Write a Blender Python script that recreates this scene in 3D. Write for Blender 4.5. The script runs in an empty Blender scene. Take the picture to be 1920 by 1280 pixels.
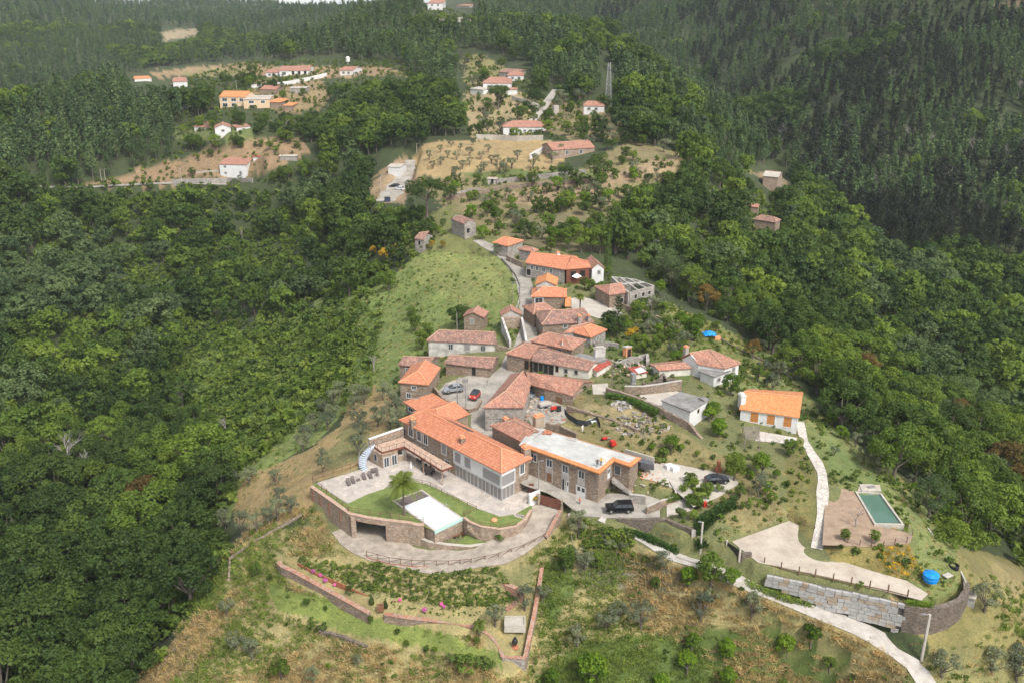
import bpy, math, random
import numpy as np
from mathutils import Vector, Matrix
from mathutils.geometry import tessellate_polygon
# ------------------------------------------------------------------ camera, world, sun, exposure
SC = bpy.context.scene
F, PITCH, CH = 1850.0, math.radians(21.4), 91.0      # focal length in photo pixels, tilt, height above the road
cam = bpy.data.cameras.new('camera'); camo = bpy.data.objects.new('camera', cam); SC.collection.objects.link(camo)
cam.sensor_width = 36.0; cam.lens = 36.0 * F / 1920.0; cam.clip_start = 1.0; cam.clip_end = 20000.0
camo.location = (0, 0, CH); camo.rotation_euler = (math.pi / 2 - PITCH, 0, 0)
SC.camera = camo
SUN_EL, SUN_AZ = math.radians(52), math.radians(145)   # azimuth clockwise from +Y (view direction)
W = bpy.data.worlds.new('World'); SC.world = W; W.use_nodes = True
nt = W.node_tree; nt.nodes.clear()
sky = nt.nodes.new('ShaderNodeTexSky'); sky.sky_type = 'NISHITA'; sky.sun_disc = False
sky.sun_elevation = SUN_EL; sky.sun_rotation = SUN_AZ; sky.air_density = 1.0; sky.dust_density = 3.0; sky.ozone_density = 1.0
bw = nt.nodes.new('ShaderNodeRGBToBW'); mx = nt.nodes.new('ShaderNodeMix'); mx.data_type = 'RGBA'
mx.inputs[0].default_value = 0.72      # thin overcast: most of the sky's blue is greyed out
warm = nt.nodes.new('ShaderNodeMix'); warm.data_type = 'RGBA'; warm.blend_type = 'MULTIPLY'; warm.inputs[0].default_value = 1.0
warm.inputs[7].default_value = (1.0, 0.985, 0.96, 1)
bg = nt.nodes.new('ShaderNodeBackground'); bg.inputs[1].default_value = 0.12
ow = nt.nodes.new('ShaderNodeOutputWorld')
L = nt.links.new
L(sky.outputs[0], bw.inputs[0]); L(sky.outputs[0], mx.inputs[6]); L(bw.outputs[0], warm.inputs[6]); L(warm.outputs[2], mx.inputs[7])
L(mx.outputs[2], bg.inputs[0]); L(bg.outputs[0], ow.inputs[0])
sl = bpy.data.lights.new('sun', 'SUN'); sl.energy = 1.5; sl.angle = math.radians(10); sl.color = (1.0, 0.95, 0.88)
so = bpy.data.objects.new('sun', sl); SC.collection.objects.link(so)
sd = Vector((math.sin(SUN_AZ) * math.cos(SUN_EL), math.cos(SUN_AZ) * math.cos(SUN_EL), math.sin(SUN_EL)))
so.rotation_euler = sd.to_track_quat('Z', 'Y').to_euler(); so.location = sd * 300
SC.view_settings.view_transform = 'Standard'; SC.view_settings.look = 'None'; SC.view_settings.gamma = 1.0
SC.view_settings.exposure = 1.2
SC.cycles.use_denoising = True
SC.cycles.max_bounces = 4; SC.cycles.diffuse_bounces = 2; SC.cycles.glossy_bounces = 1; SC.cycles.transmission_bounces = 2
SC.cycles.volume_bounces = 0; SC.cycles.transparent_max_bounces = 4
SC.cycles.use_fast_gi = False; SC.cycles.sample_clamp_indirect = 4
# ------------------------------------------------------------------ picture <-> world
CROPS = {1: (560, 720, .26567), 2: (880, 740, .26567), 3: (1280, 700, .33596), 4: (720, 560, .23442), 5: (1040, 560, .23442),
   6: (840, 380, .23442), 'a': (160, 80, .26567), 'b': (640, 80, .34375), 'c': (0, 0, .52083), 'd': (960, 0, .5),
   'e': (400, 980, .34375), 'f': (960, 940, .3125), 'g': (1400, 1000, .27083), 'h': (0, 320, .39583), 'i': (0, 780, .39063)}
def px(p):
 if len(p) == 3:
  o = CROPS[p[0]]; return o[0] + p[1] * o[2], o[1] + p[2] * o[2]
 return p
cp, sp = math.cos(PITCH), math.sin(PITCH)
def ray(p):
 u, v = px(p); x = (u - 960) / F; y = -(v - 640) / F
 return x, cp + y * sp, -sp + y * cp
def at(p, z=0.0):
 d = ray(p); t = (z - CH) / d[2]; return Vector((d[0] * t, d[1] * t, z))
def aty(p, y):
 d = ray(p); t = y / d[1]; return Vector((d[0] * t, y, CH + d[2] * t))
def proj(x, y, z):
 zz = z - CH; dep = y * cp - zz * sp; up = y * sp + zz * cp
 return 960 + F * x / dep, 640 - F * up / dep
def xy(p, z): v = at(p, z); return (v.x, v.y)
# ------------------------------------------------------------------ noise
def vnoise(x, y, s, seed=0):
 x = np.asarray(x, float) / s + seed * 17.3; y = np.asarray(y, float) / s - seed * 9.1
 xi = np.floor(x); yi = np.floor(y); fx = x - xi; fy = y - yi
 fx = fx * fx * (3 - 2 * fx); fy = fy * fy * (3 - 2 * fy)
 def h(a, b):
  n = np.sin(a * 127.1 + b * 311.7 + seed * 74.7) * 43758.5453; return n - np.floor(n)
 return (h(xi, yi) * (1 - fx) + h(xi + 1, yi) * fx) * (1 - fy) + (h(xi, yi + 1) * (1 - fx) + h(xi + 1, yi + 1) * fx) * fy
def fbm(x, y, s, seed=0, o=3):
 r = 0; a = 1; t = 0
 for k in range(o): r = r + a * vnoise(x, y, s / 2 ** k, seed + k); t += a; a *= .5
 return r / t
def inpoly(x, y, poly):
 x = np.asarray(x); y = np.asarray(y); ins = np.zeros(x.shape, bool); n = len(poly)
 for i in range(n):
  x1, y1 = poly[i]; x2, y2 = poly[(i + 1) % n]
  if y1 == y2: continue
  c = ((y1 > y) != (y2 > y)) & (x < (x2 - x1) * (y - y1) / (y2 - y1) + x1); ins ^= c
 return ins
def pdist(x, y, poly, closed=True):
 d = np.full(np.shape(x), 1e9); tt = np.zeros(np.shape(x)); n = len(poly)
 for i in range(n if closed else n - 1):
  x1, y1 = poly[i][:2]; x2, y2 = poly[(i + 1) % n][:2]; dx, dy = x2 - x1, y2 - y1; l2 = dx * dx + dy * dy + 1e-9
  t = np.clip(((x - x1) * dx + (y - y1) * dy) / l2, 0, 1)
  e = np.hypot(x - x1 - t * dx, y - y1 - t * dy); m = e < d; d = np.where(m, e, d); tt = np.where(m, i + t, tt)
 return d, tt
# ------------------------------------------------------------------ object helpers
COL = SC.collection
def tag(o, label=None, cat=None, group=None, kind=None):
 if label: o['label'] = label
 if cat: o['category'] = cat
 if group: o['group'] = group
 if kind: o['kind'] = kind
 return o
def empty(name, loc, label, cat, group=None, rz=0):
 o = bpy.data.objects.new(name, None); COL.objects.link(o); o.location = loc; o.rotation_euler = (0, 0, rz); o.empty_display_size = .2
 return tag(o, label, cat, group)
class MB:
 """collects faces in world coordinates (or local, when off is zero) and links them as one mesh object"""
 def __init__(s): s.v = []; s.f = []; s.uv = []; s.mi = []; s.cur = 0
 def face(s, pts, uv=None):
  n = len(s.v); s.v += [tuple(p) for p in pts]; s.f.append(tuple(range(n, n + len(pts)))); s.mi.append(s.cur)
  if uv is None:
   a = Vector(pts[0]); e = Vector(pts[1]) - a; nn = None
   for q in pts[2:]:
    c = e.cross(Vector(q) - a)
    if c.length > 1e-6: nn = c.normalized(); break
   if nn is None or e.length < 1e-6: uv = [(0, 0)] * len(pts)
   else:
    if abs(nn.z) < .9: ex = Vector((-nn.y, nn.x, 0)).normalized()
    else: ex = e.normalized()
    ey = nn.cross(ex); uv = [((Vector(q)).dot(ex), (Vector(q)).dot(ey)) for q in pts]
  s.uv += uv; return s
 def prism(s, poly, z0, z1, cap=True, bottom=False):
  """poly: ccw or cw list of xy; z0/z1 number or list"""
  n = len(poly); ar = sum(poly[i][0] * poly[(i + 1) % n][1] - poly[(i + 1) % n][0] * poly[i][1] for i in range(n))
  Z0 = z0 if hasattr(z0, '__len__') else [z0] * n; Z1 = z1 if hasattr(z1, '__len__') else [z1] * n
  if ar < 0: poly = poly[::-1]; Z0 = Z0[::-1]; Z1 = Z1[::-1]
  b = [(p[0], p[1], z) for p, z in zip(poly, Z0)]; t = [(p[0], p[1], z) for p, z in zip(poly, Z1)]
  for i in range(n):
   j = (i + 1) % n; s.face([b[i], b[j], t[j], t[i]])
  if cap: s.poly3(t)
  if bottom: s.poly3(b[::-1])
  return s
 def poly3(s, pts):
  if len(pts) <= 4: return s.face(pts)
  tr = tessellate_polygon([[Vector(p) for p in pts]])
  nz = sum(pts[i][0] * pts[(i + 1) % len(pts)][1] - pts[(i + 1) % len(pts)][0] * pts[i][1] for i in range(len(pts)))
  for t in tr:
   q = [pts[i] for i in t]; a = (q[1][0] - q[0][0]) * (q[2][1] - q[0][1]) - (q[2][0] - q[0][0]) * (q[1][1] - q[0][1])
   if a * nz < 0: q = q[::-1]
   s.face(q, [(p[0], p[1]) for p in q])
  return s
 def box(s, c, size, rz=0, ax=None):
  """box centred at c; size (x,y,z); rotated by rz; or axes ax=(ex,ey,ez)"""
  c = Vector(c)
  if ax: ex, ey, ez = [Vector(a) for a in ax]
  else: ex = Vector((math.cos(rz), math.sin(rz), 0)); ey = Vector((-math.sin(rz), math.cos(rz), 0)); ez = Vector((0, 0, 1))
  hx, hy, hz = size[0] / 2, size[1] / 2, size[2] / 2
  P = lambda a, b, d: c + ex * hx * a + ey * hy * b + ez * hz * d
  for q in ([(-1,-1,-1),(-1,1,-1),(1,1,-1),(1,-1,-1)], [(-1,-1,1),(1,-1,1),(1,1,1),(-1,1,1)], [(-1,-1,-1),(1,-1,-1),(1,-1,1),(-1,-1,1)],
     [(1,-1,-1),(1,1,-1),(1,1,1),(1,-1,1)], [(1,1,-1),(-1,1,-1),(-1,1,1),(1,1,1)], [(-1,1,-1),(-1,-1,-1),(-1,-1,1),(-1,1,1)]):
   s.face([P(*k) for k in q])
  return s
 def beam(s, a, b, w, h=None):
  a = Vector(a); b = Vector(b); d = b - a
  if d.length < 1e-5: return s
  ez = d.normalized(); up = Vector((0, 0, 1)) if abs(ez.z) < .95 else Vector((1, 0, 0)); ex = ez.cross(up).normalized(); ey = ex.cross(ez)
  return s.box((a + b) / 2, (w, h or w, d.length), ax=(ex, ey, ez))
 def tube(s, pts, rad, n=8, cap=True):
  P = [Vector(p) for p in pts]; rings = []
  R = rad if hasattr(rad, '__len__') else [rad] * len(P)
  for i, p in enumerate(P):
   d = (P[min(i + 1, len(P) - 1)] - P[max(i - 1, 0)]).normalized(); up = Vector((0, 0, 1)) if abs(d.z) < .9 else Vector((1, 0, 0))
   ex = d.cross(up).normalized(); ey = d.cross(ex)
   rings.append([p + (ex * math.cos(2 * math.pi * k / n) + ey * math.sin(2 * math.pi * k / n)) * R[i] for k in range(n)])
  for a, b in zip(rings, rings[1:]):
   for k in range(n): j = (k + 1) % n; s.face([a[k], b[k], b[j], a[j]][::-1])
  if cap: s.face(rings[-1][::-1]); s.face(rings[0])
  return s
 def lathe(s, c, prof, n=20, closed=False):
  c = Vector(c); rg = [[c + Vector((r * math.cos(2 * math.pi * k / n), r * math.sin(2 * math.pi * k / n), z)) for k in range(n)] for r, z in prof]
  for a, b in zip(rg, rg[1:]):
   for k in range(n): j = (k + 1) % n; s.face([a[k], a[j], b[j], b[k]])
  s.face(rg[-1]); return s
 def build(s, name, mat, parent=None, label=None, cat=None, group=None, kind=None, smooth=False):
  if parent is not None: off = Vector(parent['_o']) if '_o' in parent else parent.matrix_basis.translation
  elif kind is None and s.v:
   a = np.array(s.v); off = Vector(((a[:, 0].min() + a[:, 0].max()) / 2, (a[:, 1].min() + a[:, 1].max()) / 2, a[:, 2].min()))
  else: off = Vector((0, 0, 0))
  me = bpy.data.meshes.new(name); vv = np.array(s.v) - np.array(off)
  me.from_pydata(vv.tolist(), [], s.f)
  uvl = me.uv_layers.new(name='UVMap'); uvl.data.foreach_set('uv', np.array(s.uv, dtype=np.float32).ravel())
  for m in (mat if isinstance(mat, (list, tuple)) else [mat]): me.materials.append(m)
  me.polygons.foreach_set('material_index', s.mi)
  if smooth: me.polygons.foreach_set('use_smooth', [True] * len(s.f))
  o = bpy.data.objects.new(name, me); COL.objects.link(o)
  if parent is not None: o.parent = parent
  else: o.location = off
  o['_o'] = tuple(off)
  return tag(o, label, cat, group, kind)
# ------------------------------------------------------------------ materials
class NT:
 def __init__(s, name):
  s.m = bpy.data.materials.new(name); s.m.use_nodes = True; s.t = s.m.node_tree; s.t.nodes.clear()
  s.out = s.n('ShaderNodeOutputMaterial'); s.b = s.n('ShaderNodeBsdfPrincipled'); s.l(s.b.outputs[0], s.out.inputs[0])
 def n(s, k, **kw):
  x = s.t.nodes.new(k)
  for a, b in kw.items(): setattr(x, a, b)
  return x
 def l(s, a, b): s.t.links.new(a, b)
 def coord(s, kind='Object', scale=(1, 1, 1)):
  tc = s.n('ShaderNodeTexCoord'); mp = s.n('ShaderNodeMapping'); mp.inputs['Scale'].default_value = scale
  s.l(tc.outputs[kind], mp.inputs[0]); return mp.outputs[0]
 def noise(s, co, sc, det=3, rough=.6):
  x = s.n('ShaderNodeTexNoise'); x.inputs['Scale'].default_value = sc; x.inputs['Detail'].default_value = det; x.inputs['Roughness'].default_value = rough
  s.l(co, x.inputs['Vector']); return x.outputs[0]
 def ramp(s, f, cols):
  x = s.n('ShaderNodeValToRGB'); e = x.color_ramp.elements
  for i, (p, c) in enumerate(cols):
   k = e[i] if i < 2 else e.new(p)
   k.position = p; k.color = tuple(c) + (1,) if len(c) == 3 else c
  s.l(f, x.inputs[0]); return x.outputs[0]
 def mix(s, f, a, b, mode='MIX'):
  x = s.n('ShaderNodeMix', data_type='RGBA', blend_type=mode)
  for v, i in ((f, 0), (a, 6), (b, 7)):
   if isinstance(v, (int, float)): x.inputs[i].default_value = v
   elif isinstance(v, tuple): x.inputs[i].default_value = v + (1,)
   else: s.l(v, x.inputs[i])
  return x.outputs[2]
 def math(s, op, a, b=0.0):
  x = s.n('ShaderNodeMath', operation=op)
  for v, i in ((a, 0), (b, 1)):
   if isinstance(v, (int, float)): x.inputs[i].default_value = v
   else: s.l(v, x.inputs[i])
  return x.outputs[0]
 def bump(s, h, strength=.5, dist=.05):
  x = s.n('ShaderNodeBump'); x.inputs['Strength'].default_value = strength; x.inputs['Distance'].default_value = dist
  s.l(h, x.inputs['Height']); s.l(x.outputs[0], s.b.inputs['Normal'])
 def fin(s, col, rough=.85, metal=0, spec=None):
  if isinstance(col, tuple): s.b.inputs['Base Color'].default_value = col + (1,)
  else: s.l(col, s.b.inputs['Base Color'])
  s.b.inputs['Roughness'].default_value = rough; s.b.inputs['Metallic'].default_value = metal
  if spec is not None: s.b.inputs['Specular IOR Level'].default_value = spec
  return s.m
def m_noise(name, c1, c2, scale=2.0, rough=.85, bump=.2, c3=None, metal=0, spec=None, lo=.35, hi=.65):
 t = NT(name); co = t.coord(); n = t.noise(co, scale, 5, .65)
 cols = [(lo, c1), (hi, c2)] + ([((lo + hi) / 2, c3)] if c3 else [])
 c = t.ramp(n, cols); n2 = t.noise(co, scale * 9, 3)
 c = t.mix(.35, c, t.ramp(n2, [(.3, (.55, .55, .55)), (.7, (1, 1, 1))]), 'MULTIPLY')
 if bump: t.bump(n2, bump, .05)
 return t.fin(c, rough, metal, spec)
def m_plain(name, c, rough=.6, metal=0, spec=None):
 t = NT(name); n = t.noise(t.coord(), 3, 3)
 return t.fin(t.mix(n, tuple(x * .86 for x in c), tuple(min(1, x * 1.08) for x in c)), rough, metal, spec)
def m_stone(name, cols, mortar, sc=2.2, flat=2.4, w=.06):
 t = NT(name); co = t.coord(scale=(1, 1, flat)); wn = t.n('ShaderNodeTexNoise'); wn.inputs['Scale'].default_value = 1.5; t.l(co, wn.inputs[0])
 add = t.n('ShaderNodeVectorMath', operation='MULTIPLY_ADD'); t.l(wn.outputs[1], add.inputs[0]); add.inputs[1].default_value = (.35, .35, .35); t.l(co, add.inputs[2])
 v = t.n('ShaderNodeTexVoronoi'); v.inputs['Scale'].default_value = sc; t.l(add.outputs[0], v.inputs['Vector'])
 e = t.n('ShaderNodeTexVoronoi', feature='DISTANCE_TO_EDGE'); e.inputs['Scale'].default_value = sc; t.l(add.outputs[0], e.inputs['Vector'])
 sp_ = t.n('ShaderNodeSeparateColor'); t.l(v.outputs['Color'], sp_.inputs[0])
 c = t.ramp(sp_.outputs[0], [(i / (len(cols) - 1), k) for i, k in enumerate(cols)])
 big = t.noise(t.coord(), .5, 4); c = t.mix(.6, c, t.ramp(big, [(.3, (.6, .6, .6)), (.7, (1.05, 1, .95))]), 'MULTIPLY')
 ed = t.ramp(e.outputs['Distance'], [(0, (0, 0, 0)), (w, (1, 1, 1))]); c = t.mix(ed, mortar, c)
 t.bump(ed, .8, .06); return t.fin(c, .92)
def m_tile(name, base, dark, light, stripe=.55, age=.0, agecol=(.16, .11, .09), tw=.28, th=.40):
 """clay tiles: courses across the slope (UV v) and tile columns down it (UV u), with real relief in the bump"""
 t = NT(name); uv = t.coord('UV')
 br = t.n('ShaderNodeTexBrick'); br.offset = 0; t.l(uv, br.inputs[0]); br.inputs['Scale'].default_value = 1
 br.inputs['Brick Width'].default_value = tw; br.inputs['Row Height'].default_value = th; br.inputs['Mortar Size'].default_value = .0
 br.inputs['Color1'].default_value = (0, 0, 0, 1); br.inputs['Color2'].default_value = (1, 1, 1, 1); br.inputs['Bias'].default_value = 0
 sx = t.n('ShaderNodeSeparateXYZ'); t.l(uv, sx.inputs[0])
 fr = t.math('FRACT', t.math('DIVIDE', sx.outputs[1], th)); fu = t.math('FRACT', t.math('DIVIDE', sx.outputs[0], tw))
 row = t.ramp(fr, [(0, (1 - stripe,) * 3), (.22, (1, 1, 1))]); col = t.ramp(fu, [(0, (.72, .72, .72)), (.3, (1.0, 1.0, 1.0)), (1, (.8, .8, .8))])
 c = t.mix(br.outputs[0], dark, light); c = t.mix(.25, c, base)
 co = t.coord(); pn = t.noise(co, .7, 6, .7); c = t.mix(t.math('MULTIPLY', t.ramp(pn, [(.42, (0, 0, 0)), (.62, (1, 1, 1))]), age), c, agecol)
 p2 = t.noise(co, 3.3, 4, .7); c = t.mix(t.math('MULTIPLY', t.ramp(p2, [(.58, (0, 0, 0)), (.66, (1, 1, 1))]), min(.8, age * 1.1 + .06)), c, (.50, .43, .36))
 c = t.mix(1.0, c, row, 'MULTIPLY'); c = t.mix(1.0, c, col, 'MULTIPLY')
 t.bump(t.math('ADD', fr, t.math('SINE', t.math('MULTIPLY', fu, math.pi))), .6, .05); return t.fin(c, .8)
def m_leaf(name, c1, c2, c3=None, trans=.42, nsc=.9, var=.34):
 """leaf clumps: colour varies from plant to plant and inside each crown"""
 t = NT(name); oi = t.n('ShaderNodeObjectInfo'); co = t.coord(); n = t.noise(co, nsc, 3, .7)
 c = t.ramp(n, [(.36, c1), (.64, c2)])
 c = t.mix(t.math('MULTIPLY', t.ramp(oi.outputs['Random'], [(.35, (0, 0, 0)), (1, (1, 1, 1))]), var), c, c3 or tuple(x * 1.6 for x in c2))
 r2 = t.math('FRACT', t.math('MULTIPLY', oi.outputs['Random'], 13.7))
 c = t.mix(1.0, c, t.ramp(r2, [(0, (.66, .68, .66)), (1, (1.55, 1.42, 1.2))]), 'MULTIPLY')
 d = t.b; t.l(c, d.inputs['Base Color']); d.inputs['Roughness'].default_value = .6; d.inputs['Specular IOR Level'].default_value = .25
 tr = t.n('ShaderNodeBsdfTranslucent'); t.l(t.mix(1.0, c, (1.0, 1.05, .5), 'MULTIPLY'), tr.inputs[0])
 ms = t.n('ShaderNodeMixShader'); ms.inputs[0].default_value = trans; t.l(d.outputs[0], ms.inputs[1]); t.l(tr.outputs[0], ms.inputs[2]); t.l(ms.outputs[0], t.out.inputs[0])
 return t.m
STONE = [(.20, .14, .10), (.30, .23, .17), (.42, .34, .27), (.24, .20, .17), (.36, .25, .16)]
M = dict(
 stone=m_stone('stone_wall_brown', STONE, (.13, .10, .08)),
 stone_warm=m_stone('stone_wall_warm', [(.26, .18, .13), (.38, .29, .21), (.5, .41, .33), (.30, .24, .20), (.42, .30, .19)], (.20, .16, .13), 2.4),
 stone_grey=m_stone('stone_wall_grey', [(.26, .24, .22), (.36, .34, .31), (.46, .43, .40), (.30, .27, .24)], (.17, .15, .14), 1.6, 1.7),
 stone_dark=m_stone('dry_stone_dark', [(.11, .09, .07), (.18, .14, .11), (.25, .21, .17), (.14, .12, .10)], (.06, .05, .04), 2.6, 2.2),
 granite=m_stone('granite_dressed', [(.38, .35, .33), (.46, .43, .41), (.52, .50, .48)], (.28, .26, .25), 1.2, 1.5, .04),
 block=m_noise('granite_block', (.33, .325, .315), (.46, .45, .43), 1.2, .85, .3),
 block_tan=m_noise('granite_block_tan', (.32, .25, .18), (.42, .35, .27), 1.2, .85, .3),
 blockjoint=m_plain('block_joint', (.12, .11, .10), .95),
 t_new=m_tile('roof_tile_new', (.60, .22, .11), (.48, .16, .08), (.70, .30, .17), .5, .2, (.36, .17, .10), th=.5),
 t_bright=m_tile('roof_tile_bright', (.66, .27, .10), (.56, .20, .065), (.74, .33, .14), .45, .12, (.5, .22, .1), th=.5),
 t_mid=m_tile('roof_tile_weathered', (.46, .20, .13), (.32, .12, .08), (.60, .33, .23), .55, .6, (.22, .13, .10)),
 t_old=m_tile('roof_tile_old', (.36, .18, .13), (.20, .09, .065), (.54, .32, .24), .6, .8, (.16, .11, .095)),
 t_ridge=m_noise('ridge_tile', (.60, .24, .12), (.80, .38, .20), 3, .8, .2),
 t_ridge_old=m_noise('ridge_tile_old', (.34, .18, .12), (.55, .38, .28), 3, .85, .2),
 white=m_noise('white_render', (.60, .60, .59), (.72, .72, .71), .8, .8, .05),
 cream=m_noise('cream_render', (.55, .52, .45), (.72, .69, .62), .7, .85, .1),
 greywhite=m_noise('weathered_render', (.30, .28, .26), (.66, .64, .60), .55, .9, .2, lo=.3, hi=.6),
 peach=m_noise('peach_render', (.62, .44, .28), (.74, .56, .38), .8, .85, .1),
 conc=m_noise('concrete', (.36, .33, .29), (.50, .47, .43), .7, .9, .2),
 conc_pale=m_noise('concrete_pale', (.40, .37, .32), (.53, .49, .43), .35, .9, .15),
 screed=m_noise('roof_screed', (.36, .36, .34), (.54, .54, .52), .28, .85, .15, lo=.3, hi=.6),
 conc_dark=m_noise('concrete_dark', (.16, .15, .14), (.30, .29, .28), .6, .9, .2),
 glass=m_plain('window_glass', (.05, .06, .07), .12, 0, .6),
 shade=m_plain('roller_blind', (.26, .25, .25), .5), glass_pale=m_plain('curtained_glass', (.20, .19, .18), .12, 0, .6),
 dark=m_plain('opening_shade', (.015, .014, .013), .9),  # near-black colour painted in for the shade inside openings
 black=m_plain('black_metal', (.02, .02, .022), .45),
 asph=m_noise('dark_membrane', (.07, .075, .085), (.12, .125, .14), .6, .7, .1),
 wood=m_noise('brown_wood', (.16, .075, .035), (.24, .12, .06), 2, .7, .2),
 woodor=m_noise('orange_wood', (.42, .17, .04), (.52, .23, .07), 3, .6, .1),
 woodgrey=m_noise('weathered_wood', (.16, .13, .11), (.32, .28, .24), 3, .9, .2),
 gate=m_noise('brown_gate', (.15, .05, .03), (.20, .075, .045), 2, .6, .1),
 fencew=m_noise('fence_wood', (.13, .075, .045), (.22, .13, .08), 3, .8, .2),
 rust=m_noise('rusty_edging', (.30, .10, .05), (.42, .17, .09), 2, .85, .2),
 brickw=m_stone('red_brick_rubble', [(.40, .17, .10), (.50, .26, .17), (.42, .32, .26), (.34, .15, .10)], (.36, .26, .2), 2.8, 2.5),
 steel=m_plain('galvanised_steel', (.45, .46, .47), .4, .6),
 bluesteel=m_plain('pale_blue_step', (.55, .62, .72), .5),
 rattan=m_noise('brown_rattan', (.11, .085, .08), (.17, .14, .13), 6, .8, .2),
 bark=m_noise('bark', (.10, .08, .06), (.20, .17, .14), 3, .95, .4),
 bark_pale=m_noise('dead_wood', (.26, .23, .21), (.38, .35, .33), 3, .95, .3),
 bluetank=m_plain('blue_plastic', (.01, .26, .72), .35),
 red=m_plain('red_plastic', (.50, .03, .02), .5),
 redtin=m_noise('red_sheet_metal', (.28, .05, .035), (.42, .10, .07), 1.5, .6, .1),
 hedge=m_leaf('leaf_ivy', (0.034, 0.085, 0.022), (0.078, 0.155, 0.034), (0.124, 0.202, 0.046)),
 l_broad=m_leaf('leaf_broad', (0.074, 0.131, 0.024), (0.124, 0.199, 0.029), (0.227, 0.296, 0.044)),
 l_dark=m_leaf('leaf_dark', (0.045, 0.085, 0.022), (0.068, 0.118, 0.024), (0.104, 0.148, 0.029)),
 l_grey=m_leaf('leaf_acacia', (0.060, 0.104, 0.042), (0.122, 0.182, 0.074), (0.156, 0.206, 0.099)),
 l_olive=m_leaf('leaf_olive', (0.081, 0.106, 0.060), (0.175, 0.206, 0.132), (0.125, 0.150, 0.096), .1, 1.6),
 l_citrus=m_leaf('leaf_citrus', (.045, .11, .008), (.13, .22, .012), (.16, .25, .02), .25, 1.2),
 l_pine_shaded=m_leaf('leaf_pine_cloud_shade', (0.009, 0.016, 0.007), (0.020, 0.032, 0.014), (0.029, 0.040, 0.017), .1),  # dark needles, darkened further to carry the right hillside's cloud shade
 l_euc=m_leaf('leaf_eucalyptus', (0.031, 0.065, 0.024), (0.078, 0.130, 0.044), (0.117, 0.162, 0.068), .1),
 l_yellow=m_leaf('leaf_yellow', (.30, .22, .02), (.42, .30, .03), (.5, .36, .04)),
 l_brown=m_leaf('leaf_russet', (0.117, 0.081, 0.023), (0.234, 0.161, 0.046), (0.293, 0.188, 0.057)),
 l_palm=m_leaf('leaf_palm', (.09, .14, .02), (.2, .26, .05), (.16, .2, .04)),
 l_scrub=m_leaf('leaf_scrub', (0.057, 0.100, 0.021), (0.146, 0.213, 0.037), (0.212, 0.271, 0.051), .25),
 l_pink=m_leaf('petal_pink', (.60, .12, .42), (.75, .25, .6), (.55, .03, .2), .2),
 g_green=m_leaf('grass_green', (0.084, 0.144, 0.024), (0.168, 0.240, 0.048), (0.264, 0.288, 0.084), .3),
 g_dry=m_leaf('grass_dry', (.34, .25, .13), (.52, .42, .26), (.34, .30, .12), .4),
 g_flower=m_leaf('flower_yellow', (.55, .36, .01), (.7, .45, .02), (.6, .3, .01), .2),
 lawn=m_noise('lawn_grass', (.12, .17, .04), (.21, .25, .07), .8, .95, .3, c3=(.15, .20, .05)),
 gravel=m_noise('pale_gravel', (.38, .32, .26), (.52, .46, .38), .35, .95, .3),
 drive=m_noise('driveway_paving', (.28, .24, .20), (.46, .40, .33), .6, .9, .3),
 road=m_noise('worn_road', (.25, .23, .20), (.42, .39, .34), .35, .9, .2),
 soil=m_noise('bare_soil', (.27, .19, .13), (.38, .28, .20), .8, .95, .4),
 stonepath=m_stone('stone_path', [(.5, .46, .42), (.62, .58, .53), (.7, .66, .6)], (.36, .33, .3), 1.8, 1, .08),
 terracotta=m_noise('terracotta_paving', (.40, .25, .18), (.56, .42, .33), 1.5, .8, .1),
 patio=m_stone('pale_stone_paving', [(.42, .38, .34), (.54, .49, .44), (.48, .44, .40)], (.34, .30, .27), .9, 1, .02),
 skin=m_plain('skin', (.45, .27, .18), .6), hivis=m_plain('yellow_shirt', (.75, .45, .02), .8), jeans=m_plain('dark_trousers', (.03, .04, .08), .9),
 darktop=m_plain('dark_shirt', (.06, .05, .05), .9), bluetop=m_plain('blue_cloth', (.12, .3, .5), .8), whitecloth=m_plain('white_cloth', (.75, .75, .75), .9),
 redtop=m_plain('red_shirt', (.55, .06, .04), .8), blacknet=m_noise('black_net', (.015, .02, .022), (.05, .06, .065), 3, .9, .1),
 carblack=m_plain('black_car_paint', (.008, .009, .012), .18, .0, .7), carsilver=m_plain('silver_car_paint', (.38, .40, .43), .25, .4),
 carred=m_plain('red_car_paint', (.55, .05, .03), .25), carwhite=m_plain('white_car_paint', (.75, .75, .76), .3), tyre=m_plain('tyre_rubber', (.02, .02, .02), .9),
 water=None)
def m_water(name, c, rough=.06):
 t = NT(name); n = t.noise(t.coord(scale=(1, 1, 1)), 1.6, 2); t.bump(n, .06, .05); return t.fin(c, rough, 0, .5)
M['water'] = m_water('green_pool_water', (.09, .17, .13)); M['poolcover'] = m_plain('white_pool_cover', (.76, .79, .80), .35); M['pooledge'] = m_plain('aqua_pool_edge', (.42, .60, .56), .2)
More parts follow.
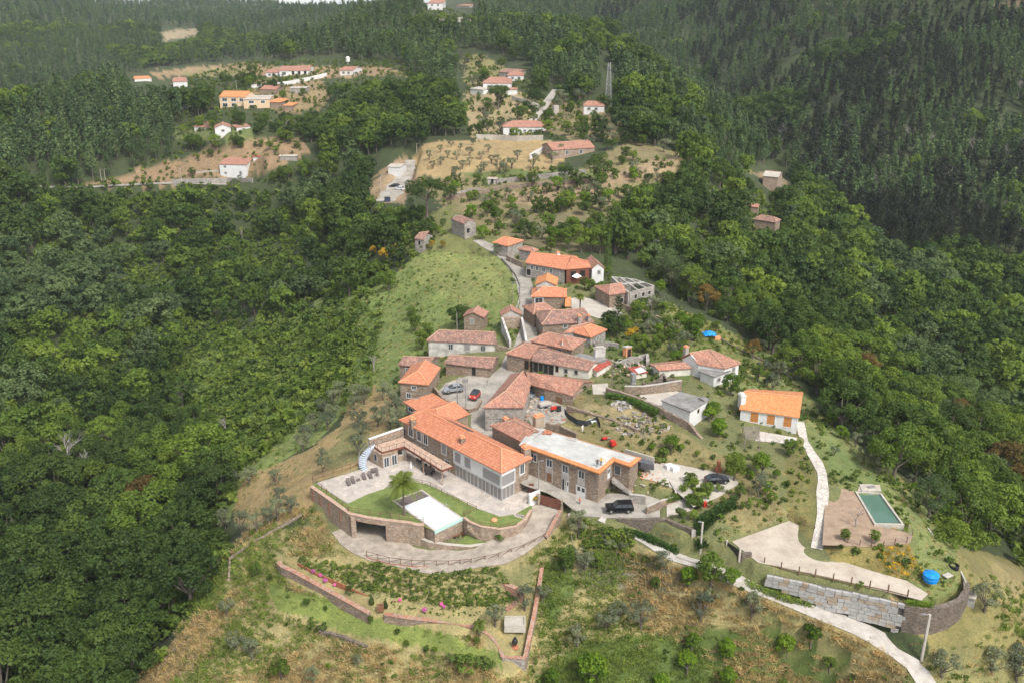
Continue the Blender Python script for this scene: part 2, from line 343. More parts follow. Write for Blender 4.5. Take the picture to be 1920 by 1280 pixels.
# ------------------------------------------------------------------ terrain: heights known at picture points, (u, v, z) near and (u, v, 'y', distance) far
CZ = [  # near: u, v, z
(1160,965,0),(1050,962,-.5),(1030,945,-1.2),(960,905,-1.2),(720,940,-1.2),(650,900,-1.2),(1000,1000,-2.2),(930,1040,-3.2),(850,1060,-4.2),(760,1050,-5),(690,1015,-5.3),
(665,1040,-5.6),(800,1100,-7.2),(900,1120,-7.6),(940,1090,-6.5),(640,1090,-8.3),(560,1060,-8),(700,1125,-8.6),(800,1165,-9.6),(900,1180,-10.2),(960,1230,-11.5),(700,1165,-10.4),(600,1125,-9.9),(850,1205,-11.2),
(600,1190,-13.5),(500,1230,-17),(400,1275,-20),(450,1100,-12.5),(430,1050,-12),(350,1170,-20),(470,1000,-9.5),(540,920,-6.5),(570,1000,-5.8),(600,860,-6),(660,760,-5),(700,720,-3.5),(640,780,-7),
(560,800,-12),(490,860,-14),(440,920,-19),(1010,1060,-5.5),(980,1150,-9.5),(1000,1260,-14),
(1080,1060,-5),(1200,1070,-5),(1120,1000,-3.5),(1100,1150,-9),(1250,1150,-9),(1100,1260,-14),(1350,1250,-14.5),(1500,1210,-13),(1560,1275,-14.5),(1250,1330,-18),(800,1330,-19),
(1200,1010,-1.2),(1260,1045,-1.9),(1340,1065,-2.5),(1450,1112,-4),(1560,1152,-5.2),(1640,1200,-6.8),(1710,1245,-8.6),(1740,1280,-10),(1800,1250,-11),(1890,1260,-14),(1930,1150,-14),
(1450,1040,-.5),(1600,1060,-1),(1700,1110,-1.2),(1550,1080,-.8),(1650,1090,-1.1),(1620,970,1),(1560,1010,.6),(1660,1000,.9),(1700,1010,.6),(1560,900,1.6),(1545,850,2.5),(1510,800,3.4),(1470,825,3.4),(1400,820,3.6),
(1600,850,2),(1650,900,1.2),(1740,1000,-.2),(1790,1060,-1.4),(1810,1100,-3),(1840,1145,-5.2),(1870,1185,-8),(1900,1080,-12),(1760,1140,-5),(1720,1180,-6.5),
(1700,860,-7),(1770,950,-9),(1810,1010,-11),(1610,780,-4),(1238,966,1.2),(1318,974,1.6),(1350,945,2),(1400,985,1.2),(1270,890,2.3),(1345,895,2.5),(1230,890,2.4),(1400,870,3),(1440,900,2.2),(1470,980,.6),(1480,880,2.6),
(1150,830,3.6),(1250,835,4.6),(1070,800,3),(1200,780,5.5),(1150,760,6),(1295,815,4.6),(1330,830,4.4),(1040,760,4),(1010,770,3.6),
(1000,912,.2),(955,870,.9),(915,810,1.6),(870,740,2.6),(890,700,3),(960,690,4),(990,620,5),(985,550,6),(970,510,6.6),(945,485,7),(830,700,2.2),(790,740,1.5),
(1220,740,6),(1270,760,5.8),(1330,710,6),(1400,720,4.6),(1220,650,5.5),(1130,590,6),(1170,560,6),(1110,690,5.5),(1080,640,5.5),(1060,560,6.2),(1040,500,7),
(850,590,.5),(890,612,2),(870,670,3),(850,500,3.5),(900,470,6),(750,500,-2),(800,440,5.5),(650,620,-15),(720,620,-7),(600,700,-20),(760,660,-1),(740,600,-6),(680,560,-8),(820,540,1),
(870,440,8),(780,470,3),(700,480,-4),(1250,560,1),(1330,600,0),(1400,650,-1),(1440,700,-1),(1480,760,0),(1330,660,3.5),(1400,600,-6),(1500,660,-9),(1540,730,-6),
(300,620,-36),(150,620,-38),(100,700,-42),(100,900,-42),(100,1100,-39),(50,1270,-37),(300,1000,-36),(300,1200,-29),(380,1060,-26),(350,930,-30),(480,760,-20),(400,800,-32),(560,700,-24),(600,640,-22),(500,500,-28),
(560,560,-25),(640,520,-16),(200,500,-33),(400,600,-34),(1500,560,-17),(1600,650,-20),(1650,760,-20),(1700,700,-30),(1800,850,-24),(1850,760,-36),(1880,960,-19),(1930,1010,-20),(1300,500,-4)]
CY = [  # far: u, v, ground distance
(0,350,450),(150,350,455),(300,343,458),(450,340,450),(0,280,500),(250,260,500),(0,215,560),(120,195,580),(230,172,600),(420,130,660),(330,150,620),(430,238,470),(440,330,440),(540,140,600),(650,140,600),(540,175,540),(450,195,520),(500,290,450),(400,290,462),(530,265,465),
(560,95,720),(620,70,800),(700,54,850),(800,40,830),(815,16,800),(870,38,780),(640,110,690),(720,110,650),(760,130,600),(700,180,540),(620,200,520),(650,260,470),(560,230,500),
(925,170,520),(950,142,560),(1110,212,480),(985,250,440),(1020,200,490),(1075,290,400),(900,240,460),(800,300,400),(900,300,400),(870,280,415),(760,260,440),(850,350,370),(900,345,375),(1100,325,375),(950,380,345),(1000,350,360),(1180,320,375),(1280,300,380),
(748,357,390),(700,355,395),(820,395,340),(870,130,620),(960,100,640),(1000,60,720),(900,60,740),(1140,197,470),(1200,260,420),(1100,400,330),(1000,420,318),(1200,400,335),(1150,450,300),(1050,450,300),(940,440,305),(1250,350,365),
(1200,120,600),(1150,70,700),(1300,200,520),(1250,200,480),(1400,290,460),(1350,320,410),(1480,375,430),(1420,380,400),(1300,400,365),(1250,470,322),(1430,430,380),(1500,460,380),(1400,480,340),(1350,450,345),
(1410,240,620),(1560,400,485),(1700,520,400),(1900,650,335),(2050,700,300),(1410,200,690),(1500,200,620),(1700,400,478),(1900,450,430),(1900,300,520),(1900,150,620),(1900,0,740),(1900,-90,860),(1500,100,760),(1500,0,880),(1700,200,600),(1700,50,760),(1600,300,560),
(1200,60,1100),(1050,5,1250),(1300,100,900),(1300,0,1100),(1100,-30,1500),(1500,-80,1050),(1700,-90,930),(1300,-70,1400),(2200,200,600),(2200,0,720),(2200,500,400),(2150,-90,860),
(650,330,430),(600,330,435),(560,400,420),(300,410,430),(100,450,415),(450,400,430),(700,390,375),(650,430,370),(750,420,350),
(0,120,1000),(0,60,1250),(0,0,1500),(0,-50,1800),(300,110,1100),(300,60,1450),(210,40,2100),(120,4,2000),(290,12,2100),(450,60,1500),(450,12,2000),(560,25,1500),(560,20,2100),(620,56,2300),(700,56,2500),(800,34,2500),(400,2,2100),(160,110,1050),
(170,38,1800),(210,50,1800),(245,38,1800),(130,14,1750),(590,30,1800),(640,52,1800),(700,52,1800),(750,50,1750),(800,30,1750),(-250,120,900),(-250,-40,1700),(-300,300,450),(-300,600,300),(-300,1000,190)]
CW = [(100,760,-70),(250,800,-75),(420,870,-65),(560,980,-50),(700,1150,0),(850,1000,25),(1200,780,-25),(1000,900,30),(1330,700,-30),(1430,560,-34),(-200,800,-30),
(210,2700,-160),(400,2700,-160),(560,2800,-180),(700,3200,-200),(0,2600,-40),(900,2500,0),(1100,2300,60),(1500,1500,140),(1900,1200,160),(2300,1100,160),(960,40,-25),(500,60,-40),(1500,60,-25),(2100,120,-25),(-200,80,-45),(960,-60,-30)]
_P = [tuple(at((u, v), z)) for u, v, z in CZ] + [tuple(aty((u, v), y)) for u, v, y in CY]
for u, y, z in CW: _P.append(((u - 960) / F * (y * cp - (z - CH) * sp), y, z))
_P = np.array(_P)
_r = np.hypot(_P[:, None, 0] - _P[None, :, 0], _P[:, None, 1] - _P[None, :, 1])
_A = np.zeros((len(_P) + 3,) * 2); n_ = len(_P); _A[:n_, :n_] = -_r - np.eye(n_) * 1.2; _Q = np.c_[np.ones(n_), _P[:, :2]]; _A[:n_, n_:] = _Q; _A[n_:, :n_] = _Q.T
_w = np.linalg.solve(_A, np.r_[_P[:, 2], 0, 0, 0])
def Hbase(x, y):
 x = np.atleast_1d(np.asarray(x, float)); y = np.atleast_1d(np.asarray(y, float)); out = np.empty(x.size); X = x.ravel(); Y = y.ravel()
 for i in range(0, X.size, 20000):
  a, b = X[i:i + 20000], Y[i:i + 20000]
  r = np.hypot(a[:, None] - _P[None, :, 0], b[:, None] - _P[None, :, 1])
  out[i:i + 20000] = -r @ _w[:n_] + _w[n_] + a * _w[n_ + 1] + b * _w[n_ + 2]
 d = np.hypot(X, Y); amp = np.clip((d - 150) / 500, 0.12, 1)
 out += (fbm(X, Y, 60, 3, 3) - .5) * 14 * np.clip((d - 330) / 500, 0, 1) + (fbm(X, Y, 9, 5, 3) - .5) * 1.3 * amp
 return out.reshape(x.shape)
PADS = []      # (kind, xy points, z data, margin, blend)
def addpad(pts, drop=.14, margin=.9, blend=1.6):
 """pts: list of (px point, z); a plane is fitted through them"""
 P = np.array([tuple(at(p, z)) for p, z in pts]); A = np.c_[P[:, :2], np.ones(len(P))]; c = np.linalg.lstsq(A, P[:, 2], rcond=None)[0]
 PADS.append(('pad', [tuple(p[:2]) for p in P], c, margin, blend, drop)); return P, c
def addstrip(pts, drop=.12, margin=.8, blend=2.5):
 """pts: list of (px point, z, width)"""
 Q = [(at(p, z), w) for p, z, w in pts]; R = []
 for i in range(len(Q) - 1):      # catmull-rom refinement
  p0, p1, p2, p3 = Q[max(i - 1, 0)], Q[i], Q[i + 1], Q[min(i + 2, len(Q) - 1)]; L_ = (p2[0] - p1[0]).length; n = max(1, int(L_ / 2.5))
  for k in range(n):
   t = k / n; c = .5 * ((2 * p1[0]) + (p2[0] - p0[0]) * t + (2 * p0[0] - 5 * p1[0] + 4 * p2[0] - p3[0]) * t * t + (3 * p1[0] - p0[0] - 3 * p2[0] + p3[0]) * t ** 3)
   R.append((c, p1[1] * (1 - t) + p2[1] * t))
 R.append(Q[-1]); PADS.append(('strip', R, None, margin, blend, drop)); return R
def H(x, y):
 sh = np.shape(x); X = np.atleast_1d(np.asarray(x, float)).ravel(); Y = np.atleast_1d(np.asarray(y, float)).ravel(); z = Hbase(X, Y)
 for kind, P, c, mg, bl, drop in PADS:
  if kind == 'pad':
   a = np.array(P); rr = mg + bl; m = (X > a[:, 0].min() - rr) & (X < a[:, 0].max() + rr) & (Y > a[:, 1].min() - rr) & (Y < a[:, 1].max() + rr)
   if not m.any(): continue
   x_, y_ = X[m], Y[m]; d, _ = pdist(x_, y_, P); d = np.where(inpoly(x_, y_, P), 0, d); zz = c[0] * x_ + c[1] * y_ + c[2] - drop
  else:
   a = np.array([p[0][:2] for p in P]); w = np.array([p[1] for p in P]); zs = np.array([p[0][2] for p in P]); rr = mg + bl + w.max()
   m = (X > a[:, 0].min() - rr) & (X < a[:, 0].max() + rr) & (Y > a[:, 1].min() - rr) & (Y < a[:, 1].max() + rr)
   if not m.any(): continue
   x_, y_ = X[m], Y[m]; d, t = pdist(x_, y_, a, False); i = np.minimum(t.astype(int), len(P) - 2); f = t - i
   d = np.maximum(0, d - (w[i] * (1 - f) + w[i + 1] * f) / 2); zz = zs[i] * (1 - f) + zs[i + 1] * f - drop
  k = np.clip(1 - (d - mg) / max(bl, .01), 0, 1); k = k * k * (3 - 2 * k); z[m] = z[m] * (1 - k) + zz * k
 return z.reshape(sh) if sh else float(z[0])
def G(p, lo=60, hi=3000, n=900):
 """where the line of sight through a picture point meets the terrain"""
 d = ray(p); h = math.hypot(d[0], d[1]); s = np.geomspace(lo, hi, n) / h
 X, Y, Z = d[0] * s, d[1] * s, CH + d[2] * s; hz = H(X, Y); i = int(np.argmax(hz >= Z))
 if hz[i] < Z[i]: i = n - 1
 a, b = s[max(i - 1, 0)], s[i]
 for _ in range(2):
  t = np.linspace(a, b, 12); hh = H(d[0] * t, d[1] * t); j = int(np.argmax(hh >= CH + d[2] * t)); a, b = t[max(j - 1, 0)], t[j]
 return Vector((d[0] * b, d[1] * b, float(H(d[0] * b, d[1] * b))))
# ---- levelled ground (each becomes a sheet of its own further down)
SHEETS = []
def sheet(name, mat, pts, lift=0.0, **k):
 P, c = addpad(pts, **k); SHEETS.append((name, mat, [(p[0], p[1], c[0] * p[0] + c[1] * p[1] + c[2] + lift) for p in P])); return c
def strip(name, mat, pts, **k):
 R = addstrip(pts, **k); SHEETS.append((name, mat, R)); return R
Z1 = lambda z, *pts: [(p, z) for p in pts]
def Zp(*a): return [(p[:-1], p[-1]) for p in a]
strip('road', 'road', [((1110,958),-.1,5),((1068,933),.1,3.4),((1035,918),.2,3.2),((1000,903),.5,4),((950,862),1.0,4.5),((912,812),1.6,4.5),((906,780),2.1,5),((925,735),2.9,5.5),((955,690),4,5),((985,640),4.9,4.5),((992,600),5.3,4.5),((990,560),6,4.5),((978,520),6.6,4.5),((955,487),7.2,4.2),((930,470),7.4,4),((895,450),7.6,3.5)])
strip('footpath', 'conc', [((1130,965),0,4),((1170,985),-.9,2.6),((1215,1015),-1.7,2.3),((1265,1043),-2.3,2.4),((1320,1060),-2.6,3),((1372,1082),-3,3),((1420,1105),-3.8,2.6),((1500,1135),-4.7,3),((1570,1160),-5.6,4),((1630,1187),-6.6,4.2),((1680,1215),-7.7,4),((1715,1245),-8.7,3.6),((1740,1285),-10,3.6),((1760,1320),-11.2,3.6)], blend=.7)
sheet('court', 'road', Zp((820,735,2.4),(835,718,2.6),(905,695,3),(925,700,3.2),(915,735,2.9),(905,765,2.4),(890,778,2.1),(850,772,2.1),(820,752,2.3)))
sheet('road_apron', 'road', Zp((1085,940,.1),(1130,925,.1),(1245,925,.4),(1248,968,.3),(1160,971,0),(1090,968,-.3)), lift=.02)
sheet('yard_drive', 'conc_pale', Zp((1210,868,2.6),(1262,868,2.7),(1330,882,2.6),(1375,892,2.5),(1385,905,2.4),(1345,932,2),(1300,950,1.7),(1262,915,2.1),(1225,900,2.3),(1205,895,2.4)))
sheet('yard_ramp', 'conc_pale', Zp((1250,935,.9),(1300,933,1.1),(1300,955,.9),(1250,968,.5)), lift=.03, blend=.5)
sheet('terrace_paving', 'patio', Z1(-1.2,(592,905),(677,879),(690,838),(752,812),(1000,918),(996,946),(964,963),(937,967),(892,951),(852,930),(799,906),(775,903),(746,907),(690,925),(652,943)), blend=.3, margin=.4)
sheet('lawn', 'lawn', Z1(-1.25,(652,943),(690,925),(746,907),(775,903),(799,906),(852,930),(892,951),(937,967),(964,963),(996,946),(998,953),(985,972),(966,985),(937,990),(903,985),(879,975),(868,970),(815,995),(790,984),(763,979),(720,975),(665,968),(656,961)), blend=.2, margin=.2)
sheet('lower_lawn', 'lawn', Z1(-3.6,(1,1120,1128),(1,1185,1060),(1,1205,1005),(1,1240,1010),(1,1330,1085),(1,1350,1118),(1,1250,1132)), blend=.4, margin=.3)
sheet('planting_strip', 'lawn', Z1(-1.3,(585,909),(593,903),(653,943),(657,962)), margin=.1, blend=.2)
addpad(Z1(-4.1,(1,850,1072),(1,940,1104),(1,1100,1114),(1,1192,1050),(1,1165,1000),(1,960,1030),(1,885,985)), margin=.2, blend=.2)
strip('driveway', 'drive', [((1030,945),-1.4,5.5),((1015,972),-2.0,6.5),((985,1005),-2.6,7),((930,1035),-3.3,6.5),((860,1050),-4.1,6.5),((790,1050),-4.7,6.5),((725,1030),-5.1,8),((680,1003),-5.3,9),((650,985),-5.4,7)], margin=.5)
sheet('gravel_lot', 'gravel', Zp((1372,1015,-.4),(1480,975,-.3),(1530,1000,-.5),(1540,1040,-.8),(1640,1072,-1.1),(1700,1088,-1.2),(1740,1112,-1.3),(1728,1124,-1.3),(1560,1082,-.9),(1420,1052,-.5)), blend=1.0, margin=.4)
sheet('barn_yard', 'road', Zp((997,744,3.3),(1012,738,3.3),(1062,764,3.5),(1060,790,3.6),(1000,800,3.1),(985,778,2.8)), blend=1)
addpad(Zp((1705,1180,-6.3),(1750,1178,-5.5),(1800,1150,-4.8),(1838,1112,-4.0),(1875,1135,-5.6),(1850,1185,-7.0),(1765,1215,-7.4)), drop=0, margin=.2, blend=4)
sheet('soil_plot', 'soil', Zp((1549,908,1.4),(1600,920,1.3),(1640,984,1),(1712,1000,.9),(1706,1018,.8),(1620,1024,.8),(1542,1020,.9)))
strip('stone_path', 'stonepath', [((1500,790),3.5,1.6),((1508,825),3.1,1.6),((1522,850),2.6,1.7),((1541,885),2.0,1.9),((1542,940),1.3,1.9),((1540,985),.5,1.9),((1531,1028),-.5,1.9)])
addpad(Z1(1.35,(3,958,652),(3,1112,660),(3,1245,846),(3,1065,842)), drop=1.2, margin=.1, blend=.2)
sheet('pool_surround_ground', 'gravel', Zp((1612,908,1.4),(1650,908,1.4),(1652,920,1.35),(1608,919,1.35)), blend=.5)
sheet('house_paving', 'stonepath', Zp((1416,825,3.5),(1425,808,3.5),(1495,820,3.5),(1490,832,3.5)), blend=.8)
sheet('pale_yard', 'conc_pale', Zp((1192,738,6),(1260,729,6),(1275,735,6),(1310,752,6),(1300,775,6),(1245,770,6)), blend=.6)
sheet('lane', 'conc_pale', Zp((1110,720,5.6),(1140,718,5.6),(1140,738,5.4),(1112,738,5.4)), blend=.6)
sheet('upper_court', 'conc_pale', Zp((1068,560,6.2),(1090,556,6.2),(1150,572,6.2),(1170,590,6.2),(1125,598,6.2),(1072,580,6.2)), blend=.8)
strip('valley_road', 'road', [((-80,352),-9,4),((60,350),-9.2,4),((150,351),-9.2,4),((250,346),-8,4),((330,343),-7,4),((420,345),-6.5,4),((480,343),-6,4)])
strip('hill_road', 'road', [((720,378),2.5,7),((745,350),3.6,9),((765,320),6.5,5),((770,300),8.5,4)])
_c = aty((745,350),390).z
for i_, (a_, b_, ps) in enumerate([('hill_lane','conc',[(998,226,470,4),(1020,200,500,4),(1030,185,515,4),(1042,168,535,4)])]):
 R_ = [(aty((u,v),y), w) for u,v,y,w in ps]; PADS.append(('strip', R_, None, .8, 3, .12)); SHEETS.append((a_, b_, R_))
def farpad(pts, **k):
 P = [aty((u, v), y) for u, v, y in pts]; z = sum(p.z for p in P) / len(P); PADS.append(('pad', [(p.x, p.y) for p in P], (0, 0, z), 1, 3, .12)); return z
# ------------------------------------------------------------------ ground cover zones, in picture coordinates of the ground they lie on: (colour, polygon)
ZG = [
 ((.045,.062,.022), [(-900,-300),(2900,-300),(2900,1700),(-900,1700)]),
 ((.155,.165,.07), [(830,620),(960,460),(1060,470),(1140,560),(1240,560),(1420,660),(1560,790),(1700,900),(1800,1010),(1830,1130),(1700,1160),(1400,1100),(1240,1040),(1060,1060),(700,1060),(580,1000),(590,880),(690,800),(730,720),(760,660)]),
 ((.17,.22,.065), [(600,560),(700,540),(790,470),(930,470),(975,500),(975,560),(960,640),(830,620),(790,690),(740,720),(690,740),(640,780),(590,830),(500,880),(440,960),(400,1040),(370,1020),(450,870),(550,740),(560,640)]),
 ((.14,.20,.05), [(370,640),(560,590),(640,560),(720,560),(700,740),(560,800),(440,900),(370,800)]),
 ((.21,.24,.08), [(770,480),(930,475),(968,520),(950,570),(860,575),(790,530)]),
 ((.32,.24,.12), [(440,975),(450,900),(560,850),(640,800),(665,740),(700,720),(740,745),(725,800),(700,870),(590,905),(585,950),(500,1000)]),
 ((.20,.19,.08), [(590,860),(650,800),(690,790),(700,850),(620,880)]),
 ((.29,.25,.12), [(280,1300),(330,1200),(430,1060),(470,1000),(560,990),(690,1020),(830,1060),(1040,1000),(1060,960),(1260,1050),(1400,1100),(1560,1160),(1650,1210),(1730,1300),(1740,1500),(200,1500)]),
 ((.16,.20,.05), [(500,1090),(560,1110),(700,1160),(850,1190),(930,1220),(940,1250),(800,1215),(650,1190),(520,1140)]),
 ((.20,.20,.09), [(900,1080),(1010,1050),(1000,1110),(980,1110)]),
 ((.16,.15,.10), [(1060,1040),(1120,1030),(1290,1060),(1280,1110),(1100,1100)]),
 ((.10,.14,.035), [(1020,1060),(1060,1040),(1080,1100),(1030,1180),(1010,1140)]),
 ((.09,.13,.03), [(1000,1270),(1100,1200),(1300,1180),(1500,1180),(1600,1230),(1560,1300),(1000,1400)]),
 ((.22,.19,.09), [(1000,740),(1100,740),(1290,820),(1440,900),(1480,960),(1400,1000),(1260,920),(1100,850)]),
 ((.30,.25,.14), [(1090,755),(1200,760),(1260,800),(1220,830),(1100,790)]),
 ((.17,.20,.07), [(1200,560),(1300,590),(1440,650),(1500,720),(1560,800),(1660,880),(1760,960),(1810,1050),(1830,1120),(1740,1140),(1650,1010),(1560,900),(1500,800),(1400,740),(1330,660),(1220,640)]),
 ((.20,.20,.06), [(1240,570),(1300,590),(1420,650),(1390,660),(1300,620)]),
 ((.16,.15,.055), [(1490,800),(1530,860),(1530,1030),(1480,980),(1470,900)]),
 ((.16,.21,.07), [(1555,880),(1550,820),(1660,900),(1640,925)]),
 ((.30,.22,.13), [(1430,1065),(1700,1120),(1720,1130),(1560,1100)]),
 ((.24,.20,.07), [(1545,1022),(1700,1020),(1740,1090),(1640,1070),(1560,1045)]),
 ((.20,.18,.07), [(1790,1030),(1850,1030),(1960,1080),(1960,1400),(1760,1300),(1740,1200),(1690,1160),(1800,1110)]),
 ((.25,.21,.10), [(1850,1040),(1960,1090),(1960,1200),(1870,1120)]),
 ((.20,.19,.08), [(1700,1270),(1760,1210),(1960,1250),(1960,1400),(1740,1400)]),
 ((.26,.18,.11), [(150,348),(330,300),(400,278),(480,262),(560,262),(585,290),(540,300),(500,330),(330,345)]),
 ((.28,.20,.12), [(280,135),(440,120),(560,125),(720,125),(760,140),(640,145),(540,148),(400,142),(290,145)]),
 ((.20,.18,.08), [(330,140),(400,128),(480,128),(480,140),(380,145)]),
 ((.24,.18,.10), [(470,155),(600,140),(620,180),(600,210),(520,210),(460,180)]),
 ((.12,.15,.05), [(310,240),(480,240),(470,265),(320,262)]),
 ((.34,.25,.13), [(772,300),(800,270),(870,262),(1030,262),(1060,300),(1000,330),(850,335),(790,330)]),
 ((.22,.20,.09), [(870,100),(920,110),(950,130),(900,175),(870,160)]),
 ((.30,.24,.14), [(870,170),(1000,175),(1000,260),(880,260)]),
 ((.21,.18,.09), [(780,335),(870,330),(1080,320),(1180,260),(1290,290),(1270,330),(1180,360),(1060,440),(1000,460),(900,440),(840,400)]),
 ((.30,.22,.14), [(940,365),(1080,335),(1190,310),(1285,290),(1270,320),(1150,350),(1000,390)]),
 ((.13,.16,.05), [(860,320),(1130,318),(1110,335),(900,345)]),
 ((.17,.15,.08), [(960,400),(1060,400),(1240,370),(1200,470),(1050,470),(950,450)]),
 ((.16,.17,.06), [(760,400),(850,390),(930,440),(940,480),(760,470)]),
 ((.22,.18,.10), [(1010,190),(1130,200),(1200,260),(1080,265),(1010,240)]),
 ((.24,.18,.11), [(1400,318),(1440,322),(1485,345),(1440,350)]),
 ((.30,.22,.14), [(690,345),(760,290),(790,330),(760,380),(700,380)]),
 ((.10,.14,.04), [(1120,590),(1250,600),(1330,680),(1280,720),(1180,690),(1120,640)]),
 ((.30,.24,.16), [(300,58),(370,55),(370,66),(310,78)]),
 ((.28,.2,.13), [(1855,8),(1960,0),(1960,12),(1860,14)]),
 ((.13,.15,.04), [(1180,600),(1260,590),(1340,640),(1460,700),(1300,700),(1200,660)]),
]
def zonecol(u, v, x, y):
 uu = u + (fbm(x, y, 6, 11) - .5) * 22; vv = v + (fbm(x, y, 6, 12) - .5) * 14
 c = np.zeros(u.shape + (3,))
 for col, poly in ZG: m = inpoly(uu, vv, poly); c[m] = col
 return c
# ---- the mesh: rows at growing distance, columns fanning out from the camera's foot
nr = 760; nc = 640
rows = np.concatenate([np.linspace(35, 95, 40)[:-1], np.linspace(95, 330, 380)[:-1], np.geomspace(330, 3400, nr - 380 - 38)])
ang = np.concatenate([np.linspace(-62, -30, 45)[:-1], np.linspace(-30, 30, nc - 88), np.linspace(30, 62, 45)[1:]]); ang = np.radians(ang)
RR, AA = np.meshgrid(rows, ang, indexing='ij'); TX = RR * np.sin(AA); TY = RR * np.cos(AA); TZ = H(TX, TY)
U_, V_ = proj(TX, TY, TZ); TC = zonecol(U_, V_, TX, TY)
TC *= (.72 + .56 * fbm(TX, TY, 5, 21))[..., None]
ni, nj = TX.shape; me = bpy.data.meshes.new('ground'); me.vertices.add(ni * nj)
me.vertices.foreach_set('co', np.stack([TX, TY, TZ], -1).astype(np.float32).ravel())
ii = np.arange(ni * nj).reshape(ni, nj); q = np.stack([ii[:-1, :-1], ii[:-1, 1:], ii[1:, 1:], ii[1:, :-1]], -1).reshape(-1, 4)[:, ::-1]
me.loops.add(q.size); me.loops.foreach_set('vertex_index', q.ravel().astype(np.int32)); me.polygons.add(len(q))
me.polygons.foreach_set('loop_start', np.arange(len(q), dtype=np.int32) * 4); me.update(); me.validate()
me.polygons.foreach_set('use_smooth', [True] * len(q))
ca = me.color_attributes.new('cover', 'FLOAT_COLOR', 'POINT'); ca.data.foreach_set('color', np.concatenate([TC, np.ones(TC.shape[:2] + (1,))], -1).astype(np.float32).ravel())
t = NT('ground_cover'); at_ = t.n('ShaderNodeAttribute'); at_.attribute_name = 'cover'; co = t.coord()
n1 = t.noise(co, .55, 6, .7); n2 = t.noise(co, 3.5, 4, .7)
c = t.mix(1.0, at_.outputs['Color'], t.ramp(n1, [(.25, (.6, .66, .55)), (.5, (1, 1, 1)), (.75, (1.35, 1.22, 1.1))]), 'MULTIPLY')
c = t.mix(.8, c, t.ramp(n2, [(.3, (.6, .62, .55)), (.7, (1.3, 1.28, 1.2))]), 'MULTIPLY'); t.bump(n2, .8, .3)
me.materials.append(t.fin(c, .95)); go = bpy.data.objects.new('ground', me); COL.objects.link(go); tag(go, kind='structure')
# ---- sheets
for name, mat, P in SHEETS:
 b = MB()
 if isinstance(P[0][0], Vector):
  Ls, Rs = [], []
  for i, (c, w) in enumerate(P):
   d = (P[min(i + 1, len(P) - 1)][0] - P[max(i - 1, 0)][0]); d.z = 0; d.normalize(); nn = Vector((-d.y, d.x, 0)); k = w / 2 * (1 + .12 * math.sin(i * 1.7) + .06 * math.sin(i * 4.1))
   Ls.append(c + nn * k); Rs.append(c - nn * k)
  for i in range(len(P) - 1):
   b.face([Rs[i], Rs[i + 1], Ls[i + 1], Ls[i]])
 else:
  b.prism([p[:2] for p in P], [p[2] - .1 for p in P], [p[2] for p in P])
 b.build(name, M[mat], kind='structure')
# ------------------------------------------------------------------ vegetation
def leaf_mesh(name, C, D, size, rng, up=.35, jit=.7, asp=.62, mat=None):
 """one bent leaf clump (two triangles) per centre C, facing roughly along D"""
 n = len(C); D = D + rng.normal(0, jit, (n, 3)) + np.array([0, 0, up]); D /= np.linalg.norm(D, axis=1)[:, None]
 a = rng.normal(0, 1, (n, 3)); e1 = np.cross(D, a); e1 /= np.linalg.norm(e1, axis=1)[:, None]; e2 = np.cross(D, e1)
 s = (size * rng.uniform(.6, 1.3, n))[:, None]
 V = np.stack([C - e1 * s * .5, C + e2 * s * asp * .5 - D * s * .1, C + e1 * s * .5, C - e2 * s * asp * .5 - D * s * .1], 1).reshape(-1, 3)
 return V, np.arange(4 * n).reshape(n, 4)
def np_mesh(name, V, Fq, mats, mi=None):
 me = bpy.data.meshes.new(name); me.vertices.add(len(V)); me.vertices.foreach_set('co', V.astype(np.float32).ravel())
 me.loops.add(Fq.size); me.loops.foreach_set('vertex_index', Fq.ravel().astype(np.int32)); me.polygons.add(len(Fq))
 me.polygons.foreach_set('loop_start', np.arange(len(Fq), dtype=np.int32) * 4); me.update(calc_edges=True)
 for m in mats: me.materials.append(m)
 if mi is not None: me.polygons.foreach_set('material_index', mi)
 return me
def sph(rng, n, up=0.0):
 d = rng.normal(0, 1, (n, 3)); d[:, 2] += up; return d / np.linalg.norm(d, axis=1)[:, None]
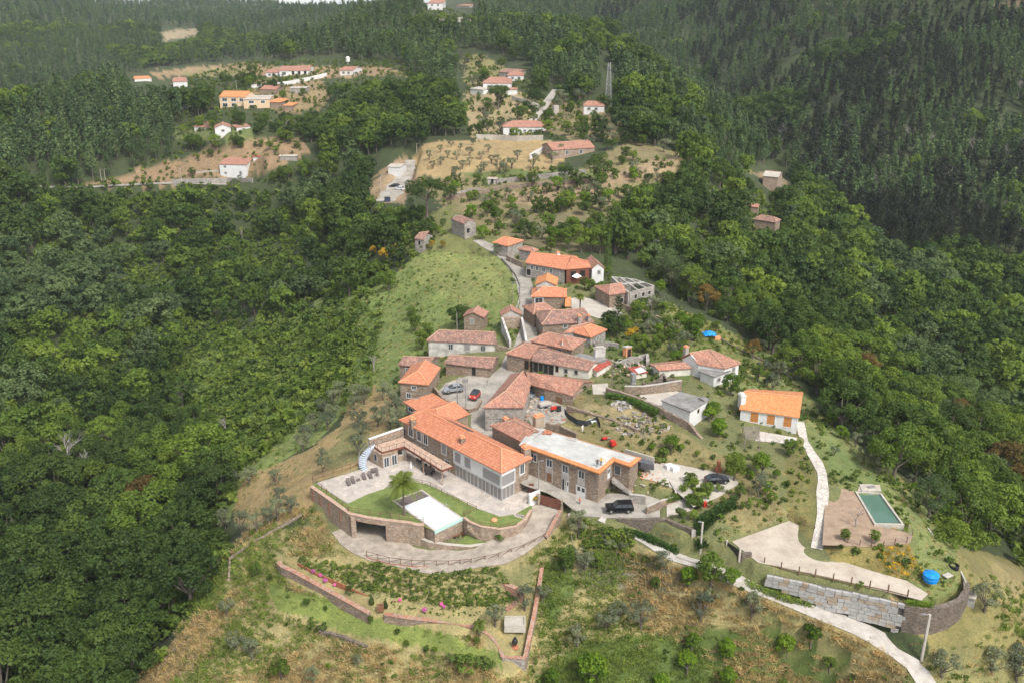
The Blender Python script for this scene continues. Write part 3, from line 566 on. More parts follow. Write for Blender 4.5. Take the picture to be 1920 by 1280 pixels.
def crown_pts(rng, kind, n):
 """leaf centres and outward directions for a crown with its foot at the origin"""
 if kind in ('broad', 'olive', 'citrus', 'shrub', 'umbrella', 'sprawl'):
  R, zc, zr, nl, lr, inner = {'broad': (4.6, 6.6, 3.9, 30, (.24, .40), .2), 'olive': (1.8, 2.7, 1.4, 15, (.28, .46), .2), 'citrus': (1.75, 2.4, 1.75, 22, (.28, .42), .5),
        'shrub': (1.0, .75, .8, 9, (.35, .55), .3), 'umbrella': (6.2, 9.2, 2.0, 26, (.22, .34), .1), 'sprawl': (2.2, .8, .9, 12, (.35, .5), .3)}[kind]
  d = sph(rng, nl, .35); rad = rng.uniform(.45, .85, nl) ** .7
  if kind == 'citrus': rad = rng.uniform(.5, .72, nl)
  LC = d * rad[:, None] * np.array([R, R, zr]) + np.array([0, 0, zc]); LR = rng.uniform(*lr, nl) * R * (.75 if kind != 'citrus' else .8)
  k = rng.integers(0, nl, n); dd = sph(rng, n, .45); rr = rng.uniform(.72, 1.06, n)
  P = LC[k] + dd * (LR[k] * rr)[:, None] * np.array([1, 1, .8]); D = dd * .8 + (P - np.array([0, 0, zc])) / R * .5
  return P, D, LC
 if kind in ('euc', 'pine'):
  Hh, R = (13.5, 2.8) if kind == 'euc' else (14.5, 2.9); z = rng.uniform(.22, 1.0, n) ** (.8); nl = 26; zl = np.sort(rng.uniform(.25, .97, nl)); al = rng.uniform(0, 6.28, nl)
  k = rng.integers(0, nl, n); rl = R * (1 - zl[k]) ** .55 * .75 + .15; c = np.stack([np.cos(al[k]) * rl * .6, np.sin(al[k]) * rl * .6, zl[k] * Hh], 1)
  dd = sph(rng, n, .25); P = c + dd * (rl * .75 + .25)[:, None] * rng.uniform(.6, 1.05, n)[:, None] * np.array([1, 1, 1.1]); return P, dd, c[:nl]
 if kind == 'cypress':
  z = rng.uniform(.05, 1, n); a = rng.uniform(0, 6.28, n); r = 1.15 * np.sin(np.clip(z * 1.05, 0, 1) ** .6 * math.pi * .96 + .1) ** .7 * rng.uniform(.8, 1.05, n)
  P = np.stack([np.cos(a) * r, np.sin(a) * r, z * 12], 1); return P, np.stack([np.cos(a), np.sin(a), a * 0 + .5], 1), P[:5]
 if kind == 'araucaria':
  P = [];
  for lv in range(13):
   z = 2 + lv * .75; L_ = 3.0 * (1 - lv / 14) + .4
   for j in range(6):
    a = j * 1.047 + lv * .5; m = n // 78; t = rng.uniform(.1, 1, m); P.append(np.stack([np.cos(a) * L_ * t, np.sin(a) * L_ * t, z + .5 * t ** 2 + rng.normal(0, .08, m)], 1) + rng.normal(0, .09, (m, 3)))
  P = np.concatenate(P); D = P * np.array([1, 1, 0]) * .2 + np.array([0, 0, 1.]); return P, D, P[:5]
def tubes_np(paths, n=5):
 V, Fq = [], []
 for pts, rad in paths:
  base = sum(len(v) for v in V); P = np.array(pts, float); m = len(P); rings = []
  for i in range(m):
   d = P[min(i + 1, m - 1)] - P[max(i - 1, 0)]; d /= np.linalg.norm(d) + 1e-9; u = np.array([0, 0, 1.]) if abs(d[2]) < .9 else np.array([1., 0, 0])
   a = np.cross(d, u); a /= np.linalg.norm(a); b = np.cross(d, a); th = np.arange(n) * 2 * math.pi / n
   rings.append(P[i] + (np.outer(np.cos(th), a) + np.outer(np.sin(th), b)) * rad[i])
  V.append(np.concatenate(rings))
  for i in range(m - 1):
   for k in range(n): j = (k + 1) % n; Fq.append([base + i * n + k, base + i * n + j, base + (i + 1) * n + j, base + (i + 1) * n + k])
 return np.concatenate(V), np.array(Fq)
def limbs(rng, kind, LC):
 P = []
 if kind in ('broad', 'olive', 'citrus', 'umbrella'):
  s = {'broad': 1, 'olive': .5, 'citrus': .42, 'umbrella': 1.15}[kind]; zb = {'broad': 2.6, 'olive': 1.0, 'citrus': 1.2, 'umbrella': 6}[kind]
  bend = rng.normal(0, .25, 2) * s; top = np.array([bend[0], bend[1], zb])
  P.append(([(0, 0, -.8), (bend[0] * .5, bend[1] * .5, zb * .5), top], [.42 * s, .32 * s, .26 * s]))
  for c in LC[rng.permutation(len(LC))[:9]]:
   mid = top * .5 + c * .5 + np.array([0, 0, -.25 * s]); P.append(([top * .98, mid, c], [.18 * s, .11 * s, .04 * s]))
 elif kind in ('euc', 'pine'):
  P.append(([(0, 0, -1), (0, 0, 6), (.1, 0, 13)], [.22, .16, .04]))
 elif kind == 'cypress': P.append(([(0, 0, -.5), (0, 0, 10)], [.2, .05]))
 elif kind == 'araucaria': P.append(([(0, 0, -.5), (0, 0, 11.6)], [.25, .05]))
 return P
PROTO = {}
def proto(kind, n, size, mats, nv=3, asp=.62, key=None, seed=0, jit=.7):
 """crown and trunk meshes for single trees, plus both in one for the far wood"""
 out = []
 for v in range(nv):
  rng = np.random.default_rng(seed + 100 * v + len(kind)); P, D, LC = crown_pts(rng, kind, n); V, Fq = leaf_mesh(kind, P, D, size, rng, asp=asp, jit=jit)
  cm = np_mesh((key or kind) + '_crown', V, Fq, [mats[0]]); L_ = limbs(rng, kind, LC)
  if L_:
   V2, F2 = tubes_np(L_, 5); tm = np_mesh((key or kind) + '_trunk', V2, F2, [mats[1]])
  else: tm = None
  out.append((cm, tm))
 PROTO[key or kind] = out
def joined(kind, key, n, size, mats, nv=3, seed=7, jit=.7):
 out = []
 for v in range(nv):
  rng = np.random.default_rng(seed + 31 * v + len(kind)); P, D, LC = crown_pts(rng, kind, n); V, Fq = leaf_mesh(kind, P, D, size, rng, jit=jit); mi = np.zeros(len(Fq), int); L_ = limbs(rng, kind, LC)
  if L_:
   V2, F2 = tubes_np(L_[:1], 4); Fq = np.concatenate([Fq, F2 + len(V)]); V = np.concatenate([V, V2]); mi = np.r_[mi, np.ones(len(F2), int)]
  me = np_mesh(key, V, Fq, mats, mi); o = bpy.data.objects.new(key + '_source', me); out.append(o)
 PROTO[key] = out
B_ = M['bark']
proto('broad', 3600, .46, (M['l_broad'], B_), 4, key='broad'); proto('broad', 3600, .46, (M['l_dark'], B_), 3, key='broad_dark', seed=50)
proto('broad', 3200, .42, (M['l_grey'], B_), 2, key='broad_grey', seed=70, asp=.4)
proto('broad', 3000, .46, (M['l_brown'], B_), 1, key='broad_brown', seed=90)
proto('olive', 1500, .24, (M['l_olive'], B_), 4, asp=.4); proto('citrus', 1900, .26, (M['l_citrus'], B_), 3); proto('citrus', 1700, .26, (M['l_broad'], B_), 3, key='small_green', seed=5)
proto('citrus', 1300, .26, (M['l_yellow'], B_), 1, key='yellow', seed=8)
proto('shrub', 420, .26, (M['l_scrub'], B_), 3); proto('euc', 1100, .55, (M['l_euc'], B_), 3); proto('pine', 1100, .55, (M['l_pine_shaded'], B_), 3)
proto('umbrella', 5200, .42, (M['l_dark'], B_), 1); proto('cypress', 2600, .3, (M['l_dark'], B_), 1); proto('araucaria', 3900, .3, (M['l_dark'], B_), 1, asp=.4)
proto('sprawl', 900, .3, (M['l_broad'], B_), 1)
joined('broad', 'f_broad', 800, .95, [M['l_broad'], B_], 4); joined('broad', 'f_bdark', 800, .95, [M['l_dark'], B_], 3, 40); joined('broad', 'f_bgrey', 800, .9, [M['l_grey'], B_], 2, 60)
joined('euc', 'f_euc', 260, 1.05, [M['l_euc'], B_], 4); joined('pine', 'f_pine', 260, 1.1, [M['l_pine_shaded'], B_], 4)
joined('shrub', 'f_shrub', 130, .5, [M['l_scrub'], B_], 3); joined('shrub', 'f_shrubd', 130, .5, [M['l_broad'], B_], 3, 21)
def grass_src(key, mat, n, h, w, spread, seed=1, nv=2, lean=.35):
 out = []
 for v in range(nv):
  rng = np.random.default_rng(seed + v); a = rng.uniform(0, 6.28, n); r = spread * rng.uniform(0, 1, n) ** .6; b = np.stack([np.cos(a) * r, np.sin(a) * r, np.full(n, -.1)], 1)
  t = b + np.stack([rng.normal(0, lean, n) * h, rng.normal(0, lean, n) * h, rng.uniform(.6, 1.2, n) * h], 1); a2 = rng.uniform(0, 6.28, n); e = np.stack([np.cos(a2), np.sin(a2), a2 * 0], 1) * w / 2
  V = np.stack([b - e, b + e, t + e * .6, t - e * .6], 1).reshape(-1, 3); out.append(bpy.data.objects.new(key, np_mesh(key, V, np.arange(4 * n).reshape(n, 4), [mat])))
 PROTO[key] = out
grass_src('s_green', M['g_green'], 60, .26, .09, .75, 1, 3, .9); grass_src('s_dry', M['g_dry'], 64, .3, .07, .7, 11, 3, .85)
grass_src('s_lush', M['l_scrub'], 40, .45, .2, .8, 31, 3, .8); grass_src('s_flower', M['g_flower'], 16, .4, .16, .4, 21, 2)
def stuff(name, pts, srcs, scale, label=None, seed=0, idx=None):
 """what nobody could count: one object that sets copies of a few plants on points"""
 rng = np.random.default_rng(seed); n = len(pts); me = bpy.data.meshes.new(name); me.vertices.add(n); me.vertices.foreach_set('co', np.asarray(pts, np.float32).ravel())
 A = me.attributes.new('sc', 'FLOAT', 'POINT'); A.data.foreach_set('value', np.broadcast_to(scale, n).astype(np.float32))
 A = me.attributes.new('rt', 'FLOAT', 'POINT'); A.data.foreach_set('value', rng.uniform(0, 6.28, n).astype(np.float32))
 A = me.attributes.new('ix', 'INT', 'POINT'); A.data.foreach_set('value', (rng.integers(0, len(srcs), n) if idx is None else idx).astype(np.int32))
 o = bpy.data.objects.new(name, me); COL.objects.link(o); g = bpy.data.node_groups.new(name, 'GeometryNodeTree')
 g.interface.new_socket('Geometry', in_out='INPUT', socket_type='NodeSocketGeometry'); g.interface.new_socket('Geometry', in_out='OUTPUT', socket_type='NodeSocketGeometry')
 N = g.nodes.new; gi = N('NodeGroupInput'); go_ = N('NodeGroupOutput'); ip = N('GeometryNodeInstanceOnPoints'); jn = N('GeometryNodeJoinGeometry')
 for s in reversed(srcs):
  oi = N('GeometryNodeObjectInfo'); oi.inputs['Object'].default_value = s; oi.inputs['As Instance'].default_value = True; g.links.new(oi.outputs['Geometry'], jn.inputs[0])
 def na(nm, ty):
  x = N('GeometryNodeInputNamedAttribute'); x.data_type = ty; x.inputs[0].default_value = nm; return x.outputs['Attribute']
 g.links.new(gi.outputs[0], ip.inputs['Points']); g.links.new(jn.outputs[0], ip.inputs['Instance']); ip.inputs['Pick Instance'].default_value = True
 g.links.new(na('ix', 'INT'), ip.inputs['Instance Index']); cx = N('ShaderNodeCombineXYZ'); g.links.new(na('rt', 'FLOAT'), cx.inputs[2]); er = N('FunctionNodeEulerToRotation'); g.links.new(cx.outputs[0], er.inputs[0])
 g.links.new(er.outputs[0], ip.inputs['Rotation']); g.links.new(na('sc', 'FLOAT'), ip.inputs['Scale']); g.links.new(ip.outputs[0], go_.inputs[0])
 md = o.modifiers.new('scatter', 'NODES'); md.node_group = g; return tag(o, label, kind='stuff')
NAMES = {'broad': 'broadleaf_tree', 'broad_dark': 'dark_broadleaf_tree', 'broad_grey': 'grey_green_tree', 'broad_brown': 'russet_tree', 'olive': 'olive_tree', 'citrus': 'citrus_tree', 'small_green': 'fruit_tree', 'yellow': 'yellow_bush', 'shrub': 'shrub',
   'euc': 'eucalyptus_tree', 'pine': 'pine_tree', 'umbrella': 'umbrella_pine', 'cypress': 'cypress_tree', 'araucaria': 'araucaria_tree', 'sprawl': 'sprawling_bush'}
HT = {'broad': 10.2, 'broad_dark': 10.2, 'broad_grey': 10.2, 'broad_brown': 10.2, 'olive': 4.0, 'citrus': 4.1, 'small_green': 4.1, 'yellow': 4.1, 'shrub': 1.6, 'euc': 14, 'pine': 15, 'umbrella': 11, 'cypress': 12, 'araucaria': 11.8, 'sprawl': 1.8}
TRND = random.Random(5)
def tree(kind, loc, h, label, group=None, wide=1.0, cat=None):
 k = kind; pr = PROTO[k]; cm, tm = pr[TRND.randrange(len(pr))]; s = h / HT[k]; nm = NAMES[k]
 rz = TRND.uniform(0, 6.28); sc = (s * wide * TRND.uniform(.93, 1.08), s * wide * TRND.uniform(.93, 1.08), s)
 cat = cat or ('shrub' if k in ('shrub', 'yellow', 'sprawl') else 'tree')
 if tm is None:
  o = bpy.data.objects.new(nm, cm); COL.objects.link(o); o.location = loc; o.rotation_euler = (0, 0, rz); o.scale = sc; return tag(o, label, cat, group)
 e = empty(nm, loc, label, cat, group, rz); e.scale = sc
 for d, m in (('trunk', tm), ('crown', cm)):
  o = bpy.data.objects.new(d, m); COL.objects.link(o); o.parent = e
 return e
# ---- where ground or houses show: no forest tree may stand in or in front of these (picture outlines)
VC = [[(1240,540),(1320,592),(1430,655),(1490,730),(1570,800),(1660,885),(1755,985),(1835,1040),(1980,1080),(1980,1500),(200,1500),(290,1240),(400,1100),(430,1030),(430,930),(425,865),(495,785),(550,730),(550,660),(595,600),(640,560),(690,545),(780,470),(840,440),(920,440),(1000,440),(1130,450),(1130,480)],
 [(400,700),(470,650),(600,600),(600,730),(520,790),(430,825)],[(470,470),(560,480),(590,500),(500,505)],[(210,520),(290,500),(330,520),(240,540)],
 [(770,300),(800,262),(880,255),(1050,262),(1120,250),(1200,270),(1290,290),(1270,330),(1180,350),(1150,400),(1060,420),(1000,450),(930,440),(850,440),(840,400),(800,400),(770,330)],
 [(340,215),(470,215),(480,270),(330,275)],[(150,352),(330,290),(400,255),(560,255),(600,290),(560,330),(500,345),(400,356),(150,356)],[(270,130),(430,115),(560,112),(760,118),(770,145),(610,160),(620,190),(590,230),(520,225),(400,210),(400,165),(270,160)],
 [(860,90),(930,100),(1000,130),(1000,165),(960,215),(1000,225),(1000,262),(900,262),(870,215),(860,150)],[(1030,160),(1060,170),(1060,230),(1000,262),(940,262),(940,225),(1000,215)],[(1030,200),(1150,180),(1150,240),(1100,250),(1040,240)],
 [(690,360),(700,330),(735,280),(780,290),(770,340),(760,385),(700,385)],[(795,0),(885,0),(885,30),(795,20)],[(1400,315),(1450,308),(1500,350),(1420,350)],[(1405,375),(1460,395),(1460,432),(1405,430)],[(300,55),(372,52),(372,68),(305,82)],[(1130,100),(1150,100),(1150,200),(1130,200)],
 [(560,110),(650,100),(660,140),(560,140)],[(240,140),(280,140),(360,140),(360,160),(240,160)],[(1290,425),(1350,425),(1350,445),(1290,445)]]
SCRUBZ = [([(330,640),(560,590),(640,540),(700,520),(700,740),(560,800),(460,860),(350,800)],.09),([(380,400),(520,400),(640,470),(640,540),(500,520)],.45),([(640,480),(780,440),(780,520),(640,620)],.3),([(60,440),(330,410),(500,470),(480,520),(300,500),(60,500)],.55)]
def vis(x, y, z, m=60):
 u, v = proj(x, y, z); return (u > -m) & (u < 1920 + m) & (v > -m) & (v < 1280 + m)
def jgrid(x0, x1, y0, y1, s, rng, j=.42):
 gx, gy = np.meshgrid(np.arange(x0, x1, s), np.arange(y0, y1, s)); X = gx.ravel() + rng.uniform(-j, j, gx.size) * s; Y = gy.ravel() + rng.uniform(-j, j, gx.size) * s
 X[(np.floor(gy.ravel() / s) % 2) > 0] += s / 2; return X, Y
def anyp(u, v, polys):
 m = np.zeros(u.shape, bool)
 for p in polys: m |= inpoly(u, v, p)
 return m
rng = np.random.default_rng(11)
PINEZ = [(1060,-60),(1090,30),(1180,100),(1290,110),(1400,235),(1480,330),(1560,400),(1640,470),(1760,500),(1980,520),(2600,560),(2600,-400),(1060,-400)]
EUCZ = [(-900,-400),(-900,345),(0,345),(150,350),(330,290),(400,265),(330,215),(400,160),(560,120),(760,150),(870,210),(900,120),(1150,200),(1260,240),(1330,330),(1480,390),(1500,400),(1400,235),(1290,110),(1180,100),(1090,30),(1060,-400)]
GREYZ = [(-200,500),(0,480),(180,440),(330,480),(340,560),(180,610),(0,650),(-200,660)]
def forest(x0, x1, y0, y1, s):
 X, Y = jgrid(x0, x1, y0, y1, s, rng); k = np.abs(np.arctan2(X, Y)) < math.radians(43); X, Y = X[k], Y[k]; Z = H(X, Y); u, v = proj(X, Y, Z)
 k = (v > -260) & (v < 1900); return X[k], Y[k], Z[k], u[k], v[k]
def classify(X, Y, Z, u, v):
 t = np.zeros(X.size, int)                                   # 0 broad 1 euc 2 pine 3 grey 4 dark broad
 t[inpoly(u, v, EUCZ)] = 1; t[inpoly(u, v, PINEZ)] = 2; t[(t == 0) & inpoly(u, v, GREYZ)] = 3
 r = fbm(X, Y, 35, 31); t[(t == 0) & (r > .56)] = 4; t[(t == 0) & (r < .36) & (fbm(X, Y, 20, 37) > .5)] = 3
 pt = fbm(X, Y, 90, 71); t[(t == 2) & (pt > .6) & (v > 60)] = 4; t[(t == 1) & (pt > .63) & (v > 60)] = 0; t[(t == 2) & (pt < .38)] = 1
 rr = vnoise(X, Y, 2.3, 41); t[(t == 1) & (rr > .86)] = 0
 return t
parts_ = []
for (y0, y1, s) in ((90, 330, 8.3), (330, 700, 5.4), (700, 1250, 7.5), (1250, 2700, 12)):
 xm = y1 * .72; X, Y, Z, u, v = forest(-xm, xm, y0, y1, s); t = classify(X, Y, Z, u, v)
 if y0 == 330:      # broadleaved trees stand further apart than the planted conifers
  k = (t == 1) | (t == 2) | (vnoise(X, Y, 1.7, 43) > .42); X, Y, Z, u, v, t = X[k], Y[k], Z[k], u[k], v[k], t[k]
 hh = np.where(t == 1, 12.5, np.where(t == 2, 13.5, 10.5)) * (.58 + .78 * vnoise(X, Y, 3.1, 47)) * np.where(Y > 1250, 1.15, 1)
 hh *= np.where((X < -25) & (Y < 260), 1.0 + .25 * np.clip((260 - Y) / 60, 0, 1), 1)
 hh *= np.where((t == 1) | (t == 2), .72 + .56 * fbm(X, Y, 150, 91), 1)
 bad = anyp(u, v, VC) | (((t == 1) | (t == 2)) & (np.abs(fbm(X, Y, 150, 95) - .5) < .009) & (v > 60)); todo = ~bad
 for fac in (1, .62, .36, .2):      # beside open ground only lower trees
  b2 = np.zeros(X.size, bool)
  for fz, fx in ((.5, 0), (.97, 0), (.7, .3), (.7, -.3)): a, b = proj(X + fx * hh * fac * .8, Y, Z + hh * fac * fz); b2 |= anyp(a, b, VC)
  ok = todo & ~b2; hh[ok] *= fac; todo &= b2
 bad |= todo
 k = ~bad
 k &= (t > 0) | (X > -20) | (Y > 420) | (rng.uniform(0, 1, X.size) > .1)
 for pz, dz in SCRUBZ: k &= ~(inpoly(u, v, pz) & (rng.uniform(0, 1, X.size) > dz))
 parts_.append([a[k] for a in (X, Y, Z, u, v, t, hh)])
TX_, TY_, TZ_, TU, TV, TT, TH = [np.concatenate([p[i] for p in parts_]) for i in range(7)]
print('forest', len(TX_), np.bincount(TT))
inview = vis(TX_, TY_, TZ_, 30) | (vis(TX_, TY_, TZ_, 190) & (TY_ < 200)); dist = np.hypot(TX_, TY_); order = np.argsort(dist + np.where(inview, 0, 1e6)); single = np.zeros(len(TX_), bool)
for types, lim in (((0, 3, 4), 240), ((1,), 150), ((2,), 150)):
 cnt = 0
 for i in order:
  if not inview[i] or cnt >= lim: break
  if TT[i] in types: single[i] = True; cnt += 1
LBL = {0: ('broad', 'round mid green broadleaf tree crowded into the wooded valley'), 1: ('euc', 'slender dark green eucalyptus in the planted wood on the hill'), 2: ('pine', 'slender dark pine with cloud shade put into its colour on the right hillside'), 3: ('broad_grey', 'grey green feathery tree among the valley woods'), 4: ('broad_dark', 'dark green dense broadleaf tree in the valley woods')}
for i in np.nonzero(single)[0]:
 k, lb = LBL[TT[i]]; side = 'left of the village' if TX_[i] < 0 else 'right of the village'
 if k == 'broad' and TRND.random() < .06: k = 'broad_brown'; lb = 'russet tinged broadleaf tree in the wooded valley'
 lb += ' ' + side
 big = 1.0
 tree(k, (TX_[i], TY_[i], TZ_[i] - .3), TH[i] * float(big), lb, NAMES[k].replace('_', ' ') + 's in the woods ' + side, 1.08)
rest = ~single
def wood(name, tys, keys, seed, fac=1.0):
 m = rest & np.isin(TT, tys); src = sum([PROTO[k] for k in keys], []); P = np.stack([TX_[m], TY_[m], TZ_[m] - .3], 1)
 h0 = {'f_broad': 10.2, 'f_bdark': 10.2, 'f_bgrey': 10.2, 'f_euc': 14, 'f_pine': 15}[keys[0]]
 stuff(name, P, src, TH[m] / h0 * fac * np.where(TT[m] == 1, 1.1, 1.06), seed=seed)
wood('broadleaf_woods', [0], ['f_broad', 'f_bdark'], 1); wood('acacia_woods', [3], ['f_bgrey'], 2); wood('dark_broadleaf_woods', [4], ['f_bdark'], 3)
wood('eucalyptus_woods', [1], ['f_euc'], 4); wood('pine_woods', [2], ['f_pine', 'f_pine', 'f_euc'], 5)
# ---- undergrowth: scrub in the valleys and rough patches, grasses on the open ground
def scatter(name, x0, x1, y0, y1, s, polys, keys, smin, smax, seed, excl=None, maxv=1400, drop=.1, dens=1.0, patch=None):
 r = np.random.default_rng(seed); X, Y = jgrid(x0, x1, y0, y1, s, r, .5); Z = Hbase(X, Y); u, v = proj(X, Y, Z); k = (u > -300) & (u < 2250) & (v > -40) & (v < maxv); k &= anyp(u, v, polys)
 if excl: k &= ~anyp(u, v, excl)
 k &= r.uniform(0, 1, k.size) < dens * np.clip(fbm(X, Y, 7, seed) * 2.4 - .45, .05, 1)
 if patch: f_ = fbm(X, Y, 13, 77); k &= (f_ > .5 + .06 * r.normal(0, 1, k.size)) if patch > 0 else (f_ < .5 + .06 * r.normal(0, 1, k.size))
 X, Y, u, v = X[k], Y[k], u[k], v[k]; Z = H(X, Y)
 for kind, P, c, mg, bl, dr in PADS:
  if kind == 'pad': d, _ = pdist(X, Y, P); k = ~inpoly(X, Y, P) & (d > .3)
  else:
   a = np.array([p[0][:2] for p in P]); k0 = (np.abs(X - a[:, 0].mean()) < np.ptp(a[:, 0]) + 5) & (np.abs(Y - a[:, 1].mean()) < np.ptp(a[:, 1]) + 5); k = np.ones(X.size, bool)
   if k0.any(): d, t_ = pdist(X[k0], Y[k0], a, False); k[k0] = d > np.interp(t_, range(len(P)), [p[1] for p in P]) / 2 + .3
  X, Y, Z = X[k], Y[k], Z[k]
 print(name, X.size); src = sum([PROTO[q] for q in keys], []); return stuff(name, np.stack([X, Y, Z - drop], 1), src, r.uniform(smin, smax, X.size), seed=seed)
VALLEY = [(-200,350),(150,356),(480,356),(700,385),(780,400),(840,440),(780,480),(700,560),(660,640),(650,720),(560,800),(440,900),(430,1040),(380,1120),(280,1300),(-200,1300)]
VALLEYR = [(1150,420),(1300,330),(1500,380),(1980,480),(1980,1090),(1850,1030),(1790,980),(1700,880),(1600,790),(1515,720),(1450,645),(1330,590),(1240,540),(1140,470)]
MEADOW = [(600,560),(700,540),(790,470),(930,470),(975,500),(975,560),(960,640),(830,620),(790,690),(740,720),(690,740),(640,780),(590,830),(500,880),(440,960),(400,1040),(370,1020),(450,870),(550,740),(560,640)]
scatter('valley_undergrowth', -330, -10, 110, 460, 2.6, [VALLEY], ['f_shrub', 'f_shrubd'], .9, 2.3, 101)
scatter('valley_undergrowth', 40, 420, 130, 470, 3.0, [VALLEYR], ['f_shrub', 'f_shrubd'], .9, 2.0, 102)
scatter('meadow_scrub', -90, 10, 130, 330, 2.2, [MEADOW], ['f_shrub'], .25, .6, 103, dens=.3)
scatter('meadow_grass', -90, 10, 130, 330, 1.1, [MEADOW], ['s_green', 's_dry'], .5, 1.0, 114, dens=.5)
scatter('valley_scrub', -130, -20, 150, 330, 1.9, [[(330,640),(560,590),(640,560),(720,560),(700,740),(560,800),(440,900),(340,810)]], ['f_shrub', 's_lush', 's_lush'], .6, 1.6, 115, dens=1.8)
scatter('corner_grass', 50, 110, 95, 150, 1.0, [[(1740,1150),(1960,1080),(1960,1400),(1740,1400)]], ['s_green', 's_dry', 's_lush'], .6, 1.2, 119, dens=1.3)
scatter('bank_grass', -90, 0, 130, 300, 1.1, [MEADOW, [(430,850),(600,720),(700,640),(740,720),(640,780),(590,830),(500,880),(440,960)]], ['s_green'], .5, 1.0, 118, dens=.7)
NEARM = [(440,960),(590,950),(650,1010),(620,1030),(700,1030),(1000,1060),(1060,980),(1260,1060),(1400,1110),(1560,1170),(1650,1215),(1740,1300),(1500,1400),(150,1400),(330,1200)]
EXB = [[(500,1085),(560,1105),(700,1160),(850,1190),(930,1220),(945,1255),(800,1218),(650,1195),(520,1145)],[(540,1040),(980,1040),(1010,1110),(990,1250),(940,1270),(900,1190),(700,1165),(540,1085)]]
scatter('dry_grass', -80, 90, 95, 160, .52, [NEARM], ['s_dry'], .7, 1.6, 104, EXB, dens=1.6, patch=1)
scatter('green_grass', -80, 90, 95, 160, .58, [NEARM], ['s_green'], .7, 1.6, 105, EXB, dens=1.6, patch=-1)
scatter('weeds', -80, 90, 95, 160, 1.7, [NEARM], ['f_shrub', 'f_shrubd'], .25, .6, 106, EXB, dens=.5)
VILL = [[(1240,985),(1310,960),(1480,900),(1480,970),(1370,1015),(1330,1050),(1290,1035)],[(960,460),(1060,470),(1240,560),(1420,660),(1560,790),(1480,980),(1280,900),(1200,860),(1100,760),(1000,740),(960,640)],[(730,720),(830,640),(850,700),(760,760)],[(1530,880),(1700,900),(1830,1130),(1700,1160),(1530,1040)]]
scatter('village_grass', -60, 110, 120, 320, 1.3, VILL, ['s_green', 's_dry'], .5, 1.1, 116, dens=.9)
scatter('village_weeds', -60, 110, 120, 320, 2.0, VILL, ['f_shrub', 'f_shrubd'], .25, .8, 117, dens=.8)
SLOPES = [[(1090,775),(1130,765),(1290,820),(1440,900),(1500,960),(1400,1000),(1260,930),(1100,850)],[(1200,560),(1300,590),(1440,650),(1500,720),(1560,800),(1660,880),(1760,960),(1830,1080),(1960,1080),(1960,1300),(1740,1290),(1690,1160),(1740,1120),(1650,1010),(1545,900),(1500,800),(1400,740),(1330,660),(1220,640)],[(1120,590),(1250,600),(1330,680),(1280,720),(1120,700)],[(1470,860),(1530,860),(1535,1030),(1470,980)]]
scatter('slope_grass', 10, 150, 120, 300, 1.0, SLOPES, ['s_green', 's_green', 's_dry'], .4, .9, 107)
scatter('slope_weeds', 10, 150, 120, 300, 1.9, SLOPES, ['f_shrub', 'f_shrubd'], .25, .6, 108, dens=.5)
scatter('lot_edge_grass', 60, 120, 115, 160, .6, [[(1400,1052),(1560,1082),(1740,1126),(1740,1150),(1560,1110),(1400,1075)],[(1540,1020),(1640,1065),(1580,1050),(1530,1035)]], ['s_dry', 's_green'], .4, .9, 113)
scatter('bank_flowers', 60, 110, 125, 150, .5, [[(1555,1025),(1700,1022),(1745,1088),(1640,1070),(1560,1050)]], ['s_flower', 's_green'], .6, 1.1, 109)
TERR = [[(340,200),(600,190),(640,350),(150,356),(330,280)],[(270,120),(770,112),(780,165),(600,230),(400,215)],[(1000,160),(1150,180),(1200,270),(1000,262)],[(780,0),(900,0),(900,50),(780,40)],[(770,340),(1290,290),(1300,400),(1240,500),(1000,480),(850,420)],[(870,100),(1000,160),(1000,262),(880,262)],[(470,150),(620,140),(600,210),(460,200)],[(150,350),(400,270),(560,260),(585,290),(330,345)]]
scatter('terrace_scrub', -330, 140, 300, 860, 2.6, TERR, ['f_shrub', 'f_shrubd', 's_dry', 's_green'], .5, 1.3, 110, dens=1.1)
scatter('lawn_tufts', -80, 10, 100, 150, .8, [[(500,1090),(560,1105),(700,1160),(850,1190),(930,1220),(940,1250),(800,1215),(650,1190),(520,1140)],[(900,1080),(1010,1050),(1000,1110)]], ['s_green'], .3, .6, 111)
scatter('olive_slope_grass', -80, 0, 140, 240, .9, [[(440,975),(450,900),(560,850),(640,800),(665,740),(700,720),(740,745),(725,800),(700,870),(590,905),(585,950),(500,1000)]], ['s_dry', 's_dry', 's_green'], .3, .7, 112)
# ---- single trees: (kind, picture point of the foot, height); the label is shared only inside its group
def grove(kind, items, label, group):
 for it in items:
  p, h = it[:-1], it[-1]; g = G(p); tree(kind, (g.x, g.y, g.z - .1), h, label, group)
grove('citrus', [('f',1055,515,4.2),('f',1310,535,4.4)], 'bright green round citrus tree beside the leafy fig tree at the footpath', 'citrus trees by the fig')
grove('citrus', [('f',1045,1035,4.6),('f',1285,950,4.2),('f',1080,895,3.6),('f',1290,1135,4.6),('f',890,1140,3.6)], 'bright green citrus tree in the weedy field at the bottom', 'citrus trees in the lower field')
grove('citrus', [('f',1640,940,5.0),('f',1795,855,4.2)], 'bright green citrus tree on the slope under the rust coloured gate path', 'citrus trees below the path')
grove('citrus', [('f',470,1110,6.5)], 'largest bright green citrus tree at the bottom edge beside the long wall', None)
grove('citrus', [('f',240,1120,3.8)], 'bright green bushy citrus tree just right of the wall end', None)
grove('small_green', [('f',320,425,5.6)], 'dark green round tree in the kitchen garden beside a leaning pole', None)
grove('small_green', [('f',1190,510,6.8)], 'big leafy fig tree on the path beside the concrete lamp post', None)
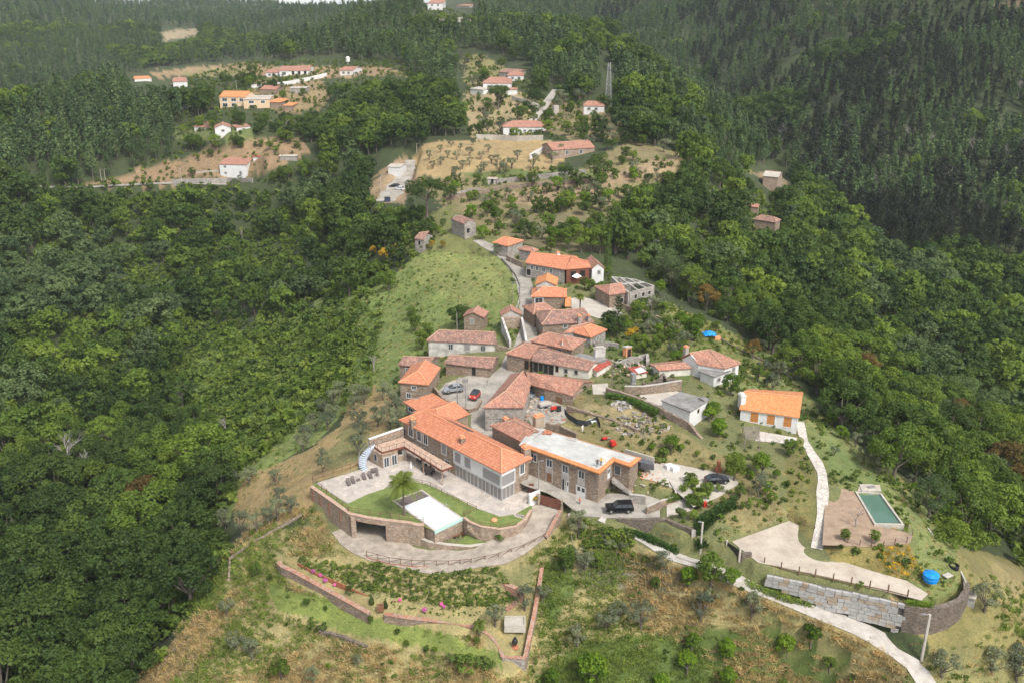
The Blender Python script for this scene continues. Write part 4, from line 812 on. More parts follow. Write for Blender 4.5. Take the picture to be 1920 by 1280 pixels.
grove('small_green', [('f',860,530,2.8),('f',500,400,3.6),('f',1905,1010,3),('f',1620,1135,2.6)], 'small green fruit tree in the weedy field', 'small fruit trees in the lower field')
grove('olive', [('f',560,775,4.5),('f',770,765,5.2),('f',640,705,3.4),('f',1130,715,5.2),('f',1440,695,4.6),('f',1205,605,3.2),('f',390,875,4),('f',900,410,3.6),('f',440,410,4.6)], 'grey green olive tree in the dry grass field below the kitchen garden', 'olive trees in the lower field')
grove('olive', [('f',395,205,4.8)], 'olive tree beside the stone steps under the road wall', None)
grove('olive', [('f',185,600,3.2),('f',75,650,4.4),('e',1540,565,4.2)], 'olive tree standing against the long brick topped wall', 'olives by the long wall')
grove('olive', [('e',75,505,3.4),('e',130,695,3.9),('e',215,745,4.1),('e',545,875,3.2),('e',790,785,2.4)], 'olive tree on the dry slope below the curved terrace lawn', 'olives on the lower left slope')
grove('small_green', [('e',370,855,4.4),('e',240,290,3.0)], 'dark green upright shrub on the dry lower left slope', 'upright shrubs on the lower slope')
grove('olive', [('i',1330,505,4.8),('i',1345,440,4.2),('i',1325,330,3.8),('i',1400,470,3.6)], 'olive tree of the sprawling clump left of the stone terrace', 'olive clump left of the terrace')
grove('olive', [('i',1555,270,3.6),('i',1545,215,3.0)], 'small olive tree just outside the terrace wooden railing', 'small olives by the railing')
grove('olive', [(1,410,120,4.4),(1,465,140,4.4),(1,400,205,4.2),(1,420,295,4.4),(1,440,385,4.2),(1,425,500,4.6),(1,600,110,4.4),(1,650,190,4.6),(1,560,300,5),(1,640,320,5),(1,700,320,4.6),(1,690,220,4.2)], 'olive tree in the rows beside the new tiled house', 'olive rows beside the house')
grove('olive', [(1,250,160,4.6),(1,180,210,4.4),(1,235,260,4.4),(1,210,320,4.6),(1,120,330,4.8),(1,60,420,4.6),(1,30,470,4.4),(1,290,90,4.2)], 'olive tree along the top edge of the overgrown bank', 'olives along the bank')
grove('olive', [('i',1200,330,4.4),('i',1110,330,4.2),('i',1080,540,4.6),('i',1160,560,4.8),('i',1040,560,4.4),('i',1290,520,3.6),('i',1230,560,4)], 'silvery olive tree at the wood edge left of the dry slope', 'olives at the wood edge')
grove('olive', [('g',1350,1010,5.2),('g',1700,985,5.0),('g',1865,960,5.2),('g',1870,1030,5)], 'round olive tree on the bare ground in the bottom right corner', 'corner olive trees')
grove('olive', [('g',1645,545,5.4)], 'dense olive tree beside the small grey pump house', None)
grove('citrus', [(3,270,125,5.4)], 'bright green round tree in front of the white house with brown roof', None)
grove('citrus', [(3,435,575,5.2)], 'bright green round tree beside the dark leafy tree above the parked black car', None)
grove('small_green', [(3,290,600,6.2)], 'dark leafy tree right behind the black hatchback', None)
grove('small_green', [(3,600,465,4.2)], 'spreading leafy fruit tree in front of the orange roofed white house', None)
grove('citrus', [(3,190,350,4),(3,150,270,3.6)], 'yellow green bush like tree beside the small white block house', 'yellow green trees by the block house')
grove('olive', [(3,425,690,4.8)], 'olive tree on the ivy bank beneath the black hatchback', None)
grove('olive', [(3,1090,410,4.6),(3,1010,400,3.6),(3,960,410,3.2),(3,1010,480,2.8),(3,1095,560,3.6),(3,845,460,2.2)], 'grey olive tree on the grass edge above the green pool', 'olives above the green pool')
grove('citrus', [(3,880,360,3.2),(3,1035,465,2.6),(3,1290,680,3),(3,1440,820,4),(3,830,290,4)], 'bright small citrus tree at the right wood edge', 'citrus along the right wood edge')
grove('sprawl', [(3,1500,960,3.2),(3,1580,950,3.4),(3,1640,930,3.0),(3,1480,900,3.0),(3,1560,900,3.2)], 'vine covered pergola of bright leaves beside the curved boundary wall', 'vine canopy by the boundary wall')
grove('small_green', [(3,130,690,3.4),(3,40,755,2.4),(3,95,750,2.4)], 'leafy fig or vine in the garden above the stone wall', 'garden trees above the stone wall')
grove('small_green', [(3,905,935,2.6),(3,1072,945,2.8)], 'small thin young tree on the bare soil plot', 'young trees on the soil plot')
grove('araucaria', [(5,500,300,10.5)], 'tiered dark araucaria towering over the gardens', None)
grove('broad_dark', [(5,470,305,6),(5,430,250,5)], 'dark green tree huddled against the araucaria', 'trees around the araucaria')
grove('small_green', [(5,740,215,3.6),(5,640,400,4.2),(5,700,430,4.8),(5,790,450,4.6),(5,830,400,4.4),(5,600,440,3.6),(5,880,260,4.4),(5,680,120,4),(5,860,130,4.2),(5,660,150,3.6),(5,930,330,4),(5,560,240,4)], 'green garden tree on the terraces above the white house', 'garden trees on the terraces')
grove('citrus', [(5,1110,340,6.2),(5,1000,250,5),(5,1060,300,5.4),(5,1140,260,5)], 'large bright green tree cluster beside the blue tarpaulin', 'bright trees by the tarpaulin')
grove('olive', [(5,1030,440,5.4),(5,950,470,4),(5,830,110,4.6)], 'grey olive tree behind the white house with brown roof', 'olives behind the white house')
grove('small_green', [(5,1290,265,3.4),(5,1470,245,4.6),(5,1720,560,3.6),(5,1620,660,4.4),(5,1700,700,4),(5,1850,470,4),(5,1520,560,3)], 'green tree on the grass slope behind the white house', 'trees on the grass slope')
grove('olive', [(5,1740,740,4.4),(5,1800,640,4.4),(5,1660,600,4)], 'silvery olive at the edge of the right woods', 'olives at the right woods')
grove('broad_brown', [(5,1580,480,5)], 'russet leaved bush on the slope under the woods', None)
grove('citrus', [(5,930,1240,4.2)], 'bright green bush in the dry slope behind the flat roofed building', None)
grove('citrus', [(5,1310,1110,4.2),(5,1265,960,4.2)], 'yellow green tree between the block house and the orange roof', 'trees between block house and orange roof')
grove('yellow', [(5,600,330,3.2),(5,640,310,3),(5,815,275,3)], 'yellow flowering broom bush in the terraced gardens', 'broom bushes')
grove('broad_dark', [(6,80,1000,6.2),(6,130,980,5.6)], 'dark leafy tree beside the small square tiled hut', 'leafy trees by the square hut')
grove('cypress', [(6,1275,560,12.5)], 'tall dark cypress standing behind the long orange roofed house', None)
grove('broad', [(6,1060,400,8.5),(6,1150,390,7),(6,1210,410,9),(6,1350,400,7),(6,1470,395,9),(6,1540,400,8),(6,960,380,7)], 'round green tree in the row behind the upper village houses', 'tree row behind the upper village')
grove('small_green', [(6,1090,700,4),(6,1140,710,4),(6,1230,760,5),(6,1590,985,4),(6,1500,900,4.2),(6,1490,960,3.6),(6,1550,870,4.2),(6,820,390,5),(6,1270,590,3.6)], 'green garden tree around the roofless ruin', 'garden trees by the ruin')
grove('citrus', [(6,1690,740,5)], 'bright green tree right of the roofless ruin', None)
grove('olive', [(6,1530,800,5),(6,1700,850,4.6),(6,1620,870,4.2),(6,390,430,4)], 'olive tree beside the ruin wall', 'olives beside the ruin')
grove('umbrella', [(800,415,14)], 'big dark spreading stone pine above the meadow', None)
grove('broad_dark', [(1122,345,11.5)], 'solitary dark round tree beside the terraced brown fields', None)
grove('citrus', [(905,450,5),(935,440,4.5)], 'bright green tree above the road end', 'bright trees above the road end')
grove('yellow', [(720,490,5),(740,480,4.5),(810,468,3.4),(700,480,4),(830,466,3)], 'yellow flowering mimosa bush at the meadow top', 'mimosa bushes at the meadow top')
grove('small_green', [(730,545,7),(560,505,6),(800,640,5.5),(780,620,5),(790,655,5.5),(600,650,7),(640,655,6),(770,600,4.6),(705,520,5)], 'green tree standing alone in the overgrown meadow', 'trees in the overgrown meadow')
grove('olive', [('b',x,y,h) for x,y,h in [(480,640,4),(540,670,4),(580,630,3.6),(630,640,4),(700,620,4),(760,640,3.6),(540,600,3.4),(600,570,3.2),(650,590,3.2),(720,560,3),(800,600,3.6),(850,670,4.4),(900,680,4.4),(960,640,4.2),(780,700,4),(760,720,4),(860,710,5),(890,720,5),(930,690,4.6),(1050,690,6),(500,690,3.6),(660,690,3.8),(700,670,3.6),(820,660,3.8),(910,870,4.6),(1020,870,4.4),(1290,780,4.4),(1330,830,4.4),(1380,830,5),(1150,660,5),(1200,620,5)]], 'small olive tree in the rows of the pale upper field', 'olive rows of the upper field')
grove('small_green', [('b',x,y,h) for x,y,h in [(700,870,4.4),(1060,930,5.4),(1240,900,4.6),(930,900,5),(850,860,4),(1200,720,4),(1150,720,4),(1040,760,4),(980,760,3.6),(740,780,5),(930,960,6),(810,930,4.6),(1140,920,4),(1340,920,4),(1420,920,4),(1550,640,6),(1590,650,5),(1530,670,4.4),(1250,380,6),(1120,440,5),(1230,480,5),(1390,480,8),(1320,480,7),(1560,480,7),(1470,400,4.4),(780,190,6),(1500,950,6),(1650,950,6),(940,530,6),(980,480,4)]], 'round green tree on the brown terraces above the village', 'trees on the upper terraces')
grove('umbrella', [('b',855,365,11)], 'flat topped pine in front of the white hillside house', None)
grove('broad_dark', [('b',870,340,7),('a',850,450,12),('a',590,560,9),('a',800,520,8),('a',1000,310,9),('a',1100,300,8),('a',1180,250,8),('a',755,945,4.4)], 'dark round tree between the hillside houses', 'trees between the hillside houses')
grove('small_green', [('a',885,810,4.6),('a',795,825,3),('a',1105,750,3.4),('a',1205,740,3.4),('a',1300,760,5),('a',1490,750,4.6),('a',1240,740,4),('a',1400,410,6),('a',1530,300,4),('a',1540,380,5),('a',1050,420,4),('a',930,500,4),('a',1350,780,4)], 'small green tree on the brown hillside clearing', 'small trees on the hillside clearing')
def bare(loc, h, label, seed, group=None):
 r = random.Random(seed); P = []
 def br(p, d, L_, rad, dep):
  q = p + d * L_; m = (p + q) / 2 + Vector((r.gauss(0, 1), r.gauss(0, 1), 0)) * L_ * .05; P.append(([tuple(p), tuple(m), tuple(q)], [rad, rad * .8, rad * .6]))
  if dep <= 0: return
  for k in range(3 if dep > 1 else 4):
   a = Vector((r.gauss(0, 1), r.gauss(0, 1), r.gauss(.5, .5))).normalized(); br(p + d * L_ * r.uniform(.45, 1), (d * .8 + a * .75).normalized(), L_ * r.uniform(.5, .75), rad * .5, dep - 1)
 br(Vector((0, 0, -.4)), Vector((r.gauss(0, .08), r.gauss(0, .08), 1)).normalized(), h * .42, h * .028, 4)
 V, Fq = tubes_np(P, 4); o = bpy.data.objects.new('bare_tree', np_mesh('bare_tree', V, Fq, [M['bark_pale']])); COL.objects.link(o); o.location = loc; tag(o, label, 'tree', group)
for i, (p, h, lb, g_) in enumerate([(('i',345,330),17,'pale leafless tree standing out of the dark left wood','dead trees of the left wood'),(('i',420,340),16,'pale leafless tree standing out of the dark left wood','dead trees of the left wood'),
 (('i',90,1000),18,'grey dead tree leaning over the bottom left wood',None),(('h',860,1130),14,'tall narrow dead tree above the olive scrub',None),(('h',640,1010),8,'small pale dead tree beside the dark round tree',None),
 (('h',1770,950),6,'bare twisted tree at the meadow edge by the village',None),(('h',1290,640),7,'pale bare tree in the scrubby valley',None),(('h',1150,330),7,'bare white trunk lying among the valley trees',None),((3,965,858),5.4,'leafless fruit tree on the bare soil beside the green pool',None),
 (('a',1410,670),9,'leafless tree on the hillside above the white houses',None),(('i',1090,90),7,'bare grey tree above the olive scrub',None),(('i',760,120),5,'leafless grey tree at the edge of the valley wood',None)]):
 g = G(p); bare(g, h, lb, 40 + i, g_)
g5 = random.Random(77)
DZ = [(1440,230),(1560,190),(1700,230),(1830,210),(1910,250),(1910,330),(1800,330),(1650,300),(1500,290)]
for k in range(26):
 u = g5.uniform(1430, 1915); v = g5.uniform(150, 430) if u > 1600 else g5.uniform(130, 300); g = G((u, v)); bare(g, g5.uniform(11, 15), 'grey dead pine trunk standing in the dark right hillside', 200 + k, 'dead trunks of the right hillside')
# ------------------------------------------------------------------ buildings
V3 = Vector
def XY(p, z): return at(p, z) if not isinstance(p, Vector) else Vector((p.x, p.y, z))
def GZ(p): return G(p).z
def GH(p, h):
 d = ray(p); s = np.geomspace(70, 3000, 1500) / math.hypot(d[0], d[1]); hz = H(d[0] * s, d[1] * s) + h; i = int(np.argmax(hz >= CH + d[2] * s)); return CH + d[2] * s[i]
class Bd:
 def __init__(s, name, label, p, z, cat='house', group=None):
  v = XY(p, z); s.r = empty(name, v, label, cat, group); s.c = v; s.roof_o = None
 def walls(s, poly, z0, z1, mat, name='wall', cap=True):
  return MB().prism([(q[0], q[1]) for q in poly], z0, z1, cap).build(name, M[mat], s.r)
 def roof(s, Q, R, ze, zr, mat='t_mid', wall='stone', zb=None, over=.35, gables=(True, True), th=.16, cap=None, rname='roof', wname='wall'):
  """Q: eave corners A,B,C,D (A-B the front), R: ridge ends over D-A and B-C; points as picture points at their height or vectors"""
  A, B, C, D = [XY(q, ze) for q in Q]; R1, R2 = [XY(q, zr) for q in R]; zb = min(H(q.x, q.y) for q in (A, B, C, D)) - .8 if zb is None else zb
  m = MB(); dn = V3((0, 0, -th)); cen = (A + B + C + D) / 4
  if (B - A).cross(D - A).z < 0: faces = [[A, R1, R2, B], [C, R2, R1, D], [B, R2, C], [D, R1, A]]
  else: faces = [[A, B, R2, R1], [C, D, R1, R2], [B, C, R2], [D, A, R1]]
  fl = (B - A).cross(D - A).z < 0
  hip1 = abs((R1 - (A + D) / 2).to_2d().length) > .8 and not gables[0]; hip2 = abs((R2 - (B + C) / 2).to_2d().length) > .8 and not gables[1]
  for i, f in enumerate(faces):
   if (i == 2 and gables[1]) or (i == 3 and gables[0]): continue
   if fl: e0 = {0: (A, B), 1: (C, D), 2: (B, C), 3: (D, A)}[i]
   else: e0 = (f[0], f[1])
   ex = (e0[1] - e0[0]).normalized(); nn = (f[1] - f[0]).cross(f[2] - f[0]).normalized(); ey = nn.cross(ex)
   if ey.z < 0: ey = -ey
   m.face(f, [((q - e0[0]).dot(ex) + i * 7, (q - e0[0]).dot(ey)) for q in f]); m.face([q + dn for q in f][::-1])
  rim = [A, B, C, D] if not (gables[0] or gables[1]) else [A, B] + ([R2] if gables[1] else []) + [C, D] + ([R1] if gables[0] else [])
  for i in range(len(rim)):
   a, b = rim[i], rim[(i + 1) % len(rim)]; f = [a + dn, b + dn, b, a]; m.face(f[::-1] if fl else f)
  ro = m.build(rname, M[mat], s.r); s.roof_o = ro
  cm = MB(); rt = 't_ridge' if mat in ('t_new', 't_bright') else 't_ridge_old'; up = V3((0, 0, .05))
  segs = [(R1, R2)] + ([] if gables[0] else [(R1, A), (R1, D)]) + ([] if gables[1] else [(R2, B), (R2, C)])
  for a, b in segs: cm.tube([a + up, b + up], .13, 6)
  cm.build('ridge_cap', M[cap or rt], ro)
  def ins(p, q, o): return p + (q - p).normalized() * o
  W_ = [ins(ins(A, B, over), D, over), ins(ins(B, A, over), C, over), ins(ins(C, D, over), B, over), ins(ins(D, C, over), A, over)]; s.W = [V3((q.x, q.y, ze)) for q in W_]
  wm = MB(); wm.prism([(q.x, q.y) for q in s.W], zb, ze - th - .02)
  for g, (p, q, r) in ((gables[0], (s.W[3], s.W[0], R1)), (gables[1], (s.W[1], s.W[2], R2))):
   if g:
    mid = (p + q) / 2; ap = V3((mid.x, mid.y, zr - th - .08)); k = (cen - mid); k.z = 0; k = k.normalized() * .3; lo = V3((0, 0, -th - .03))
    t1 = [p + lo, q + lo, ap]; t2 = [x + k for x in t1]; wm.face(t1); wm.face(t2[::-1]);
    for i in range(3): wm.face([t1[i], t2[i], t2[(i + 1) % 3], t1[(i + 1) % 3]])
  s.wo = wm.build(wname, M[wall], s.r); s.zb = zb; s.ze = ze; s.cen = cen
  return s
 def hq(s, A, B, D, ze, rise, i1=0, i2=0, sq=True, C=None, **k):
  """roof over a rectangle: A-B front eave, D (or C) one back corner; i1/i2 how far the ridge stops short (0: gable)"""
  a, b = XY(A, ze), XY(B, ze)
  if D is None: c = XY(C, ze); d = a + c - b
  else: d = XY(D, ze)
  e = (b - a).normalized()
  if sq: n = V3((-e.y, e.x, 0)); d = a + n * (d - a).dot(n)
  c = d + b - a; r1 = (a + d) / 2 + e * i1; r2 = (b + c) / 2 - e * i2; r1.z = r2.z = ze + rise
  def mk(v): return v
  s2 = s.roof([a, b, c, d], [r1, r2], ze, ze + rise, gables=(i1 == 0, i2 == 0), **k); s.q = (a, b, c, d, r1, r2); return s
 def edge(s, k): return s.W[k], s.W[(k + 1) % 4]
 def win(s, a, b, t, z, w, h, style='win', frame='granite', cen=None, name=None, off=0.0, n=2):
  """opening on the wall line a-b at fraction t (or at a vector), z sill height"""
  a = V3(a).to_2d(); b = V3(b).to_2d(); e = (b - a).normalized(); nrm = V3((e.y, -e.x)); c0 = (cen or s.cen).to_2d()
  if (a - c0).dot(nrm) < 0: nrm = -nrm
  p = a + (b - a) * t + nrm * off; P = lambda x, y, zz: V3((p.x + e.x * x + nrm.x * y, p.y + e.y * x + nrm.y * y, z + zz))
  E = V3((e.x, e.y, 0)); N = V3((nrm.x, nrm.y, 0)); U = V3((0, 0, 1)); f = MB(); bar = MB()
  def bx(m, x0, x1, y0, y1, z0, z1): m.box(P((x0 + x1) / 2, (y0 + y1) / 2, (z0 + z1) / 2), (x1 - x0, y1 - y0, z1 - z0), ax=(E, N, U))
  s_ = .16 if frame in ('granite', 'white', 'conc') else .08; d_ = .05
  if style in ('pale', 'win', 'door', 'white_door', 'dark', 'shutter', 'blind', 'wood'):
   bx(f, -w / 2 - s_, -w / 2, -.1, d_, -s_ if style != 'door' else 0, h + s_); bx(f, w / 2, w / 2 + s_, -.1, d_, -s_ if style != 'door' else 0, h + s_)
   bx(f, -w / 2, w / 2, -.1, d_, h, h + s_); bx(f, -w / 2, w / 2, -.1, d_ + .03, -s_, 0)
  isd = style in ('door', 'white_door', 'wood'); fo = f.build(name or ('door' if isd else 'window'), M[frame], s.r)
  pm = {'pale': 'glass_pale', 'win': 'glass', 'door': 'wood', 'white_door': 'white', 'dark': 'dark', 'shutter': 'woodor', 'blind': 'shade', 'wood': 'gate'}[style]
  g = MB(); bx(g, -w / 2, w / 2, -.1, .012, 0, h); g.build('pane' if style in ('win', 'dark', 'pale') else ('blind' if style == 'blind' else 'leaf'), M[pm], fo)
  if style in ('win', 'pale') and w > .7:
   for k in range(1, n): bx(bar, -w / 2 + w * k / n - .035, -w / 2 + w * k / n + .035, -.02, .035, 0, h)
   bx(bar, -w / 2, -w / 2 + .07, -.02, .035, 0, h); bx(bar, w / 2 - .07, w / 2, -.02, .035, 0, h); bx(bar, -w / 2 + .07, w / 2 - .07, -.02, .03, h - .07, h); bx(bar, -w / 2 + .07, w / 2 - .07, -.02, .03, 0, .07)
   bar.build('sash', M['white'], fo)
  if style == 'white_door':
   for sgn in (-1, 1):
    g = MB(); bx(g, sgn * w / 4 - w * .17, sgn * w / 4 + w * .17, 0, .02, h * .52, h * .88); g.build('pane', M['glass'], fo)
  return fo
 def chimney(s, p, z, w=.9, h=1.3, mat='stone', d=None, rz=.5, top='t_ridge'):
  v = XY(p, z); d = d or w; m = MB(); m.box(v + V3((0, 0, h / 2 - .6)), (w, d, h + 1.2), rz); par = s.roof_o or s.r
  o = m.build('chimney', M[mat], par); c = MB(); c.box(v + V3((0, 0, h + .06)), (w + .2, d + .2, .12), rz); c.box(v + V3((0, 0, h + .3)), (w * .8, d * .8, .1), rz)
  for a, b in ((-1, -1), (1, -1), (1, 1), (-1, 1)):
   q = Matrix.Rotation(rz, 3, 'Z') @ V3((a * w * .32, b * d * .32, 0)); c.box(v + q + V3((0, 0, h + .185)), (.12, .12, .13), rz)
  if s.roof_o is None: c.build('chimney_cap', M[top], s.r)
  else: c.build('chimney_cap', M[top], par)
  return o
def simple(name, label, A, B, D, ze, rise, i1, i2, mat, wall, wins=(), C=None, chim=(), sq=True, group=None, over=.3, cat='house', **k):
 b = Bd(name, label, A, ze if not isinstance(ze, tuple) else 0, cat, group)
 if isinstance(ze, tuple): ze = GH(A, ze[1])
 v = XY(A, ze); b.r.location = (v.x, v.y, H(v.x, v.y)); b.r['_o'] = tuple(b.r.location)
 b.hq(A, B, D, ze, rise, i1, i2, sq, C, mat=mat, wall=wall, over=over, **k)
 for w in wins:      # (edge, t, sill below eave, w, h, style, frame)
  e = b.edge(w[0]); b.win(e[0], e[1], w[1], ze - w[2], w[3], w[4], w[5] if len(w) > 5 else 'win', w[6] if len(w) > 6 else 'granite')
 for c in chim: b.chimney(c[0], ze + c[1], c[2], c[3], c[4])
 return b
# ---- 1. the big renovated house with terrace, deck and pool
Zt = -1.2
h = Bd('stone_house', 'big stone house with new orange roof and white glazed corner above the pool terrace', (1,1000,500), Zt); h.r['_o'] = tuple(h.r.location)
a_, b_, c_ = (XY((1,710,252), 4.8), XY((1,1430,628), 4.8), XY((1,1650,520), 4.8)); d_ = a_ + c_ - b_; e_ = (b_ - a_).normalized()
r1_ = (a_ + d_) / 2 + e_ * 3.2; r2_ = (b_ + c_) / 2 - e_ * 4.2; r1_.z = r2_.z = 6.7
h.roof([a_, b_, c_, d_], [r1_, r2_], 4.8, 6.7, 't_new', 'stone_warm', zb=-1.6, over=.55, gables=(False, False))
print('main house', (b_ - a_).length, (c_ - b_).length, math.degrees((b_ - a_).angle(c_ - b_)))
W_ = h.W
for t_, w_ in ((.085, 1.3), (.175, 1.2), (.245, 1.2), (.44, 1.3)): h.win(W_[0], W_[1], t_, 2.1, w_, 2.1, 'win' if t_ < .4 else 'blind', 'white')
h.win(W_[0], W_[1], .47, Zt, 1.3, 2.2, 'win', 'granite'); h.win(W_[1], W_[2], .76, 2.2, 1.1, 2.0, 'win', 'white')
for t_ in (.13, .22, .31): h.win(W_[0], W_[1], t_, Zt, 1.5, 2.2, 'win', 'granite')
L1 = (W_[1] - W_[0]); L2 = (W_[2] - W_[1]); n1 = V3((L1.y, -L1.x, 0)).normalized(); n1 = n1 if (W_[0] - h.cen).dot(n1) > 0 else -n1; n2 = V3((L2.y, -L2.x, 0)).normalized(); n2 = n2 if (W_[1] - h.cen).dot(n2) > 0 else -n2
def pt2(t, s_, o): return (W_[0] + L1 * t + n1 * o) if s_ == 0 else (W_[1] + L2 * t + n2 * o)
q0 = pt2(.545, 0, .28); q1 = W_[1] + n1 * .28 + n2 * .28; q2 = pt2(.47, 1, .28); q3 = q2 - n2 * 1.5; q4 = q1 - n1 * 1.5 - n2 * 1.5; q5 = q0 - n1 * 1.5
MB().prism([(q.x, q.y) for q in (q0, q1, q2, q3, q4, q5)], 1.45, 4.58, True, True).build('white_facade', M['white'], h.r)
h.win(q0, q1, .10, 2.15, 1.5, 1.9, 'blind', 'shadef' if 0 else 'steel'); h.win(q0, q1, .31, 2.15, 1.5, 1.9, 'blind', 'steel'); h.win(q0, q1, .80, 1.95, 4.4, 1.9, 'blind', 'steel'); h.win(q1, q2, .47, 1.95, 4.6 if (q2 - q1).length > 5 else (q2 - q1).length * .86, 1.9, 'blind', 'steel')
g0, g1, g2 = pt2(.56, 0, .12), W_[1] + n1 * .12 + n2 * .12, pt2(.45, 1, .12)
for A_, B_, segs in ((g0, g1, 4), (g1, g2, 1)):
 for k in range(segs):
  pw = (B_ - A_).length / segs; h.win(A_, B_, (k + .5) / segs, Zt + .05, pw * .92, 2.4, 'pale', 'steel', n=3)
h.chimney((1,805,270), 5.6, 1.0, .9, 'stone'); h.chimney((1,1155,400), 5.8, .95, .8, 'stone'); h.chimney((1,1605,505), 4.9, 1.3, 1.7, 'stone_warm')
sn = (r2_ - r1_).normalized(); bs = (d_ - r1_); bs = ((c_ + d_) / 2 - (r1_ + r2_) / 2); bs = bs.normalized(); c0 = (r1_ + r2_) / 2 - sn * 2.0 + bs * 1.3; nz = sn.cross(bs); nz = nz if nz.z > 0 else -nz
pan = MB(); pan.box(c0 + nz * .12, (6.4, 1.5, .08), ax=(sn, bs, nz)); po = pan.build('solar_panel', M['glass'], h.roof_o)
w1 = Bd('house_wing', 'low orange roofed wing behind the pool house', (1,800,170), 1.2); w1.r['_o'] = tuple(w1.r.location)
A, B, D = XY((1,735,121), 4.7), XY((1,885,218), 4.7), XY((1,940,68), 5.5); C = D + B - A; A2 = V3(A);
w1.roof([A, B, V3((C.x, C.y, 4.7)), V3((D.x, D.y, 4.7))], [V3((D.x, D.y, 5.6)), V3((C.x, C.y, 5.6))], 4.7, 5.6, 't_new', 'stone_warm', over=.4); w1.win(w1.W[0], w1.W[1], .35, 3.2, 3.2, .9, 'win', 'white', n=4)
w2 = simple('house_annex', 'orange hip roofed annex between the pool house and the lane', (1,1208,208), (1,1010,292), (1,925,150), 4.7, 1.3, 0, 2.5, 't_new', 'stone_warm')
dk = Bd('roof_deck', 'terracotta tiled balcony deck along the stone house', (1,740,440), Zt, 'deck'); dk.r['_o'] = tuple(dk.r.location)
DP = [XY(p, 1.9) for p in ((1,527,432),(1,587,480),(1,745,438),(1,1010,607),(1,1088,578),(1,735,372))]
MB().prism([(p.x, p.y) for p in DP], 1.62, 1.9, True, True).build('deck_floor', M['terracotta'], dk.r)
fb = MB()
for i in range(4): fb.beam(DP[i] - V3((0, 0, .16)), DP[i + 1] - V3((0, 0, .16)), .12, .42)
fb.build('edge_beam', M['gate'], dk.r)
def railing(pts, parent=None, hgt=1.0, step=1.6, mat='fencew', post=.09, rails=(1.0, .5), rw=.05, name='railing', label=None, cat=None, group=None, cross=False, pname='post'):
 """posts on a line of points; parts: posts and one rail mesh"""
 root = parent; pm = MB(); rm = MB(); Ls = 0; posts = []
 for i in range(len(pts) - 1):
  a, b = pts[i], pts[i + 1]; n = max(1, round((b - a).length / step))
  for k in range(n + (1 if i == len(pts) - 2 else 0)): posts.append(a.lerp(b, k / n))
 for q in posts: pm.box(q + V3((0, 0, hgt / 2)), (post, post, hgt + .1))
 for a, b in zip(posts, posts[1:]):
  for r in rails: rm.beam(a + V3((0, 0, hgt * r - .04)), b + V3((0, 0, hgt * r - .04)), rw)
  if cross: rm.beam(a + V3((0, 0, .1)), b + V3((0, 0, hgt - .1)), rw * .8)
 if parent is None:
  root = empty(name, posts[0], label, cat or 'fence', group)
  for q in posts: MB().box(q + V3((0, 0, hgt / 2)), (post, post, hgt + .1)).build('post', M[mat], root)
  rm.build('rail', M[mat], root); return root
 o = pm.build('railing', M[mat], parent); rm.build('rail', M[mat], o); return o
railing(DP[:5], dk.r, 1.0, 1.7, 'black', .06, (1.0,), .04)
cols = MB()
for q in (DP[2], DP[2].lerp(DP[3], .5), DP[3]): cols.box((q.x * .99 + h.cen.x * .01, q.y * .99 + h.cen.y * .01, .2), (.22, .22, 2.84))
cols.build('column', M['stone_warm'], dk.r)
lb = Bd('garden_room', 'stone garden room with two glazed doors under the balcony deck', (1,590,520), Zt, 'building'); lb.r['_o'] = tuple(lb.r.location)
lp = [XY(p, 1.6) for p in ((1,500,455),(1,590,500),(1,700,468),(1,620,408))]; MB().prism([(p.x, p.y) for p in lp], -1.6, 1.6).build('wall', M['stone_warm'], lb.r); lb.cen = sum(lp, V3((0, 0, 0))) / 4
lb.win(lp[1], lp[2], .25, Zt, 1.1, 2.1, 'win', 'granite'); lb.win(lp[1], lp[2], .75, Zt, 1.1, 2.1, 'win', 'granite'); lb.win(lp[0], lp[1], .45, -.3, .7, 1.3, 'win', 'granite')
st = empty('curved_staircase', XY((1,465,605), Zt), 'pale blue curved steps rising from the terrace to the deck', 'staircase'); st['_o'] = tuple(st.location)
sp_pts = [(1,468,604),(1,452,575),(1,450,545),(1,458,515),(1,478,485),(1,500,463),(1,527,440)]; tz = [Zt + (3.1) * i / 6 for i in range(7)]; SPp = [XY(p, z) for p, z in zip(sp_pts, tz)]
def along(P, t):
 k = min(int(t), len(P) - 2); return P[k].lerp(P[k + 1], t - k)
ctr = sum(SPp, V3((0, 0, 0))) / 7; ctr = ctr + (ctr - SPp[3]) * 2.2
for k in range(15):
 p = along(SPp, k / 14 * 5.99); d = p - ctr; d.z = 0; d.normalize(); MB().box(p + V3((0, 0, .05)), (1.5, .34, .07), ax=(d, V3((-d.y, d.x, 0)), V3((0, 0, 1)))).build('step', M['bluesteel'], st)
sg = MB();
for sgn in (-.75, .75):
 q = [p + (p - ctr).to_3d().normalized() * sgn for p in SPp]
 for a, b in zip(q, q[1:]): sg.beam(a - V3((0, 0, .1)), b - V3((0, 0, .1)), .06, .25)
 if sgn > 0:
  for a, b in zip(q, q[1:]): sg.beam(a + V3((0, 0, .95)), b + V3((0, 0, .95)), .05); sg.beam(a, a + V3((0, 0, .95)), .04)
sg.build('stringer', M['steel'], st)
